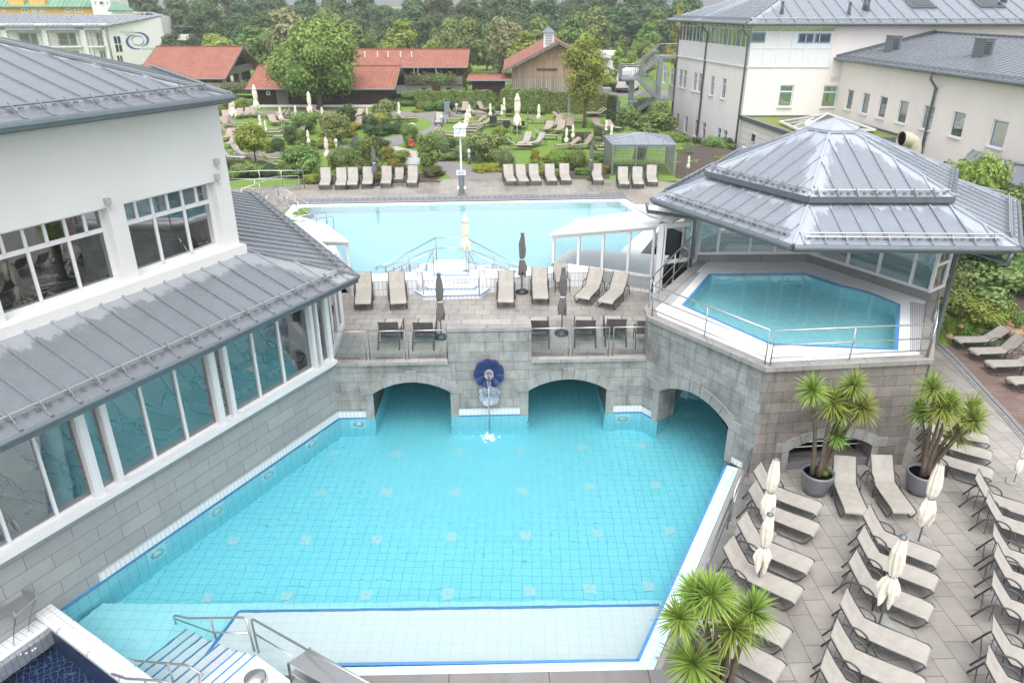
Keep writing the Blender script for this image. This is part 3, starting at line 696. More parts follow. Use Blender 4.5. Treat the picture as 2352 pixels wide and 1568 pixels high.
# spout
sp = at(45, 1385, 0.75)
t = thing('water_spout', 'flat stainless steel spout pouring water into the dark plunge pool', 'spout', sp)
sd = V(.94, -.22, 0).normalized(); sn = V(-sd.y, sd.x, 0); e_ = at(60, 1392, .95)
m = MB(); m.bar(e_ - sd * .9, e_, .55, .03); m.bar(e_ - sd * .9 + sn * .27 + V(0, 0, .06), e_ + sn * .27 + V(0, 0, .06), .03, .14); m.bar(e_ - sd * .9 - sn * .27 + V(0, 0, .06), e_ - sn * .27 + V(0, 0, .06), .03, .14); m.build('chute', M['steel'], t)
m = MB(); q0, q1 = e_ + V(0, 0, -.02), at(48, 1485, 0)
for s_ in (-.25, .24): m.tube([q0.lerp(q1, k / 8) + V(0, 0, .10 * math.sin(k / 8 * 3.14)) + sn * s_ * (1 - .3 * k / 8) for k in range(9)], .012, 6)
m.build('water_jet', M['jet'], t, True)
m = MB()
for i in range(70):
    a = rnd.random() * 6.28; r = abs(rnd.gauss(0, .18)); s_ = .012 + .018 * rnd.random(); m.lathe([(0.0001, -s_ * .5), (s_, 0), (0.0001, s_ * .6)], c=q1 + V(math.cos(a) * r, math.sin(a) * r * .6, 0.0), n=5)
m.build('splash', M['foam'], t)
# stairs
t = thing('pool_steps', 'white tiled steps with blue edge stripes rising out of the shallow water', 'steps', (-5.6, 10.4, 0))
s0 = V(-7.60, 12.42, 0); s1 = V(-5.16, 10.70, 0); nd = V(-.44, -.74, 0).normalized(); sdv = (s1 - s0) / 9
m = MB(math.atan2(nd.y, nd.x)); ms = MB()
for i in range(10):
    z = -1.0 + .155 * i; p = s0 + sdv * i; q = p + sdv * (1.0 if i < 9 else 3.6)
    m.prism([p, q, q + nd * 4.2, p + nd * 4.2], -1.35 + .001 * i, z)
    ms.box(p + nd * 2.1 + sdv * .10 + V(0, 0, z + .004), (4.2, .042, .012), math.atan2(nd.y, nd.x))
m.build('treads', M['tilew2'], t); ms.build('edge_stripes', M['bluetile'], t)
m = MB(); m.lathe([(.0001, .0), (.17, .0), (.22, .06), (.21, .14), (.12, .19), (.0001, .2)], c=at(588, 1566, .42) , n=20); tag(m.build('steel_bowl', M['steel'], None, True), 'round stainless steel cap on the white step landing at the bottom edge', 'cap')
# ================================================================ generic architecture
def cutpoly(pts2, u):
    vs = []
    n = len(pts2)
    for i in range(n):
        (a, b), (c, d) = pts2[i], pts2[(i + 1) % n]
        if (a - u) * (c - u) < 0: vs.append(b + (d - b) * (u - a) / (c - a))
    return (min(vs), max(vs)) if len(vs) >= 2 else None
def roof(name, pts, mt, parent, sp=0.6, seam=(0.05, 0.05), off=0.3, drybase=0.0, thick=0.08, grid=0.6, under=None):
    pts = [Vector(p) for p in pts]; a, b = pts[0], pts[1]; e = (b - a).normalized()
    nm = Vector((0, 0, 0))
    for i in range(len(pts)): nm += (pts[i] - a).cross(pts[(i + 1) % len(pts)] - a)
    nm.normalize()
    if nm.z < 0: nm = -nm
    s = nm.cross(e)
    if s.z < 0: s = -s
    P2 = [((p - a).dot(e), (p - a).dot(s)) for p in pts]
    umin, umax = min(p[0] for p in P2), max(p[0] for p in P2); vmax = max(p[1] for p in P2)
    bm = bmesh.new(); f = bm.faces.new([bm.verts.new(p) for p in pts])
    us = []; u = umin + off
    while u < umax: us.append(u); u += sp
    if seam:
        for u in us: bmesh.ops.bisect_plane(bm, geom=bm.verts[:] + bm.edges[:] + bm.faces[:], plane_co=a + e * u, plane_no=e)
    v = grid
    while v < vmax:
        bmesh.ops.bisect_plane(bm, geom=bm.verts[:] + bm.edges[:] + bm.faces[:], plane_co=a + s * v, plane_no=s); v += grid
    def dry(p):
        q = ((p - a).dot(e), (p - a).dot(s)); best = 9
        for i in range(1, len(P2)):
            (x0, y0), (x1, y1) = P2[i], P2[(i + 1) % len(P2)]; dx, dy = x1 - x0, y1 - y0; l = math.hypot(dx, dy)
            if l > 1e-6: best = min(best, abs((q[0] - x0) * dy - (q[1] - y0) * dx) / l)
        return best + drybase
    mb = MB(); dv = []
    for fc in bm.faces:
        vs = [v_.co.copy() for v_ in fc.verts]
        if fc.normal.dot(nm) < 0: vs.reverse()
        mb.poly(vs, [((p - a).dot(e), (p - a).dot(s)) for p in vs]); dv += [dry(p) for p in vs]
    bm.free()
    if seam:
        for u in us:
            c = cutpoly(P2, u)
            if c and c[1] - c[0] > .15:
                p, q = a + e * u + s * (c[0] + .02), a + e * u + s * c[1]; n0 = len(mb.v)
                mb.bar(p + nm * seam[1] / 2, q + nm * seam[1] / 2, seam[0], seam[1], nm)
                for vv in mb.v[n0:]: dv.append(dry(vv))
    n0 = len(mb.v); low = [p - nm * thick for p in pts]
    for i in range(len(pts)):
        j = (i + 1) % len(pts); mb.poly([pts[i], low[i], low[j], pts[j]])
    mb.poly(list(reversed(low))); dv += [9.0] * (len(mb.v) - n0)
    o = mb.build(name, mt, parent)
    at_ = o.data.attributes.new('dry', 'FLOAT', 'POINT')
    for i, d_ in enumerate(dv): at_.data[i].value = d_
    return (a, b, e, s, nm, us)
def gutter(parent, a, b, nm_out, r=.075, mt=None, fascia=True):
    m = MB(); a = Vector(a); b = Vector(b); n = Vector(nm_out).normalized()
    m.tube([a + n * r * .9 - V(0, 0, r * .6), b + n * r * .9 - V(0, 0, r * .6)], r, 10)
    if fascia: m.bar(a - V(0, 0, .12), b - V(0, 0, .12), .04, .16)
    m.build('gutter', mt or M['gut'], parent, False)
def snowrail(parent, info, up=.45, h=.12, pipes=1, trim=.3, clips=True, r=.022, mt='steel'):
    a, b, e, s, nm, us = info; Lb = (b - a).length; m = MB(); c = MB()
    for k in range(pipes):
        p = a + e * trim + s * (up - .10 * k) + nm * (h + .06 * (pipes - 1 - k)); q = b - e * trim + s * (up - .10 * k) + nm * (h + .06 * (pipes - 1 - k)); m.tube([p, q], r, 6)
    for u in us:
        if trim < u < Lb - trim:
            c.bar(a + e * u + s * (up - .22) + nm * .06, a + e * u + s * (up + .06) + nm * (h + .05), .022, .035, nm)
    if clips:
        u = trim + .15
        while u < Lb - trim: c.box(a + e * u + s * (up - .10) + nm * (h - .04), (.09, .05, .05), math.atan2(e.y, e.x)); u += .24
    m.build('snow_guard', M[mt], parent); c.build('snow_guard_bracket', M['galv'], parent)
def wall_holes(mb, P0, U, s0, s1, z0, z1, holes, nrm, depth=.16, mi=0):
    P = lambda s, z, d=0: V(P0.x + U.x * s - nrm.x * d, P0.y + U.y * s - nrm.y * d, z)
    us = sorted({s0, s1} | {h[0] for h in holes} | {h[1] for h in holes}); zs = sorted({z0, z1} | {h[2] for h in holes} | {h[3] for h in holes})
    for a, b in zip(us[:-1], us[1:]):
        for c, d in zip(zs[:-1], zs[1:]):
            mu, mz = (a + b) / 2, (c + d) / 2
            if not any(h[0] < mu < h[1] and h[2] < mz < h[3] for h in holes) and s0 <= mu <= s1 and z0 <= mz <= z1:
                mb.quad(P(a, c), P(b, c), P(b, d), P(a, d), mi)
    for h in holes:
        for (a, c), (b, d) in (((h[0], h[2]), (h[1], h[2])), ((h[1], h[2]), (h[1], h[3])), ((h[1], h[3]), (h[0], h[3])), ((h[0], h[3]), (h[0], h[2]))):
            mb.quad(P(a, c), P(b, d), P(b, d, depth), P(a, c, depth), mi)
def window(parent, P0, U, nrm, h, depth=.14, fr='pvc', trans=None, mull=(), fw=.06, glass='glassD', sill=True, inner=None, name='window', blind=None):
    s0, s1, z0, z1 = h; P = lambda s, z, d=0: V(P0.x + U.x * s - nrm.x * d, P0.y + U.y * s - nrm.y * d, z); az = math.atan2(U.y, U.x)
    m = MB(); T_ = .06
    def bx(sa, sb, za, zb, d=depth, t=T_, mb=m): mb.box(P((sa + sb) / 2, (za + zb) / 2, d), (sb - sa, t, zb - za), az)
    bx(s0, s0 + fw, z0, z1); bx(s1 - fw, s1, z0, z1); bx(s0 + fw, s1 - fw, z0, z0 + fw); bx(s0 + fw, s1 - fw, z1 - fw, z1)
    if trans: bx(s0 + fw, s1 - fw, trans - fw * .6, trans + fw * .6)
    for q in mull:
        if isinstance(q, tuple): bx(q[0] - fw * .4, q[0] + fw * .4, q[1], q[2])
        else: bx(q - fw * .5, q + fw * .5, z0 + fw, z1 - fw, depth, T_ * .9)
    w_ = m.build(name, M[fr], parent)
    if inner:
        m2 = MB(); zz = [z0 + fw, z1 - fw] if not trans else [z0 + fw, trans - fw * .6, trans + fw * .6, z1 - fw]
        for za, zb in zip(zz[::2], zz[1::2]):
            a_, b_, q = s0 + fw, s1 - fw, .035
            for r_ in ((a_, a_ + q, za, zb), (b_ - q, b_, za, zb), (a_ + q, b_ - q, za, za + q), (a_ + q, b_ - q, zb - q, zb)): bx(*r_, depth + .005, .05, m2)
        m2.build('sash', M[inner], w_, loc=None)
    m = MB(); m.quad(P(s0 + fw * .5, z0 + fw * .5, depth + .01), P(s1 - fw * .5, z0 + fw * .5, depth + .01), P(s1 - fw * .5, z1 - fw * .5, depth + .01), P(s0 + fw * .5, z1 - fw * .5, depth + .01)); m.build('pane', M[glass], w_)
    if blind:
        m = MB(); m.quad(P(s0, z0, depth + .06), P(s1, z0, depth + .06), P(s1, z0 + (z1 - z0) * blind, depth + .06), P(s0, z0 + (z1 - z0) * blind, depth + .06)); m.build('blind', M['poly'], w_)
    if sill:
        m = MB(); m.box(P((s0 + s1) / 2, z0 - .03, -.02), (s1 - s0 + .14, .14 + depth * .9, .05), az); m.build('sill', M['pvc'], w_)
    return w_
def onpl(x, y, P0, nrm):
    r = Vector(ray(x, y)); t = (Vector((P0.x, P0.y, 0)) ).dot(nrm) / r.dot(nrm); return Vector((r.x * t, r.y * t, CAMH + r.z * t))
def sof(p, P0, U): return (Vector((p.x, p.y, 0)) - Vector((P0.x, P0.y, 0))).dot(U)
def downpipe(name, label, pts, r=.06, parent=None, mt='gut'):
    m = MB(); m.tube(pts, r, 8)
    P = [Vector(p) for p in pts]
    a, b = P[-2], P[-1]; n = int((a - b).length / 2)
    for k in range(1, n + 1): c = a.lerp(b, k / (n + 1)); m.tube([c + V(0, 0, .03), c - V(0, 0, .03)], r * 1.25, 8)
    o = m.build(name, M[mt], parent, True)
    if not parent: tag(o, label, 'downpipe')
    return o
# ================================================================ left pool house
W0 = A.copy()
t = thing('pool_house', 'white pool house at the left, grey metal lean-to roof above a glazed granite base', 'building', A + UL * 5 - NL * 3)
PL = lambda s, o_, z: A + UL * s + NL * o_ + V(0, 0, z)
azL = math.atan2(UL.y, UL.x)
m = MB(); m.quad(PL(11.5, 0, -.1), PL(0, 0, -.1), PL(0, 0, 1.99), PL(11.5, 0, 1.99)); m.quad(PL(0, 0, -.1), PL(0, -.3, -.1), PL(0, -.3, 1.99), PL(0, 0, 1.99)); m.build('granite_base', M['graniteL'], t)
m = MB(); m.box(PL(4.2, .006, .155), (8.4, .02, .22), azL); m.build('tile_band', M['tilew'], t)
m = MB(); m.box(PL(5.72, -.03, 2.07), (11.6, .34, .14), azL); m.build('sill', M['pvc'], t)
sb = lambda x, y: sof(onpl(x, y, A, NL), A, UL)
piers = [(726, 838, .13), (738, 831, .10), (510, 962, .20), (539, 947, .14), (226, 1123, .22), (276, 1096, .16)]
mulls = [(659, 870), (603, 903), (436, 1004), (361, 1045), (134, 1174), (26, 1242)]
fr = MB()
for x, y in mulls: s_ = sb(x, y); fr.box(PL(s_, -.12, 3.42), (.065, .12, 2.6), azL)
for x, y, w_ in piers: s_ = sb(x, y); fr.box(PL(s_, -.07, 3.42), (w_, .22, 2.6), azL); fr.box(PL(s_ + .02, .05, 3.42), (w_ * .5, .03, 2.6), azL)
fr.box(PL(5.7, -.12, 4.70), (11.5, .14, .14), azL); fr.box(PL(5.7, -.12, 2.17), (11.5, .10, .07), azL)
fr.box(PL(-.02, -.10, 3.42), (.16, .2, 2.6), azL)
# corner return towards the terrace
cE = at(785, 752, 2.0); cN = Vector((-.559, .829, 0)).normalized()
for q in (0.35, .7):
    c_ = PL(0, -.1, 0).lerp(V(cE.x, cE.y, 0), q); fr.box((c_.x, c_.y, 3.4), (.08, .08, 2.6), azL)
fr.box((cE.x, cE.y, 3.35), (.16, .16, 2.7), azL); c_ = (PL(0, -.1, 0) + V(cE.x, cE.y, 0)) / 2
fr.bar(V(PL(0, -.1, 0).x, PL(0, -.1, 0).y, 2.1), V(cE.x, cE.y, 2.1), .18, .2); fr.bar(V(PL(0, -.1, 0).x, PL(0, -.1, 0).y, 4.6), V(cE.x, cE.y, 4.6), .12, .3)
e2_ = cE + cN * 7; fr.bar(V(cE.x, cE.y, 2.1), V(e2_.x, e2_.y, 2.1), .18, .2); fr.bar(V(cE.x, cE.y, 4.6), V(e2_.x, e2_.y, 4.6), .12, .3)
for q in (1.2, 2.4, 3.6, 4.8, 6.0): c_ = cE + cN * q; fr.box((c_.x, c_.y, 3.4), (.08, .08, 2.6), 0)
fr.build('window_frames', M['pvc'], t)
gl = MB(); gl.quad(PL(11.4, -.12, 2.15), PL(0.05, -.12, 2.15), PL(.05, -.12, 4.68), PL(11.4, -.12, 4.68))
p0 = PL(0, -.1, 0); gl.quad((p0.x, p0.y, 2.15), (cE.x, cE.y, 2.15), (cE.x, cE.y, 4.6), (p0.x, p0.y, 4.6)); gl.quad((cE.x, cE.y, 2.15), (e2_.x, e2_.y, 2.15), (e2_.x, e2_.y, 4.6), (cE.x, cE.y, 4.6))
gl.build('glazing', M['glass'], t)
m = MB(azL); m.prism([PL(11.4, -.2, 0), PL(0.1, -.2, 0), V(cE.x, cE.y, 0), V(e2_.x, e2_.y, 0), PL(2, -8, 0), PL(11.4, -8, 0)], 1.9, 2.0); m.build('interior_floor', M['tilew2'], t)
m = MB(); m.quad(PL(11.4, -5.2, 2), PL(-3, -5.2, 2), PL(-3, -5.2, 5), PL(11.4, -5.2, 5)); m.quad(PL(11.45, 0, 0), PL(11.45, -6, 0), PL(11.45, -6, 5), PL(11.45, 0, 5)); m.build('interior_wall', M['creamgrey'], t)
# lean-to roof
zE, zT = 4.8, 5.72
Cc = PL(-.71, .72, zE); Fc = at(588, 443, zE); Wc = PL(1.11, -2, zT); dE = (Fc - Cc).normalized(); LE = (Fc - Cc).length
i1 = roof('roof', [PL(13, .72, zE), Cc, Wc, PL(13, -2, zT)], M['zinc'], t, .60, (.06, .05), .1, -.3); snowrail(t, i1, .42, .13, 1, .2, True, .022)
gutter(t, i1[0], i1[1], NL, .05)
nE = Vector((dE.y, -dE.x, 0)); nE = nE if nE.x > 0 else -nE
Wf = Wc + dE * (LE - 3.3); i2 = roof('roof', [Cc, Fc, Wf, Wc], M['zinc'], t, .62, (.06, .05), .3, 2.0); snowrail(t, i2, .42, .13, 1, .3, True, .022)
gutter(t, Cc, Fc, nE, .05)
F2 = Fc + Vector((-1, .05, 0)) * 6; roof('roof', [Fc, F2, Wf + V(-6, 0, 0), Wf], M['zinc'], t, .62, (.06, .05), .3, 2.0)
m = MB(); m.bar(Cc + V(0, 0, .04), Wc + V(0, 0, .04), .09, .06); m.build('ridge_cap', M['galv'], t)
# upper storey
w1 = [sof(onpl(x, y, A - NL * 2, NL), A, UL) for x, y in ((518, 566), (319, 627))]; w2 = [sof(onpl(x, y, A - NL * 2, NL), A, UL) for x, y in ((286, 645), (13, 730))]
zb = onpl(518, 567, A - NL * 2, NL).z; zt = onpl(496, 416, A - NL * 2, NL).z
UP = A - NL * 2; h1 = (w1[0], w1[1], zb, zt); h2 = (w2[0], w2[1], zb, zt)
m = MB(); wall_holes(m, UP, UL, 1.11, 14, 5.2, 10.02, [h1, h2], NL, .30)
p_, q_ = Wc, Wc + dE * 9.6; m.quad((p_.x, p_.y, 5.2), (q_.x, q_.y, 5.2), (q_.x, q_.y, 10.02), (p_.x, p_.y, 10.02)); m.build('upper_wall', M['white'], t)
m = MB(); m.quad(PL(15, -7, 5.2), PL(1.5, -7, 5.2), PL(1.5, -7, 9.9), PL(15, -7, 9.9)); m.quad(PL(15, -2.05, 5.75), PL(1.2, -2.05, 5.75), PL(1.5, -7, 5.75), PL(15, -7, 5.75)); m.quad(PL(15, -2.05, 9.9), PL(1.2, -2.05, 9.9), PL(1.5, -7, 9.9), PL(15, -7, 9.9)); m.quad(PL(1.3, -2.1, 5.7), PL(1.5, -7, 5.7), PL(1.5, -7, 9.9), PL(1.3, -2.1, 9.9))
for s_ in (2.6, 5.9, 9): m.tube([PL(s_, -3.2, 5.75), PL(s_, -3.2, 9.9)], .16, 12)
m.build('upper_room', m_plain('grey interior', (.30, .31, .31), .6, 0, .1), t)
for h in (h1, h2):
    n6 = [h[0] + (h[1] - h[0]) * k / 6 for k in range(1, 6)]; tr = zt - (zt - zb) * .30
    window(t, UP, UL, NL, h, .27, 'pvc', tr, [(q, tr, zt) for q in n6] + [(q, zb, tr) for q in n6[1::2]], .085, 'glassD', False)
m = MB(); m.box(UP + UL * 7.5 + NL * .09 + V(0, 0, zb - .17), (12.9, .22, .26), azL)
m.box(UP + UL * 7.5 + NL * .05 + V(0, 0, 9.80), (12.9, .14, .12), azL)
m.build('wall_ledge', M['white'], t)
m = MB()
for i in range(26): m.box(UP + UL * (1.3 + i * .48 + (.12 if i % 3 == 0 else 0)) + NL * .35 + V(0, 0, 9.98), (.05, .7, .16), azL)
m.build('rafter_tails', M['soffit'], t)
for k, (x, y) in enumerate(((243, 462), (495, 406), (494, 371))):
    c_ = onpl(x, y, UP, NL); m = MB(); m.box(c_ + NL * .06, (.12, .12, .16), azL); m.tube([c_ + NL * .08 - V(0, 0, .05), c_ + NL * .1 - V(0, 0, .22)], .02, 6); m.build('wall_lamp', M['soffit'], t)
Ec = onpl(527, 218, UP + NL * .65, NL); zG = Ec.z; sE = sof(Ec, A, UL); hd = (UL + dE).normalized(); hn = V(hd.y, -hd.x, 0)
Hp = onpl(0, 97, Ec, hn); Hq = Ec.lerp(Hp, 1.6)
U0 = PL(15, -1.35, zG)
slope = (Hp.z - Ec.z) / abs((Hp - Ec).dot(NL)); inn = abs((Hq - Ec).dot(NL))
topn = PL(15, -1.35 - inn, zG + slope * inn)
i3 = roof('roof', [U0, V(Ec.x, Ec.y, zG), Hq, topn], M['zinc'], t, .60, (.05, .04), .1, .1, .1); snowrail(t, i3, .55, .12, 1, .35, True, .03, 'galv'); gutter(t, U0, Ec, NL, .1)
Ee = at(375, 163, zG); i4 = roof('roof', [V(Ec.x, Ec.y, zG), V(Ee.x, Ee.y, zG), Hq], M['zinc'], t, .62, (.05, .04), .2, 2.0, .1); snowrail(t, i4, .55, .12, 1, .35, True, .03, 'galv')
gutter(t, Ec, V(Ee.x, Ee.y, zG), nE, .1)
m = MB(); m.bar(Ec + V(0, 0, .05), Hq + V(0, 0, .05), .14, .07); m.build('ridge_cap', M['galv'], t)
# ================================================================ tower
DZ = 3.40
twr = thing('tower_base', 'hexagonal granite block base carrying the raised pool, with arches', 'building', V(8.5, 21, 0))
ULt = UT; LT = (T1 - TL).length; azT = math.atan2(UT.y, UT.x)
q1, q2 = .72, 3.42
m = MB(); arch_strips(m, TL, UT, 0, LT, -.005, DZ - .06, [(q1, q2, 1.12, 1.62)], NT, .75); m.build('wall_face', M['granite'], twr)
m = MB(); voussoirs(m, TL, UT, NT, q1, q2, 1.12, 1.62, .34, 7, .24); m.build('arch_stones', M['stone'], twr)
m = MB()
for a_, b_ in ((0, q1 - .24), (q2 + .24, q2 + .62)): m.box(TL + UT * ((a_ + b_) / 2) + NT * .006 + V(0, 0, .14), (b_ - a_, .02, .18), azT)
m.build('tile_band', M['tilew'], twr)
U2 = (T2 - T1).normalized(); N2 = V(U2.y, -U2.x, 0); az2 = math.atan2(U2.y, U2.x)
m = MB(); arch_strips(m, T1, U2, 0, (T2 - T1).length, -.1, DZ - .06, [(1.05, 3.55, .72, 1.12)], N2, .7); m.build('wall_face', M['graniteS'], twr)
m = MB(); voussoirs(m, T1, U2, N2, 1.05, 3.55, .72, 1.12, .28, 7, .2); m.build('arch_stones', M['stone'], twr)
m = MB(); c_ = T1 + U2 * 2.3 - N2 * .35; m.box((c_.x, c_.y, .12), (2.6, .5, .24), az2); m.build('sill_block', M['copingD'], twr)
m = MB(); 
for z in (.62, .78): m.tube([T1 + U2 * 1.1 - N2 * .3 + V(0, 0, z), T1 + U2 * 3.5 - N2 * .3 + V(0, 0, z)], .02, 6)
m.build('guard_bar', M['steel'], twr)
OUT = [TL, T1, T2, TR, V(14.9, 24.1, 0), V(12.3, 28.9, 0), V(8.6, 28.9, 0), TB, TL2]
m = MB()
for p, q in ((T2, TR), (TR, V(14.9, 24.1, 0)), (V(14.9, 24.1, 0), V(12.3, 28.9, 0)), (V(12.3, 28.9, 0), V(8.6, 28.9, 0)), (TB, TL2), (TL2, TL)): wallq(m, p, q, -.1 if p.x > 7 else 1.9, DZ - .06)
m.build('wall_face', M['granite'], twr)
m = MB(); m.prism([T1 + V(.2, .7, 0), T2 + V(-.2, .7, 0), V(11.2, 22.5, 0), V(6.4, 22.5, 0)], 1.74, 1.78); m.build('vault', M['stone'], twr)
from mathutils.geometry import tessellate_polygon
def ringpoly(mb, outer, inner, z):
    o3 = [Vector((p.x, p.y, z)) for p in outer]; i3_ = [Vector((p.x, p.y, z)) for p in inner]
    al = o3 + i3_
    for tri in tessellate_polygon([o3, i3_]):
        a, b, c = [al[i] for i in tri]
        if (b - a).cross(c - a).z < 0: b, c = c, b
        mb.poly([a, b, c])
def inset(poly, d):
    n = len(poly); res = []; ar = sum(poly[i].x * poly[(i + 1) % n].y - poly[(i + 1) % n].x * poly[i].y for i in range(n)); sg = 1 if ar > 0 else -1
    for i in range(n):
        p, c, q = poly[i - 1], poly[i], poly[(i + 1) % n]; d1 = (c - p); d2 = (q - c); d1.z = d2.z = 0; d1.normalize(); d2.normalize()
        n1 = V(-d1.y, d1.x, 0) * sg; n2_ = V(-d2.y, d2.x, 0) * sg; b_ = (n1 + n2_); k = b_.dot(n1); res.append(c + b_ * (d / k if abs(k) > .1 else d))
    return res
WP = [at(x, y, DZ - .02) for x, y in ((1565, 702), (1770, 793), (2063, 806), (2068, 700), (2000, 672), (1930, 655), (1852, 628), (1628, 630))]
WP = [V(p.x, p.y, 0) for p in WP]
GO = [TL + NT * .08, T1 + (NT + N2) * .06, T2 + N2 * .08 + V(.06, 0, 0), TR + V(.1, 0, 0), V(14.9, 24.1, 0), V(12.3, 28.9, 0), V(8.6, 28.9, 0), TB, TL2 + V(-.08, 0, 0)]
GI = inset(GO, .34)
m = MB(); ringpoly(m, GO, GI, DZ + .04); n_ = len(GO)
for i in range(n_):
    wallq(m, GO[i], GO[(i + 1) % n_], DZ - .09, DZ + .04); wallq(m, GI[(i + 1) % n_], GI[i], DZ - .02, DZ + .04)
m.build('coping', M['coping'], twr)
m = MB(); ringpoly(m, [p for p in GI], WP, DZ); m.build('deck_tiles', M['tilew2'], twr)
m = MB(); wi = inset(WP, .10); ringpoly(m, WP, wi, DZ + .006)
for i in range(len(WP)): wallq(m, wi[(i + 1) % 8], wi[i], DZ - .10, DZ + .006)
m.build('blue_rim', M['bluetile'], twr)
m = MB(); wd = MB(); wd.poly([(p.x, p.y, DZ - 1.15) for p in wi]); wd.build('basin_floor', M['poolt2'], twr)
for i in range(len(WP)): wallq(m, wi[(i + 1) % 8], wi[i], DZ - 1.15, DZ - .02)
m.build('basin_wall', M['poolt2'], twr)
m = MB(); m.prism(inset(wi, -.03), DZ - 1.3, DZ - .03); o = m.build('raised_pool_water', M['water3']); struct(o); o['label'] = 'turquoise water of the small raised pool'
M['grate'] = m_blocks('white grating', ((.66, .66, .68), (.64, .64, .66)), (.20, .20, .22), .10, .05, .012, .5, off=0, stain=0, speck=False)
g0, g1 = WP[0] + V(-.30, .05, 0), WP[7] + V(-.30, .1, 0)
for a_, b_, wd_ in ((g0, g1, -.42), (WP[2] + V(.33, 0, 0), WP[3] + V(.42, .2, 0), .5)):
    m = MB(); d_ = (b_ - a_).normalized(); n2_ = V(d_.y, -d_.x, 0) * (abs(wd_)) * (1 if wd_ > 0 else -1); m.ang = math.atan2(d_.y, d_.x)
    m.prism([a_, b_, b_ + n2_, a_ + n2_], DZ - .02, DZ + .008); m.build('overflow_grating', M['grate'], twr)
# glass pavilion above
gp = thing('glass_pavilion', 'glazed pavilion under a two-tier hexagonal grey metal roof beside the raised pool', 'building', V(10.8, 25, DZ))
g0, g1, g2, g3 = V(6.95, 26.35, 0), V(11.15, 26.45, 0), V(13.62, 22.35, 0), V(14.35, 22.9, 0)
ring = [g0, g1, g2, g3, V(15.0, 25.0, 0), V(12.9, 29.2, 0), V(8.4, 29.2, 0), V(6.6, 27.2, 0)]
fr = MB(); gl = MB(); pl = MB()
def gwall(p, q, ss, z0, z1, tr=()):
    d_ = (q - p); l = d_.length; u_ = d_ / l; az = math.atan2(u_.y, u_.x)
    for s_ in [0] + ss + [l]: fr.box((p.x + u_.x * s_, p.y + u_.y * s_, (z0 + z1) / 2), (.09, .10, z1 - z0), az)
    for z in (z0 + .05, z1 - .05) + tuple(tr): fr.box(((p.x + q.x) / 2, (p.y + q.y) / 2, z), (l, .09, .10), az)
    gl.quad((p.x, p.y, z0), (q.x, q.y, z0), (q.x, q.y, z1), (p.x, p.y, z1))
    pl.box(((p.x + q.x) / 2, (p.y + q.y) / 2, z0 - .14), (l + .05, .16, .28), az)
gwall(g0, g1, [.75, 1.95, 2.9, 3.4], DZ + .28, 5.95); gwall(g1, g2, [.45, 1.7, 2.9, 4.1], DZ + .28, 5.95); gwall(g2, g3, [], DZ + .28, 5.95, (4.6, 5.5))
for a_, b_ in zip(ring[3:], ring[4:] + ring[:1]): gwall(a_, b_, [1.5, 3.0] if (b_ - a_).length > 4 else [], DZ + .28, 5.95)
fr.build('window_frames', M['pvc'], gp); gl.build('glazing', M['glass'], gp); pl.build('plinth', M['copingD'], gp)
m = MB(); m.prism([p for p in ring], DZ - .03, DZ + .01); m.build('interior_floor', M['tilew2'], gp)
m = MB(); p = TB + V(0, .1, 0); m.box(((p.x + g0.x) / 2 + .0, (p.y + g0.y) / 2, (DZ + 5.9) / 2), ((g0 - p).length + .4, .1, 5.9 - DZ), math.atan2((g0 - p).y, (g0 - p).x))
m.box((g3.x + .25, g3.y + .1, 4.6), (.5, .08, 2.6), R(60)); m.build('white_panel', M['sheet'], gp)
# roofs: lower tier
c6 = V(11.17, 24.9 + .35, 0)
P_fl, P_fr = at(1823, 562, 6.0), at(2340, 566, 6.0); P_l = at(1472, 455, 6.0)
e6 = P_fr - P_fl; Rr6 = e6.length; cen = P_fl + rot2(e6, R(60)); ang0 = math.atan2(e6.y, e6.x)
hexv = [V(cen.x + Rr6 * math.cos(ang0 + R(240 + 60 * k)), cen.y + Rr6 * math.sin(ang0 + R(240 + 60 * k)), 6.0) for k in range(6)]
q_fl, q_fr = at(1858, 452, 6.98), at(2194, 452, 6.98); e7 = q_fr - q_fl; R7 = e7.length; cen7 = q_fl + rot2(e7, R(60)); ang7 = math.atan2(e7.y, e7.x)
def hexr(c_, r_, a_, z): return [V(c_.x + r_ * math.cos(a_ + R(240 + 60 * k)), c_.y + r_ * math.sin(a_ + R(240 + 60 * k)), z) for k in range(6)]
h7 = hexr(cen7, R7, ang7, 6.98); h7i = hexr(cen7, R7 * .93, ang7, 6.78)
ap = at(1916, 277, 8.75); ap = V(cen7.x * .6 + cen.x * .1 + .3 * ap.x, cen7.y * .85 + .15 * cen.y, 0)
capc = V(xat(1914, 297, ap.y), ap.y, zat(297, ap.y)); h8 = hexr(capc, .75, ang7, capc.z); h8[0:] = h8
for k in range(6):
    a_, b_ = hexv[k], hexv[(k + 1) % 6]
    inf = roof('roof', [a_, b_, h7i[(k + 1) % 6], h7i[k]], M['zincB'], gp, .60, (.045, .045), .32, .0, .1, .3)
    snowrail(gp, inf, .35, .10, 2, .35, True, .025)
    d_ = (b_ - a_); no = V(d_.y, -d_.x, 0).normalized(); gutter(gp, a_ - V(0, 0, .02), b_ - V(0, 0, .02), no, .08)
    a_, b_ = h7[k], h7[(k + 1) % 6]
    inf = roof('roof', [a_, b_, h8[(k + 1) % 6], h8[k]], M['zincB'], gp, .58, (.045, .045), .3, .0, .05, .3)
    snowrail(gp, inf, .22, .09, 1, .1, True, .022)
    m = MB(); m.quad(h7i[k] + V(0, 0, -.02), h7i[(k + 1) % 6] + V(0, 0, -.02), b_ - V(0, 0, .0), a_); m.bar(a_ - V(0, 0, .09), b_ - V(0, 0, .09), .05, .18); m.build('fascia', M['gut'], gp)
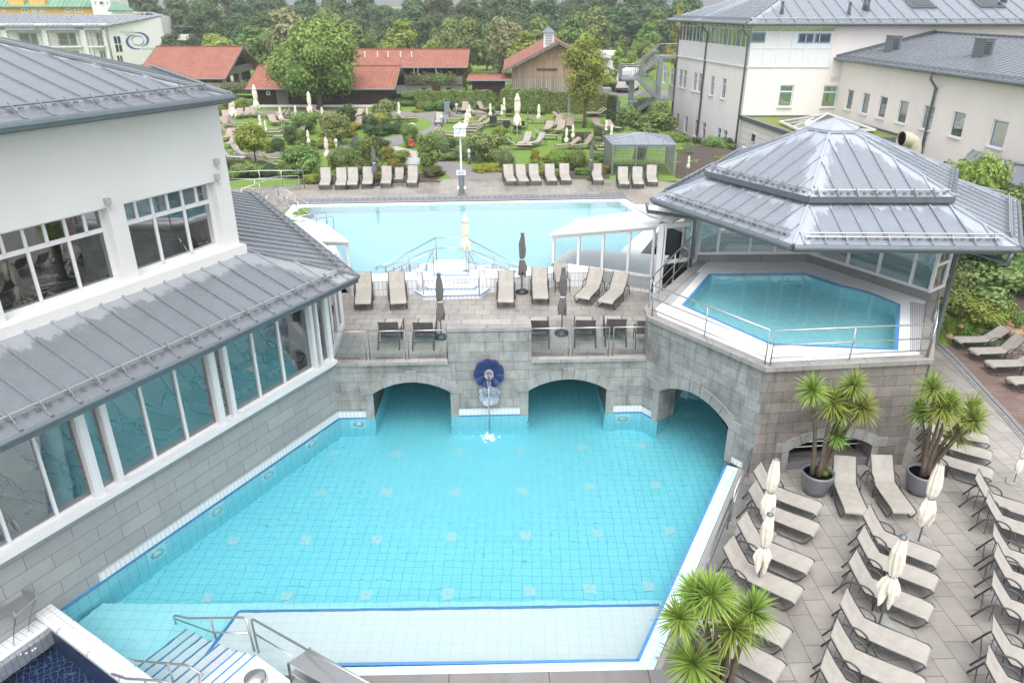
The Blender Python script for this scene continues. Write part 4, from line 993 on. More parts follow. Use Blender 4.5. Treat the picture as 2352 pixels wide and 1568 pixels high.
m = MB(); apx = V(capc.x, capc.y, capc.z + .38); h9 = hexr(capc, .88, ang7, capc.z + .08)
for k in range(6):
    m.poly([h9[k], h9[(k + 1) % 6], apx]); m.quad(h9[k] - V(0, 0, .10), h9[(k + 1) % 6] - V(0, 0, .10), h9[(k + 1) % 6], h9[k])
    m.bar(h9[k], apx, .04, .04)
m.poly([p - V(0, 0, .1) for p in reversed(h9)])
o = m.build('roof_cap', M['zincB'], gp)
m = MB()
for k in range(6): m.bar(hexv[k] + V(0, 0, .03), h7i[k] + V(0, 0, .03), .07, .05); m.bar(h7[k] + V(0, 0, .03), h8[k] + V(0, 0, .03), .07, .05)
m.build('ridge_cap', M['zincB'], gp)
downpipe('downpipe', '', [P_l + V(.2, -.15, -.15), P_l + V(.25, -.1, -.45), V(6.55, 25.6, 5.25), V(6.55, 25.6, DZ)], .07, gp)
pr = hexv[1]; downpipe('downpipe', '', [pr + V(-.15, 0, -.15), pr + V(-.15, 0, -.5), V(13.95, 21.95, 5.3), V(13.9, 21.85, 3.0), V(13.85, 21.8, .1)], .07, gp)
# ================================================================ rails
def railing(name, label, pts, h=1.0, mids=(.55, .12), post_every=1.9, z=0, cat='railing', group=None, r=.024, mt='steel', glass=None, posts=None):
    pts = [Vector(p) for p in pts]; t = thing(name, label, cat, (pts[0] + pts[-1]) / 2, group); up = lambda p, q: p + V(0, 0, q)
    m = MB(); m.tube([up(pts[0], 0)] + [up(p, h) for p in pts] + [up(pts[-1], 0)], r, 8); m.build('handrail', M[mt], t, True)
    for q in mids: m = MB(); m.tube([up(p, q) for p in pts], r * .75, 6); m.build('mid_rail', M[mt], t, True)
    for a, b in zip(pts[:-1], pts[1:]):
        n = max(1, round((b - a).length / post_every))
        for k in range(1, n + (0 if (b - pts[-1]).length < 1e-6 else 1)):
            p = a.lerp(b, k / n); m = MB(); m.tube([p, up(p, h)], r * .85, 6); m.lathe([(.05, 0), (.05, .012), (.02, .015)], c=p, n=10); m.build('post', M[mt], t, True)
    if glass:
        for a, b in zip(pts[:-1], pts[1:]):
            d = (b - a).normalized(); m = MB(); m.quad(up(a + d * .08, .06), up(b - d * .08, .06), up(b - d * .08, glass), up(a + d * .08, glass)); m.build('glass_panel', M['glassC'], t)
    return t
zc = DZ + .04
cr = lambda p, q=.17: p
c0_, c1_, c2_, c3_, c4_ = [inset(GO, .15)[i] for i in (8, 0, 1, 2, 3)]
railing('guard_rail', 'three bar steel railing along the left edge of the raised pool', [V(p.x, p.y, zc) for p in (c1_, c2_ + (c1_ - c2_).normalized() * .08)], 1.0, (.58, .22), 2.1, group='railings round the raised pool')
railing('guard_rail', 'three bar steel railing along the front edge of the raised pool', [V(p.x, p.y, zc) for p in (c2_ + U2 * .08, c3_ - U2 * .05)], 1.0, (.58, .22), 2.2, group='railings round the raised pool')
railing('guard_rail', 'steel railing running back along the right edge of the raised pool', [V(p.x, p.y, zc) for p in (c3_, c3_.lerp(c4_, .62))], 1.0, (.58, .22), 1.5, group='railings round the raised pool')
railing('guard_rail', 'dark steel railing rising beside the glass door, left rear of the raised pool', [V(c1_.x, c1_.y, zc), V(c0_.x, c0_.y, zc), V(TB.x - .05, TB.y - .15, zc + .25)], 1.0, (.58, .22), 2.0, group='railings round the raised pool')
# glass railings on the arch wall
def at_on(x, P0, U, z): # point of line at photo x on level z
    n_ = V(U.y, -U.x, 0); lo = None
    best = min(((abs(1176 + FOC * (P0 + U * s).x / dep((P0 + U * s) + V(0, 0, z)) - x), s) for s in [i * .02 for i in range(0, 560)]))
    p = P0 + U * best[1]; return V(p.x, p.y, z)
pan = [(748, 757), (764, 842), (850, 932), (940, 1027), (1218, 1305), (1315, 1397), (1407, 1484)]
desc = ['narrow glass railing panel against the pool house', 'glass railing panel, first from the pool house', 'glass railing panel over the left arch', 'glass railing panel against the left side of the parapet block', 'glass railing panel against the right side of the parapet block', 'glass railing panel over the right arch', 'glass railing panel against the tower base']
for (x0, x1), ds in zip(pan, desc):
    if x0 < 760: p, q = at_on(764, A + NF * -.14, UF, 2.04) + V(-.02, .05, 0), at_on(764, A + NF * -.14, UF, 2.04) + V(-.25, .6, 0)
    else: p, q = at_on(x0, A - NF * .14, UF, 2.04), at_on(x1, A - NF * .14, UF, 2.04)
    railing('glass_railing', ds, [p, q], 0.98, (), 9, group='glass railings above the arches', glass=.82)
# right-hand pool edge rail and others
pr0 = corner(.66, .4) ; 
pA = RE + nR * .68 + dR * -.2; 
railing('pool_handrail', 'steel handrail between the pool and the sun deck, far section at the tower', [pA + V(0, 0, .02), pA - dR * 2.2 + V(0, 0, .02)], .95, (.5,), 2.4)
railing('pool_handrail', 'steel handrail between the pool and the sun deck, near section behind the yucca', [pA - dR * 2.55 + V(0, 0, .02), pA - dR * 7.2 + V(0, 0, .02)], .95, (.5,), 2.4)
def rail_path(name, label, path, mids, posts, cat='handrail', r=.024):
    t = thing(name, label, cat, path[0]); m = MB(); m.tube(path, r, 8); m.build('handrail', M['steel'], t, True)
    for q in mids: m = MB(); m.tube(q, r * .8, 6); m.build('mid_rail', M['steel'], t, True)
    for a, b in posts: m = MB(); m.tube([a, b], r * .9, 6); m.build('post', M['steel'], t, True)
    return t
# stair rails at the near left
qa = at(409, 1457, -.8); z2 = .52
f = lambda x, y, z: at(x, y, z)
rail_path('stair_handrail', 'steel handrail standing in the water on the far side of the blue striped steps', [f(411, 1458, -.85), f(399, 1414, .05), f(403, 1412.5, .08), f(432, 1419, .15), f(557, 1417, .62), f(566, 1420, .66), f(585, 1497, -.10)],
  [[f(405, 1433, -.4), f(432, 1440, -.3), f(491, 1452, .0), f(570, 1453, .35)]], [(f(500, 1483, -.5), f(484, 1420, .42))])
rail_path('stair_handrail', 'steel handrail rising from the water to the steel counter at the bottom', [f(595, 1502, -.15), f(577, 1422, .72), f(581, 1421, .78), f(710, 1494, 1.25), f(852, 1571, 1.62)], [[f(588, 1456, .45), f(672, 1507, .75)]], [])
rail_path('stair_handrail', 'steel handrail crossing the near end of the blue striped steps', [f(300, 1513, .5), f(310, 1516.5, .62), f(427, 1526, 1.0), f(466, 1548, 1.0), f(455, 1575, .55)], [], [(f(400, 1572, .1), f(385, 1522.5, .9)), (f(462, 1575, .45), f(455, 1541, 1.0))])
rail_path('stair_handrail', 'steel handrail on the rim of the dark plunge pool', [f(255, 1543, .2), f(260, 1547, .42), f(290, 1557, .55), f(375, 1563, .75), f(395, 1575, .72)], [], [(f(335, 1580, .3), f(332, 1559, .66))])
# steel counter
k0, k1 = at(711, 1487, 1.15), at(855, 1569, 1.15); k2 = at(662, 1521, 1.15)
t = thing('steel_counter', 'stainless steel counter with shelves at the bottom edge beside the steps', 'counter', k0 - V(0, 0, 1.15))
dk = (k1 - k0).normalized(); wk = (k2 - k0)
for zz, nm_ in ((1.15, 'counter_top'), (.9, 'shelf'), (.65, 'shelf'), (.4, 'shelf')):
    m = MB(); q = V(0, 0, zz - 1.15); m.prism([k0 + q, k0 + q + dk * 3, k0 + q + dk * 3 + wk, k0 + q + wk], zz - .03, zz); m.build(nm_, M['steel'], t)
for a_ in (k0, k0 + wk, k0 + dk * 1.45, k0 + wk + dk * 1.45): m = MB(); m.bar(a_ - V(0, 0, 1.13), a_ - V(0, 0, .0), .04, .04, (0, 1, 0)); m.build('leg', M['steel'], t)
# ================================================================ upper pool
ZU = 2.6
up = [at(x, y, ZU - .04) for x, y in ((693, 478), (1421, 463.5), (1451, 485), (1490, 520), (1400, 600), (1263, 614.7), (815, 632), (775, 575), (748, 515), (667, 494))]
uo = [at(x, y, ZU) for x, y in ((672, 470), (1438, 457), (1478, 484), (1520, 520), (1440, 622), (1275, 626), (1181, 637), (806, 647), (770, 600), (735, 520), (650, 497))]
t = thing('upper_pool_edge', 'white tiled edge and front wall of the long pale blue upper pool', 'pool edge', (uo[5] + uo[7]) / 2)
m = MB(); ringpoly(m, uo, up, ZU)
for i in range(len(up)): wallq(m, up[(i + 1) % len(up)], up[i], ZU - 1.3, ZU)
m.build('ledge', M['tilew2'], t)
m = MB()
for i in range(len(uo)): wallq(m, uo[(i + 1) % len(uo)], uo[i], 1.9, ZU - .001)
m.build('front_wall', m_blocks('tall white wall tile', ((.80, .81, .82), (.76, .77, .78)), (.30, .30, .31), .16, .32, .008, .3, off=0, stain=0, speck=False), t)
m = MB(R(72)); m.poly([(p.x, p.y, ZU - 1.25) for p in up]); struct(m.build('upper_pool_floor', M['poolfar']))
m = MB(); m.prism([p + (p - V(-1, 33, 0)).normalized() * .03 for p in up], ZU - 1.5, ZU - .04); o = struct(m.build('upper_pool_water', M['water2'])); o['label'] = 'pale blue water of the long upper pool'
m = MB()
for a_, b_ in zip(up[:-1], up[1:]): m.bar(V(a_.x, a_.y, ZU - .02), V(b_.x, b_.y, ZU - .02), .03, .05)
struct(m.build('waterline_strip', M['poolt']))
# far deck
m = MB(R(2)); fd = [at(650, 466, ZU), at(1184, 455, ZU), at(1436, 452, ZU), at(1478, 484, ZU), V(8.2, 34, 0), V(6.9, 28.9, 0), V(13, 29.5, 0), V(15, 31, 0), V(15, 42, 0), at(1500, 415, ZU), at(1155, 411, ZU), at(1020, 411, ZU), at(1010, 418, ZU), at(745, 424, ZU), at(700, 424, ZU), at(590, 440, ZU)]
m.prism(fd, 2.3, ZU - .01); o = struct(m.build('far_deck', M['pave2'])); o['label'] = 'wet beige paving between the upper pool and the garden'
m = MB(); m.quad((14.2, 26.25, -.0), (40, 26.25, -.0), (40, 30.05, GZ + .03), (14.2, 30.05, GZ + .03)) if False else m.quad((14.2, 26.25, .012), (34, 26.25, .012), (34, 30.0, 2.6), (14.2, 30.0, 2.6)); m.quad((15, 30, 2.6), (34, 30, 2.6), (34, 36, 2.6), (15, 36, 2.6)); struct(m.build('planting_bed', M['bed']))
m = MB(R(20)); m.prism([at(x, y, ZU) for x, y in ((480, 436), (700, 424), (692, 462), (640, 490), (560, 470), (500, 450))], 2.3, ZU - .014); struct(m.build('ramp', M['pave2']))
ribbon('grey_coping', [at(668, 466.5, ZU), at(1184, 457, ZU), at(1438, 453.5, ZU)], .42, ZU + .004, M['copingD'])
M['slat'] = m_blocks('blue grey slatted drain', ((.20, .22, .27), (.17, .19, .23)), (.05, .05, .06), .30, 1.5, .02, .5, off=0, stain=0, speck=False)
ribbon('slatted_drain', [at(690, 460.5, ZU), at(1184, 451.5, ZU), at(1436, 448, ZU)], .55, ZU + .008, M['slat'])
# centre steps
t = thing('terrace_steps', 'white tiled octagonal steps with blue edges up to the upper pool', 'steps', at(1037, 660, 2))
lv = [(2.15, [(938, 659.5), (971.7, 680.7), (1104, 677), (1136.7, 654.5), (1125, 640), (950, 645)]), (2.3, [(966, 650), (983, 663), (1090.5, 662), (1106, 646), (1100, 634), (970, 636)]),
      (2.45, [(979, 640), (994, 649.5), (1077, 648), (1091, 637), (1085, 626), (984, 628)]), (2.62, [(993, 632), (1079, 632), (1071, 596), (1003, 596)])]
ns = ['step', 'step', 'step', 'platform']
for (z, px), nm_ in zip(lv, ns):
    P = [at(x, y, z) for x, y in px]; m = MB(R(-1)); m.prism(P, 1.98, z); o = m.build(nm_, bpy.data.materials['tall white wall tile'], t)
    m = MB(); k = 3 if len(P) == 6 else 1
    for a_, b_ in zip(P[:k], P[1:k + 1]): m.bar(a_ + V(0, 0, .002), b_ + V(0, 0, .002), .05, .02)
    m.build('edge_stripe', M['bluetile'], o)
# steps in the water on each side of the platform
for sx, lab in ((-1, 'left'), (1, 'right')):
    t = thing('water_steps', 'white steps with blue stripes descending into the upper pool, %s of the platform' % lab, 'steps', at(1037, 620, 2.4))
    m = MB(); ms = MB()
    for i in range(6):
        x0 = (1000 if sx < 0 else 1073) + sx * (i * 19); z = 2.52 - .14 * i; a_ = at(x0, 605, 2.5); b_ = at(x0, 631, 2.5); c_ = at(x0 + sx * 20, 631, 2.5); d_ = at(x0 + sx * 20, 605, 2.5)
        m.prism([a_, b_, c_, d_], 1.36 + .001 * i, z); ms.bar(V(d_.x, d_.y, z + .005), V(c_.x, c_.y, z + .005), .05, .02)
    m.build('treads', M['tilew2'], t); ms.build('edge_stripes', M['bluetile'], t)
ZP = 2.62
for sx, lab in ((-1, 'left'), (1, 'right')):
    X_ = lambda x: 1037 + sx * (x - 1037) if sx > 0 else x
    mx = lambda x: 2074 - x + 0 if sx > 0 else x
    pts = [at(mx(864), 631, 2.1), at(mx(864), 612, 2.7), at(mx(882), 609, 2.75), at(mx(999), 554, 3.55)]
    pts = [at(mx(864), 628, 2.3), at(mx(864), 613, 2.75), at(mx(884), 609, 2.8)]
    zt_ = ZP + .95; q = at(mx(1003), 597, ZP); q1 = q + V(0, 0, .95)
    r_ = rail_path('step_handrail', 'steel handrail sloping into the upper pool, back %s of the platform' % lab, pts + [q1], [[at(mx(866), 620, 2.5), q + V(0, 0, .5)]], [(q, q1), (pts[-1].lerp(q1, .45) - V(0, 0, .8), pts[-1].lerp(q1, .45))])
    q = at(mx(997), 630, ZP); q1 = q + V(0, 0, .95); e_ = at(mx(873), 630, 2.45)
    rail_path('step_handrail', 'steel handrail sloping into the upper pool, front %s of the platform' % lab, [e_, at(mx(900), 622, 2.7), q1], [[e_ + V(.3, 0, 0), q + V(0, 0, .5)]], [(q, q1), (e_.lerp(q1, .5) - V(0, 0, .75), e_.lerp(q1, .5))])
    e2 = at(mx(973), 676, 2.16)
    rail_path('step_handrail', 'steel handrail down the %s side of the terrace steps' % lab, [q1 - V(0, .05, .02), e2 + V(0, 0, .98), e2], [], [])
a_, b_ = at(1003, 597, ZP), at(1071, 597, ZP)
railing('platform_rail', 'steel railing across the water side of the platform', [a_, b_], .95, (.5,), 3)
for x, y, lab in ((965, 668, 'left'), (1109, 662, 'right')):
    p = at(x, y, 2.15); t = thing('bollard_lamp', 'white bollard lamp on the %s of the terrace steps' % lab, 'lamp', p, 'bollard lamps on the terrace steps')
    m = MB(); m.lathe([(.11, 0), (.11, .62)], c=p, n=16); m.build('post', M['paint'], t, True); m = MB(); m.lathe([(.10, .62), (.12, .64), (.12, .70), (.10, .71), (.12, .73), (.12, .82), (.08, .90), (.0001, .93)], c=p, n=16); m.build('head', M['paint'], t, True)
p = at(1438, 492, ZU); rail_path('pool_grab_rail', 'curved steel grab rail at the far right corner of the upper pool', [p + V(0, 0, -.5), p + V(0, 0, .25), p + V(.15, .1, .5), p + V(.5, .3, .6), p + V(.9, .5, .45), p + V(1.0, .55, .0)], [], [])
for x0, y0, x1, y1, lab in ((663, 500, 748, 487.5, 'far'), (668, 511, 764, 497.5, 'near')):
    a_, b_ = at(x0, y0, 3.1), at(x1, y1, 3.1)
    rail_path('pool_grab_rail', 'steel handrail running into the left end of the upper pool, %s one' % lab, [a_ - V(0, 0, .6), a_, b_, b_ - V(0, 0, .1) + V(.02, 0, 0), b_ - V(0, 0, .75)], [], [(a_.lerp(b_, .35), a_.lerp(b_, .35) - V(0, 0, .6)), (a_.lerp(b_, .72), a_.lerp(b_, .72) - V(0, 0, .9))])
# ramp stairs with rails at the left
lab_ = ['back row above the hedge', 'second row', 'third row', 'fourth row', 'nearest row beside the pool']
rl = [[(505, 412), (600, 406), (700, 406)], [(505, 425), (590, 428), (640, 422)], [(560, 452), (640, 420), (690, 418)], [(600, 452), (640, 450), (690, 485)], [(618, 470), (655, 448), (712, 486)]]
zz = [2.6, 2.6, 2.4, 2.3, 2.3]
for pts, lb, z_ in zip(rl, lab_, zz):
    P = [at(x, y + 26, z_) for x, y in pts]; railing('stair_railing', 'stainless railing at the steps left of the upper pool, ' + lb, P, 1.0, (.5,), 1.6)
m = MB(R(20))
for i in range(6):
    a_, b_, c_, d_ = at(590 + i * 14, 455 + i * 7, 2.6), at(650 + i * 12, 440 + i * 8, 2.6), at(660 + i * 12, 446 + i * 8, 2.6), at(604 + i * 14, 462 + i * 7, 2.6); m.prism([a_, b_, c_, d_], 1.5, 2.52 - i * .1)
tag(m.build('garden_steps', M['pave2']), 'grey stone steps with railings left of the upper pool', 'steps')
# ---- galleries with white roofs
def gallery(lab, C0, C1, zb, zf, zf1, back, splits, base_z, nrm=None):
    t = thing('pool_gallery', lab, 'gallery', C0); u_ = (C1 - C0); u_.z = 0; l = u_.length; u_.normalize(); az = math.atan2(u_.y, u_.x); P = lambda s, z: V(C0.x + u_.x * s, C0.y + u_.y * s, z); n_ = V(-u_.y, u_.x, 0)
    m = MB(); m.quad(P(0, base_z), P(l, base_z), P(l, zb), P(0, zb)); m.quad(P(0, base_z) + n_ * .12, P(0, base_z), P(0, zb), P(0, zb) + n_ * .12); m.quad(P(0, zb), P(l, zb), P(l, zb) + n_ * .12, P(0, zb) + n_ * .12); m.build('tiled_base', bpy.data.materials['tall white wall tile'], t)
    fr = MB(); 
    for s_ in [0.05] + splits + [l - .05]: z_ = zf + (zf1 - zf) * s_ / l; fr.box(P(s_, (zb + z_) / 2) + n_ * .05, (.10, .10, z_ - zb), az)
    fr.box(P(l / 2, zb + .05) + n_ * .05, (l, .11, .09), az); fr.bar(P(0, zf - .06) + n_ * .05, P(l, zf1 - .06) + n_ * .05, .11, .16)
    fr.build('window_frames', M['pvc'], t)
    g = MB(); g.quad(P(0, zb) + n_ * .05, P(l, zb) + n_ * .05, P(l, zf1) + n_ * .05, P(0, zf) + n_ * .05); g.build('glazing', M['glassC'], t)
    a_, b_ = P(-.12, zf + .05) - n_ * .12, P(l + .1, zf1 + .05) - n_ * .12
    m = MB(az)
    if l > 4:
        m.prism([P(0, 0), P(l, 0), P(l, 0) + n_ * 3.0, P(0, 0) + n_ * 2.2], zb - .5, zb + .01); m.build('interior_floor', M['tilew2'], t)
    c_, d_ = back; roof('roof', [a_, b_, d_, c_], M['poly'], t, .95, (.03, .02), .5, 5, .06)
    return t
g0_ = at(1267, 606, 2.62); g1_ = at(1497, 638, 2.62)
zf = zat(541, g0_.y); zf2 = zat(519, g1_.y)
gallery('low glazed gallery with a white panel roof between the upper pool and the tower', g0_, g1_, 2.62, zf, zf2, (at(1331, 502, zf + .15), at(1530, 474, zf2 + .25)), [(g1_ - g0_).length * q for q in (.27, .51, .76)], 1.95)
# tall glazed part at the tower
pz = at(1504, 697, 2.0); t = thing('glass_porch', 'tall white framed glass porch between the gallery and the raised pool', 'porch', pz)
pe = V(TB.x - .1, TB.y + .1, 0); d_ = (pe - pz); d_.z = 0; l = d_.length; d_.normalize(); zt2 = zat(517, pz.y)
m = MB(); m.box((pz.x, pz.y, (2 + zt2) / 2), (.18, .18, zt2 - 2.0), 0); m.box((pe.x, pe.y, (2 + zt2) / 2 + .3), (.12, .12, zt2 - 1.6), 0)
q_ = pz + d_ * l / 2; m.box((q_.x, q_.y, zt2 - .05), (l, .14, .16), math.atan2(d_.y, d_.x)); m.box((q_.x, q_.y, 3.6), (l, .12, .12), math.atan2(d_.y, d_.x)); m.box((q_.x, q_.y, 2.06), (l, .12, .12), math.atan2(d_.y, d_.x))
m.box((pz.x + .15, pz.y, (2 + zt2) / 2), (.06, .2, zt2 - 2.0), 0)
m.build('frame', M['pvc'], t); m = MB(); m.quad((pz.x, pz.y, 2), (pe.x, pe.y, 2), (pe.x, pe.y, zt2), (pz.x, pz.y, zt2)); m.build('glazing', M['glassC'], t)
roof('roof', [V(g1_.x - .3, g1_.y - .1, zt2 + .05), V(pz.x + .4, pz.y + .2, zt2 + .05), V(pe.x + .3, pe.y + .6, zt2 + .35), V(pe.x - 2.2, pe.y + 1.2, zt2 + .35)], M['poly'], t, .95, (.03, .02), .5, 5, .06)
h0 = at(718, 610, 2.62); h1_ = at(805, 614, 2.62); h0 = h1_ + V(-2.4, .15, 0)
gallery('small glazed gallery with a white roof at the pool house end of the upper pool', h0, h1_, 2.55, zat(556, h1_.y), zat(556, h1_.y), (at(668, 508, zat(552, h1_.y) + .2), at(748, 514, zat(552, h1_.y) + .2)), [1.2], 1.95)
# ================================================================ clock
cp_ = at(1061, 447, ZU); t = thing('pool_clock', 'white square clock on a white post with a 34°C sign, behind the upper pool', 'clock', cp_)
m = MB(); m.lathe([(.16, 0), (.16, 1.15), (.19, 1.17), (.19, 1.2), (.05, 1.22)], c=cp_, n=18); m.box(cp_ + V(0, 0, .02), (.5, .4, .04)); m.build('column', m_plain('patinated steel', (.22, .27, .26), .4, .5, .25, 5), t)
zc0 = zat(312, cp_.y); zc1 = zat(291, cp_.y)
m = MB(); m.box(cp_ + V(0, 0, (1.2 + zc0 - ZU) / 2), (.10, .10, zc0 - ZU - 1.2)); m.build('post', M['paint'], t)
m = MB(); hb = .31; m.box((cp_.x, cp_.y, (zc0 + zc1) / 2), (hb * 2, hb * 2, zc1 - zc0)); bx_ = m.build('clock_case', M['paint'], t)
m = MB(); q = [V(cp_.x + a_ * .36, cp_.y + b_ * .36, zc1) for a_, b_ in ((-1, -1), (1, -1), (1, 1), (-1, 1))]; ap_ = V(cp_.x, cp_.y, zc1 + .24)
for i in range(4): m.poly([q[i], q[(i + 1) % 4], ap_])
m.poly(q[::-1]); m.build('clock_roof', M['paint'], t)
zc = (zc0 + zc1) / 2; fy = cp_.y - hb - .006
m = MB()
for i in range(12):
    a_ = math.pi * i / 6; m.bar(V(cp_.x + math.sin(a_) * .19, fy, zc + math.cos(a_) * .19), V(cp_.x + math.sin(a_) * .25, fy, zc + math.cos(a_) * .25), .012 if i % 3 else .022, .006, (0, 1, 0))
for a_, l_, w_ in ((R(240), .15, .022), (R(12), .22, .016)): m.bar(V(cp_.x, fy - .004, zc), V(cp_.x + math.sin(a_) * l_, fy - .004, zc + math.cos(a_) * l_), w_, .006, (0, 1, 0))
m.build('dial_marks', M['blk'], bx_)
def text(s, size, loc, rx=R(90), rz=0, mt='blk', parent=None, name='lettering', align='CENTER'):
    c = bpy.data.curves.new(name, 'FONT'); c.body = s; c.size = size; c.align_x = align; c.align_y = 'CENTER'; c.extrude = .002
    o = bpy.data.objects.new(name, c); COL.objects.link(o); o.location = Vector(loc) - (parent_loc(parent) if parent else V(0, 0, 0)); o.rotation_euler = (rx, 0, rz); c.materials.append(M[mt])
    if parent: o.parent = parent
    me = bpy.data.meshes.new_from_object(o); q_ = bpy.data.objects.new(name, me); COL.objects.link(q_); q_.location = o.location; q_.rotation_euler = o.rotation_euler; q_.parent = o.parent
    bpy.data.objects.remove(o); return q_
zs1 = zat(395, cp_.y); m = MB(); m.box((cp_.x, cp_.y - .2, zs1), (.50, .02, .28)); sg = m.build('sign', M['paint'], t)
text('34°C', .17, (cp_.x, cp_.y - .214, zs1 - .045), parent=sg); text('Trimmbecken', .062, (cp_.x, cp_.y - .214, zs1 + .085), parent=sg)
m = MB()
for sx in (-1, 1): m.box((cp_.x + sx * .19, cp_.y - .12, zat(430, cp_.y)), (.13, .1, .16))
m.build('loudspeaker', M['paint'], t)
# ================================================================ cage pavilion
ck = [at(1405, 402, ZU), at(1545, 402, ZU)]; cw = ck[1] - ck[0]; t = thing('service_cage', 'grey mesh cage with a hipped zinc roof at the edge of the garden', 'cage', (ck[0] + ck[1]) / 2)
ze_ = 5.0; zs_c = [ck[0], ck[1], ck[1] + V(.2, 3.4, 0), ck[0] + V(-.1, 3.4, 0)]
zE_ = zat(334, ck[0].y - .3); zA_ = zat(303, ck[0].y + 1.7)
cc = (zs_c[0] + zs_c[2]) / 2; ro = [cc + (p - cc) * 1.05 for p in zs_c]
for i in range(4): roof('roof', [V(ro[i].x, ro[i].y, zE_), V(ro[(i + 1) % 4].x, ro[(i + 1) % 4].y, zE_), V(cc.x, cc.y, zA_)], M['zincB'], t, .9, (.04, .03), .5, 3, .05)
for p in zs_c + [zs_c[0].lerp(zs_c[1], .38)]: m = MB(); m.box((p.x, p.y, (ZU + zE_) / 2), (.10, .10, zE_ - ZU)); m.build('post', M['galv'], t)
for i in range(4):
    a_, b_ = zs_c[i], zs_c[(i + 1) % 4]; l = (b_ - a_).length; m = MB(); d_ = (b_ - a_) / l
    if i == 3: m.quad(V(a_.x, a_.y, ZU), V(b_.x, b_.y, ZU), V(b_.x, b_.y, zE_), V(a_.x, a_.y, zE_)); m.build('panel', M['galv'], t); continue
    n = int(l / .16)
    for k in range(1, n): p = a_ + d_ * (l * k / n); m.bar(V(p.x, p.y, ZU + .1), V(p.x, p.y, zE_ - .15), .016, .016, (0, 1, 0))
    k = ZU + .2
    while k < zE_ - .15: m.bar(V(a_.x, a_.y, k), V(b_.x, b_.y, k), .016, .016); k += .16
    m.build('mesh_panel', M['galv'], t)
    m = MB(); m.bar(V(a_.x, a_.y, zE_ - .1), V(b_.x, b_.y, zE_ - .1), .08, .1); m.build('beam', M['galv'], t)
# ================================================================ ground
m = MB()
def gq(x0, y0, x1, y1, z0, z1=None): z1 = z0 if z1 is None else z1; m.quad((x0, y0, z0), (x1, y0, z0), (x1, y1, z1), (x0, y1, z1))
GZ = 2.57
gq(-3000, 44, 13.2, 76, GZ); gq(-3000, 76, 3000, 4000, GZ); gq(62, 44, 3000, 76, GZ); m.quad((15, 44, .9), (62, 44, .9), (62, 43.9, GZ), (15, 43.9, GZ)); gq(15, 30, 3000, 44, GZ); gq(14.2, 26.2, 3000, 30, -.02, GZ); gq(34, -200, 3000, 26.2, -.02)
gq(-3000, -200, -14, 44, GZ); gq(-14, 33, -10.5, 44, GZ)
o = struct(m.build('ground', M['lawn'])); m = MB(); gq(14.8, 44, 62, 76, .9); m.quad((13.2, 44, GZ), (14.8, 44, .9), (14.8, 76, .9), (13.2, 76, GZ)); struct(m.build('planting_bed', M['bed']))
o = bpy.data.objects['ground']; o['label'] = 'mown green lawn of the garden'
def area(name, px, mt, dz=.004, z=GZ, lab=None):
    m = MB(R(10)); m.prism([at(x, y, z) for x, y in px], z - .1, z + dz); o = struct(m.build(name, mt)); 
    if lab: o['label'] = lab
    return o
area('garden_path', [(995.6, 371), (1005, 364), (1078, 381.5), (1155, 399), (1155, 412), (1040, 412), (1026, 402), (1018, 393)], M['asphalt'], .012)
area('garden_path', [(790, 259), (932, 258), (1034, 258.5), (1150, 257), (1150, 263), (1042, 269), (1026, 281), (1010, 291), (989, 306), (960, 314), (950, 309), (965, 303), (983, 295), (991.6, 288), (989, 280), (974.7, 272), (945.7, 266), (880, 262)], M['asphalt'], .012)
def rib(px, w_, mt, dz=.016, nm='garden_path'): return ribbon(nm, [at(x, y, GZ) for x, y in px], w_, GZ + dz, mt)
rib([(965, 308), (940, 314), (915, 320), (895, 328), (880, 334)], 2.2, M['asphalt'])
rib([(893, 339), (915, 345), (935, 350), (950, 358), (955, 367), (940, 378)], 1.5, m_plain('pale slab path', (.42, .41, .40), .5, 0, .15, 2))
rib([(515, 360), (588, 355), (650, 350), (730, 344), (810, 340), (895, 332)], 1.7, M['asphalt'], .02)
rib([(500, 262), (600, 258), (700, 256), (800, 258)], 2.2, M['asphalt'], .02)
M['farroad'] = M['asphalt']; rib([(1395, 214), (1500, 214), (1700, 214)], 6, M['asphalt'], .01, 'parking_area')
for px in ([(1550, 408), (1556, 345), (1600, 330), (1700, 350), (1760, 400), (1640, 425)], [(690, 424), (750, 424), (1000, 418), (1020, 402), (960, 398), (860, 405), (690, 402)], [(1160, 411), (1400, 411), (1400, 392), (1180, 392), (1120, 380), (1090, 378)], [(1030, 262), (1140, 250), (1420, 262), (1430, 253), (1000, 250)]):
    area('planting_bed', px, M['bed'], .008)
m = MB(R(5)); m.prism([at(2145, 778, 0), at(2352, 776, 0), V(34, 29.5, 0), V(15.2, 29.5, 0)], -.1, .03); struct(m.build('planting_bed', M['bed']))
# ================================================================ right-hand building complex
C = V(18.0, 59.44, 0); Fv = V(15.53, 73.44, 0); UFc = (Fv - C).normalized(); LF_ = (Fv - C).length; NFc = V(-UFc.y, UFc.x, 0); NFc = NFc if NFc.x < 0 else -NFc
zT_ = zat(58, C.y); zM_ = zat(112, C.y); zB_ = zat(156, C.y)
t = thing('clinic_building', 'three storey cream building with a glazed top floor and a grey metal hip roof, right', 'building', C)
def prow(lst, P0, nrm, U):
    z0 = sum(onpl(1176 + u / 4, b / 4, P0, nrm).z for u, a, b, w_ in lst) / len(lst); z1 = sum(onpl(1176 + u / 4, a / 4, P0, nrm).z for u, a, b, w_ in lst) / len(lst); hs_ = []
    for u, a, b, w_ in lst:
        s_ = sof(onpl(1176 + u / 4, (a + b) / 8, P0, nrm), P0, U); hs_.append((s_ - .36, s_ + .36, z0, z1))
    return hs_
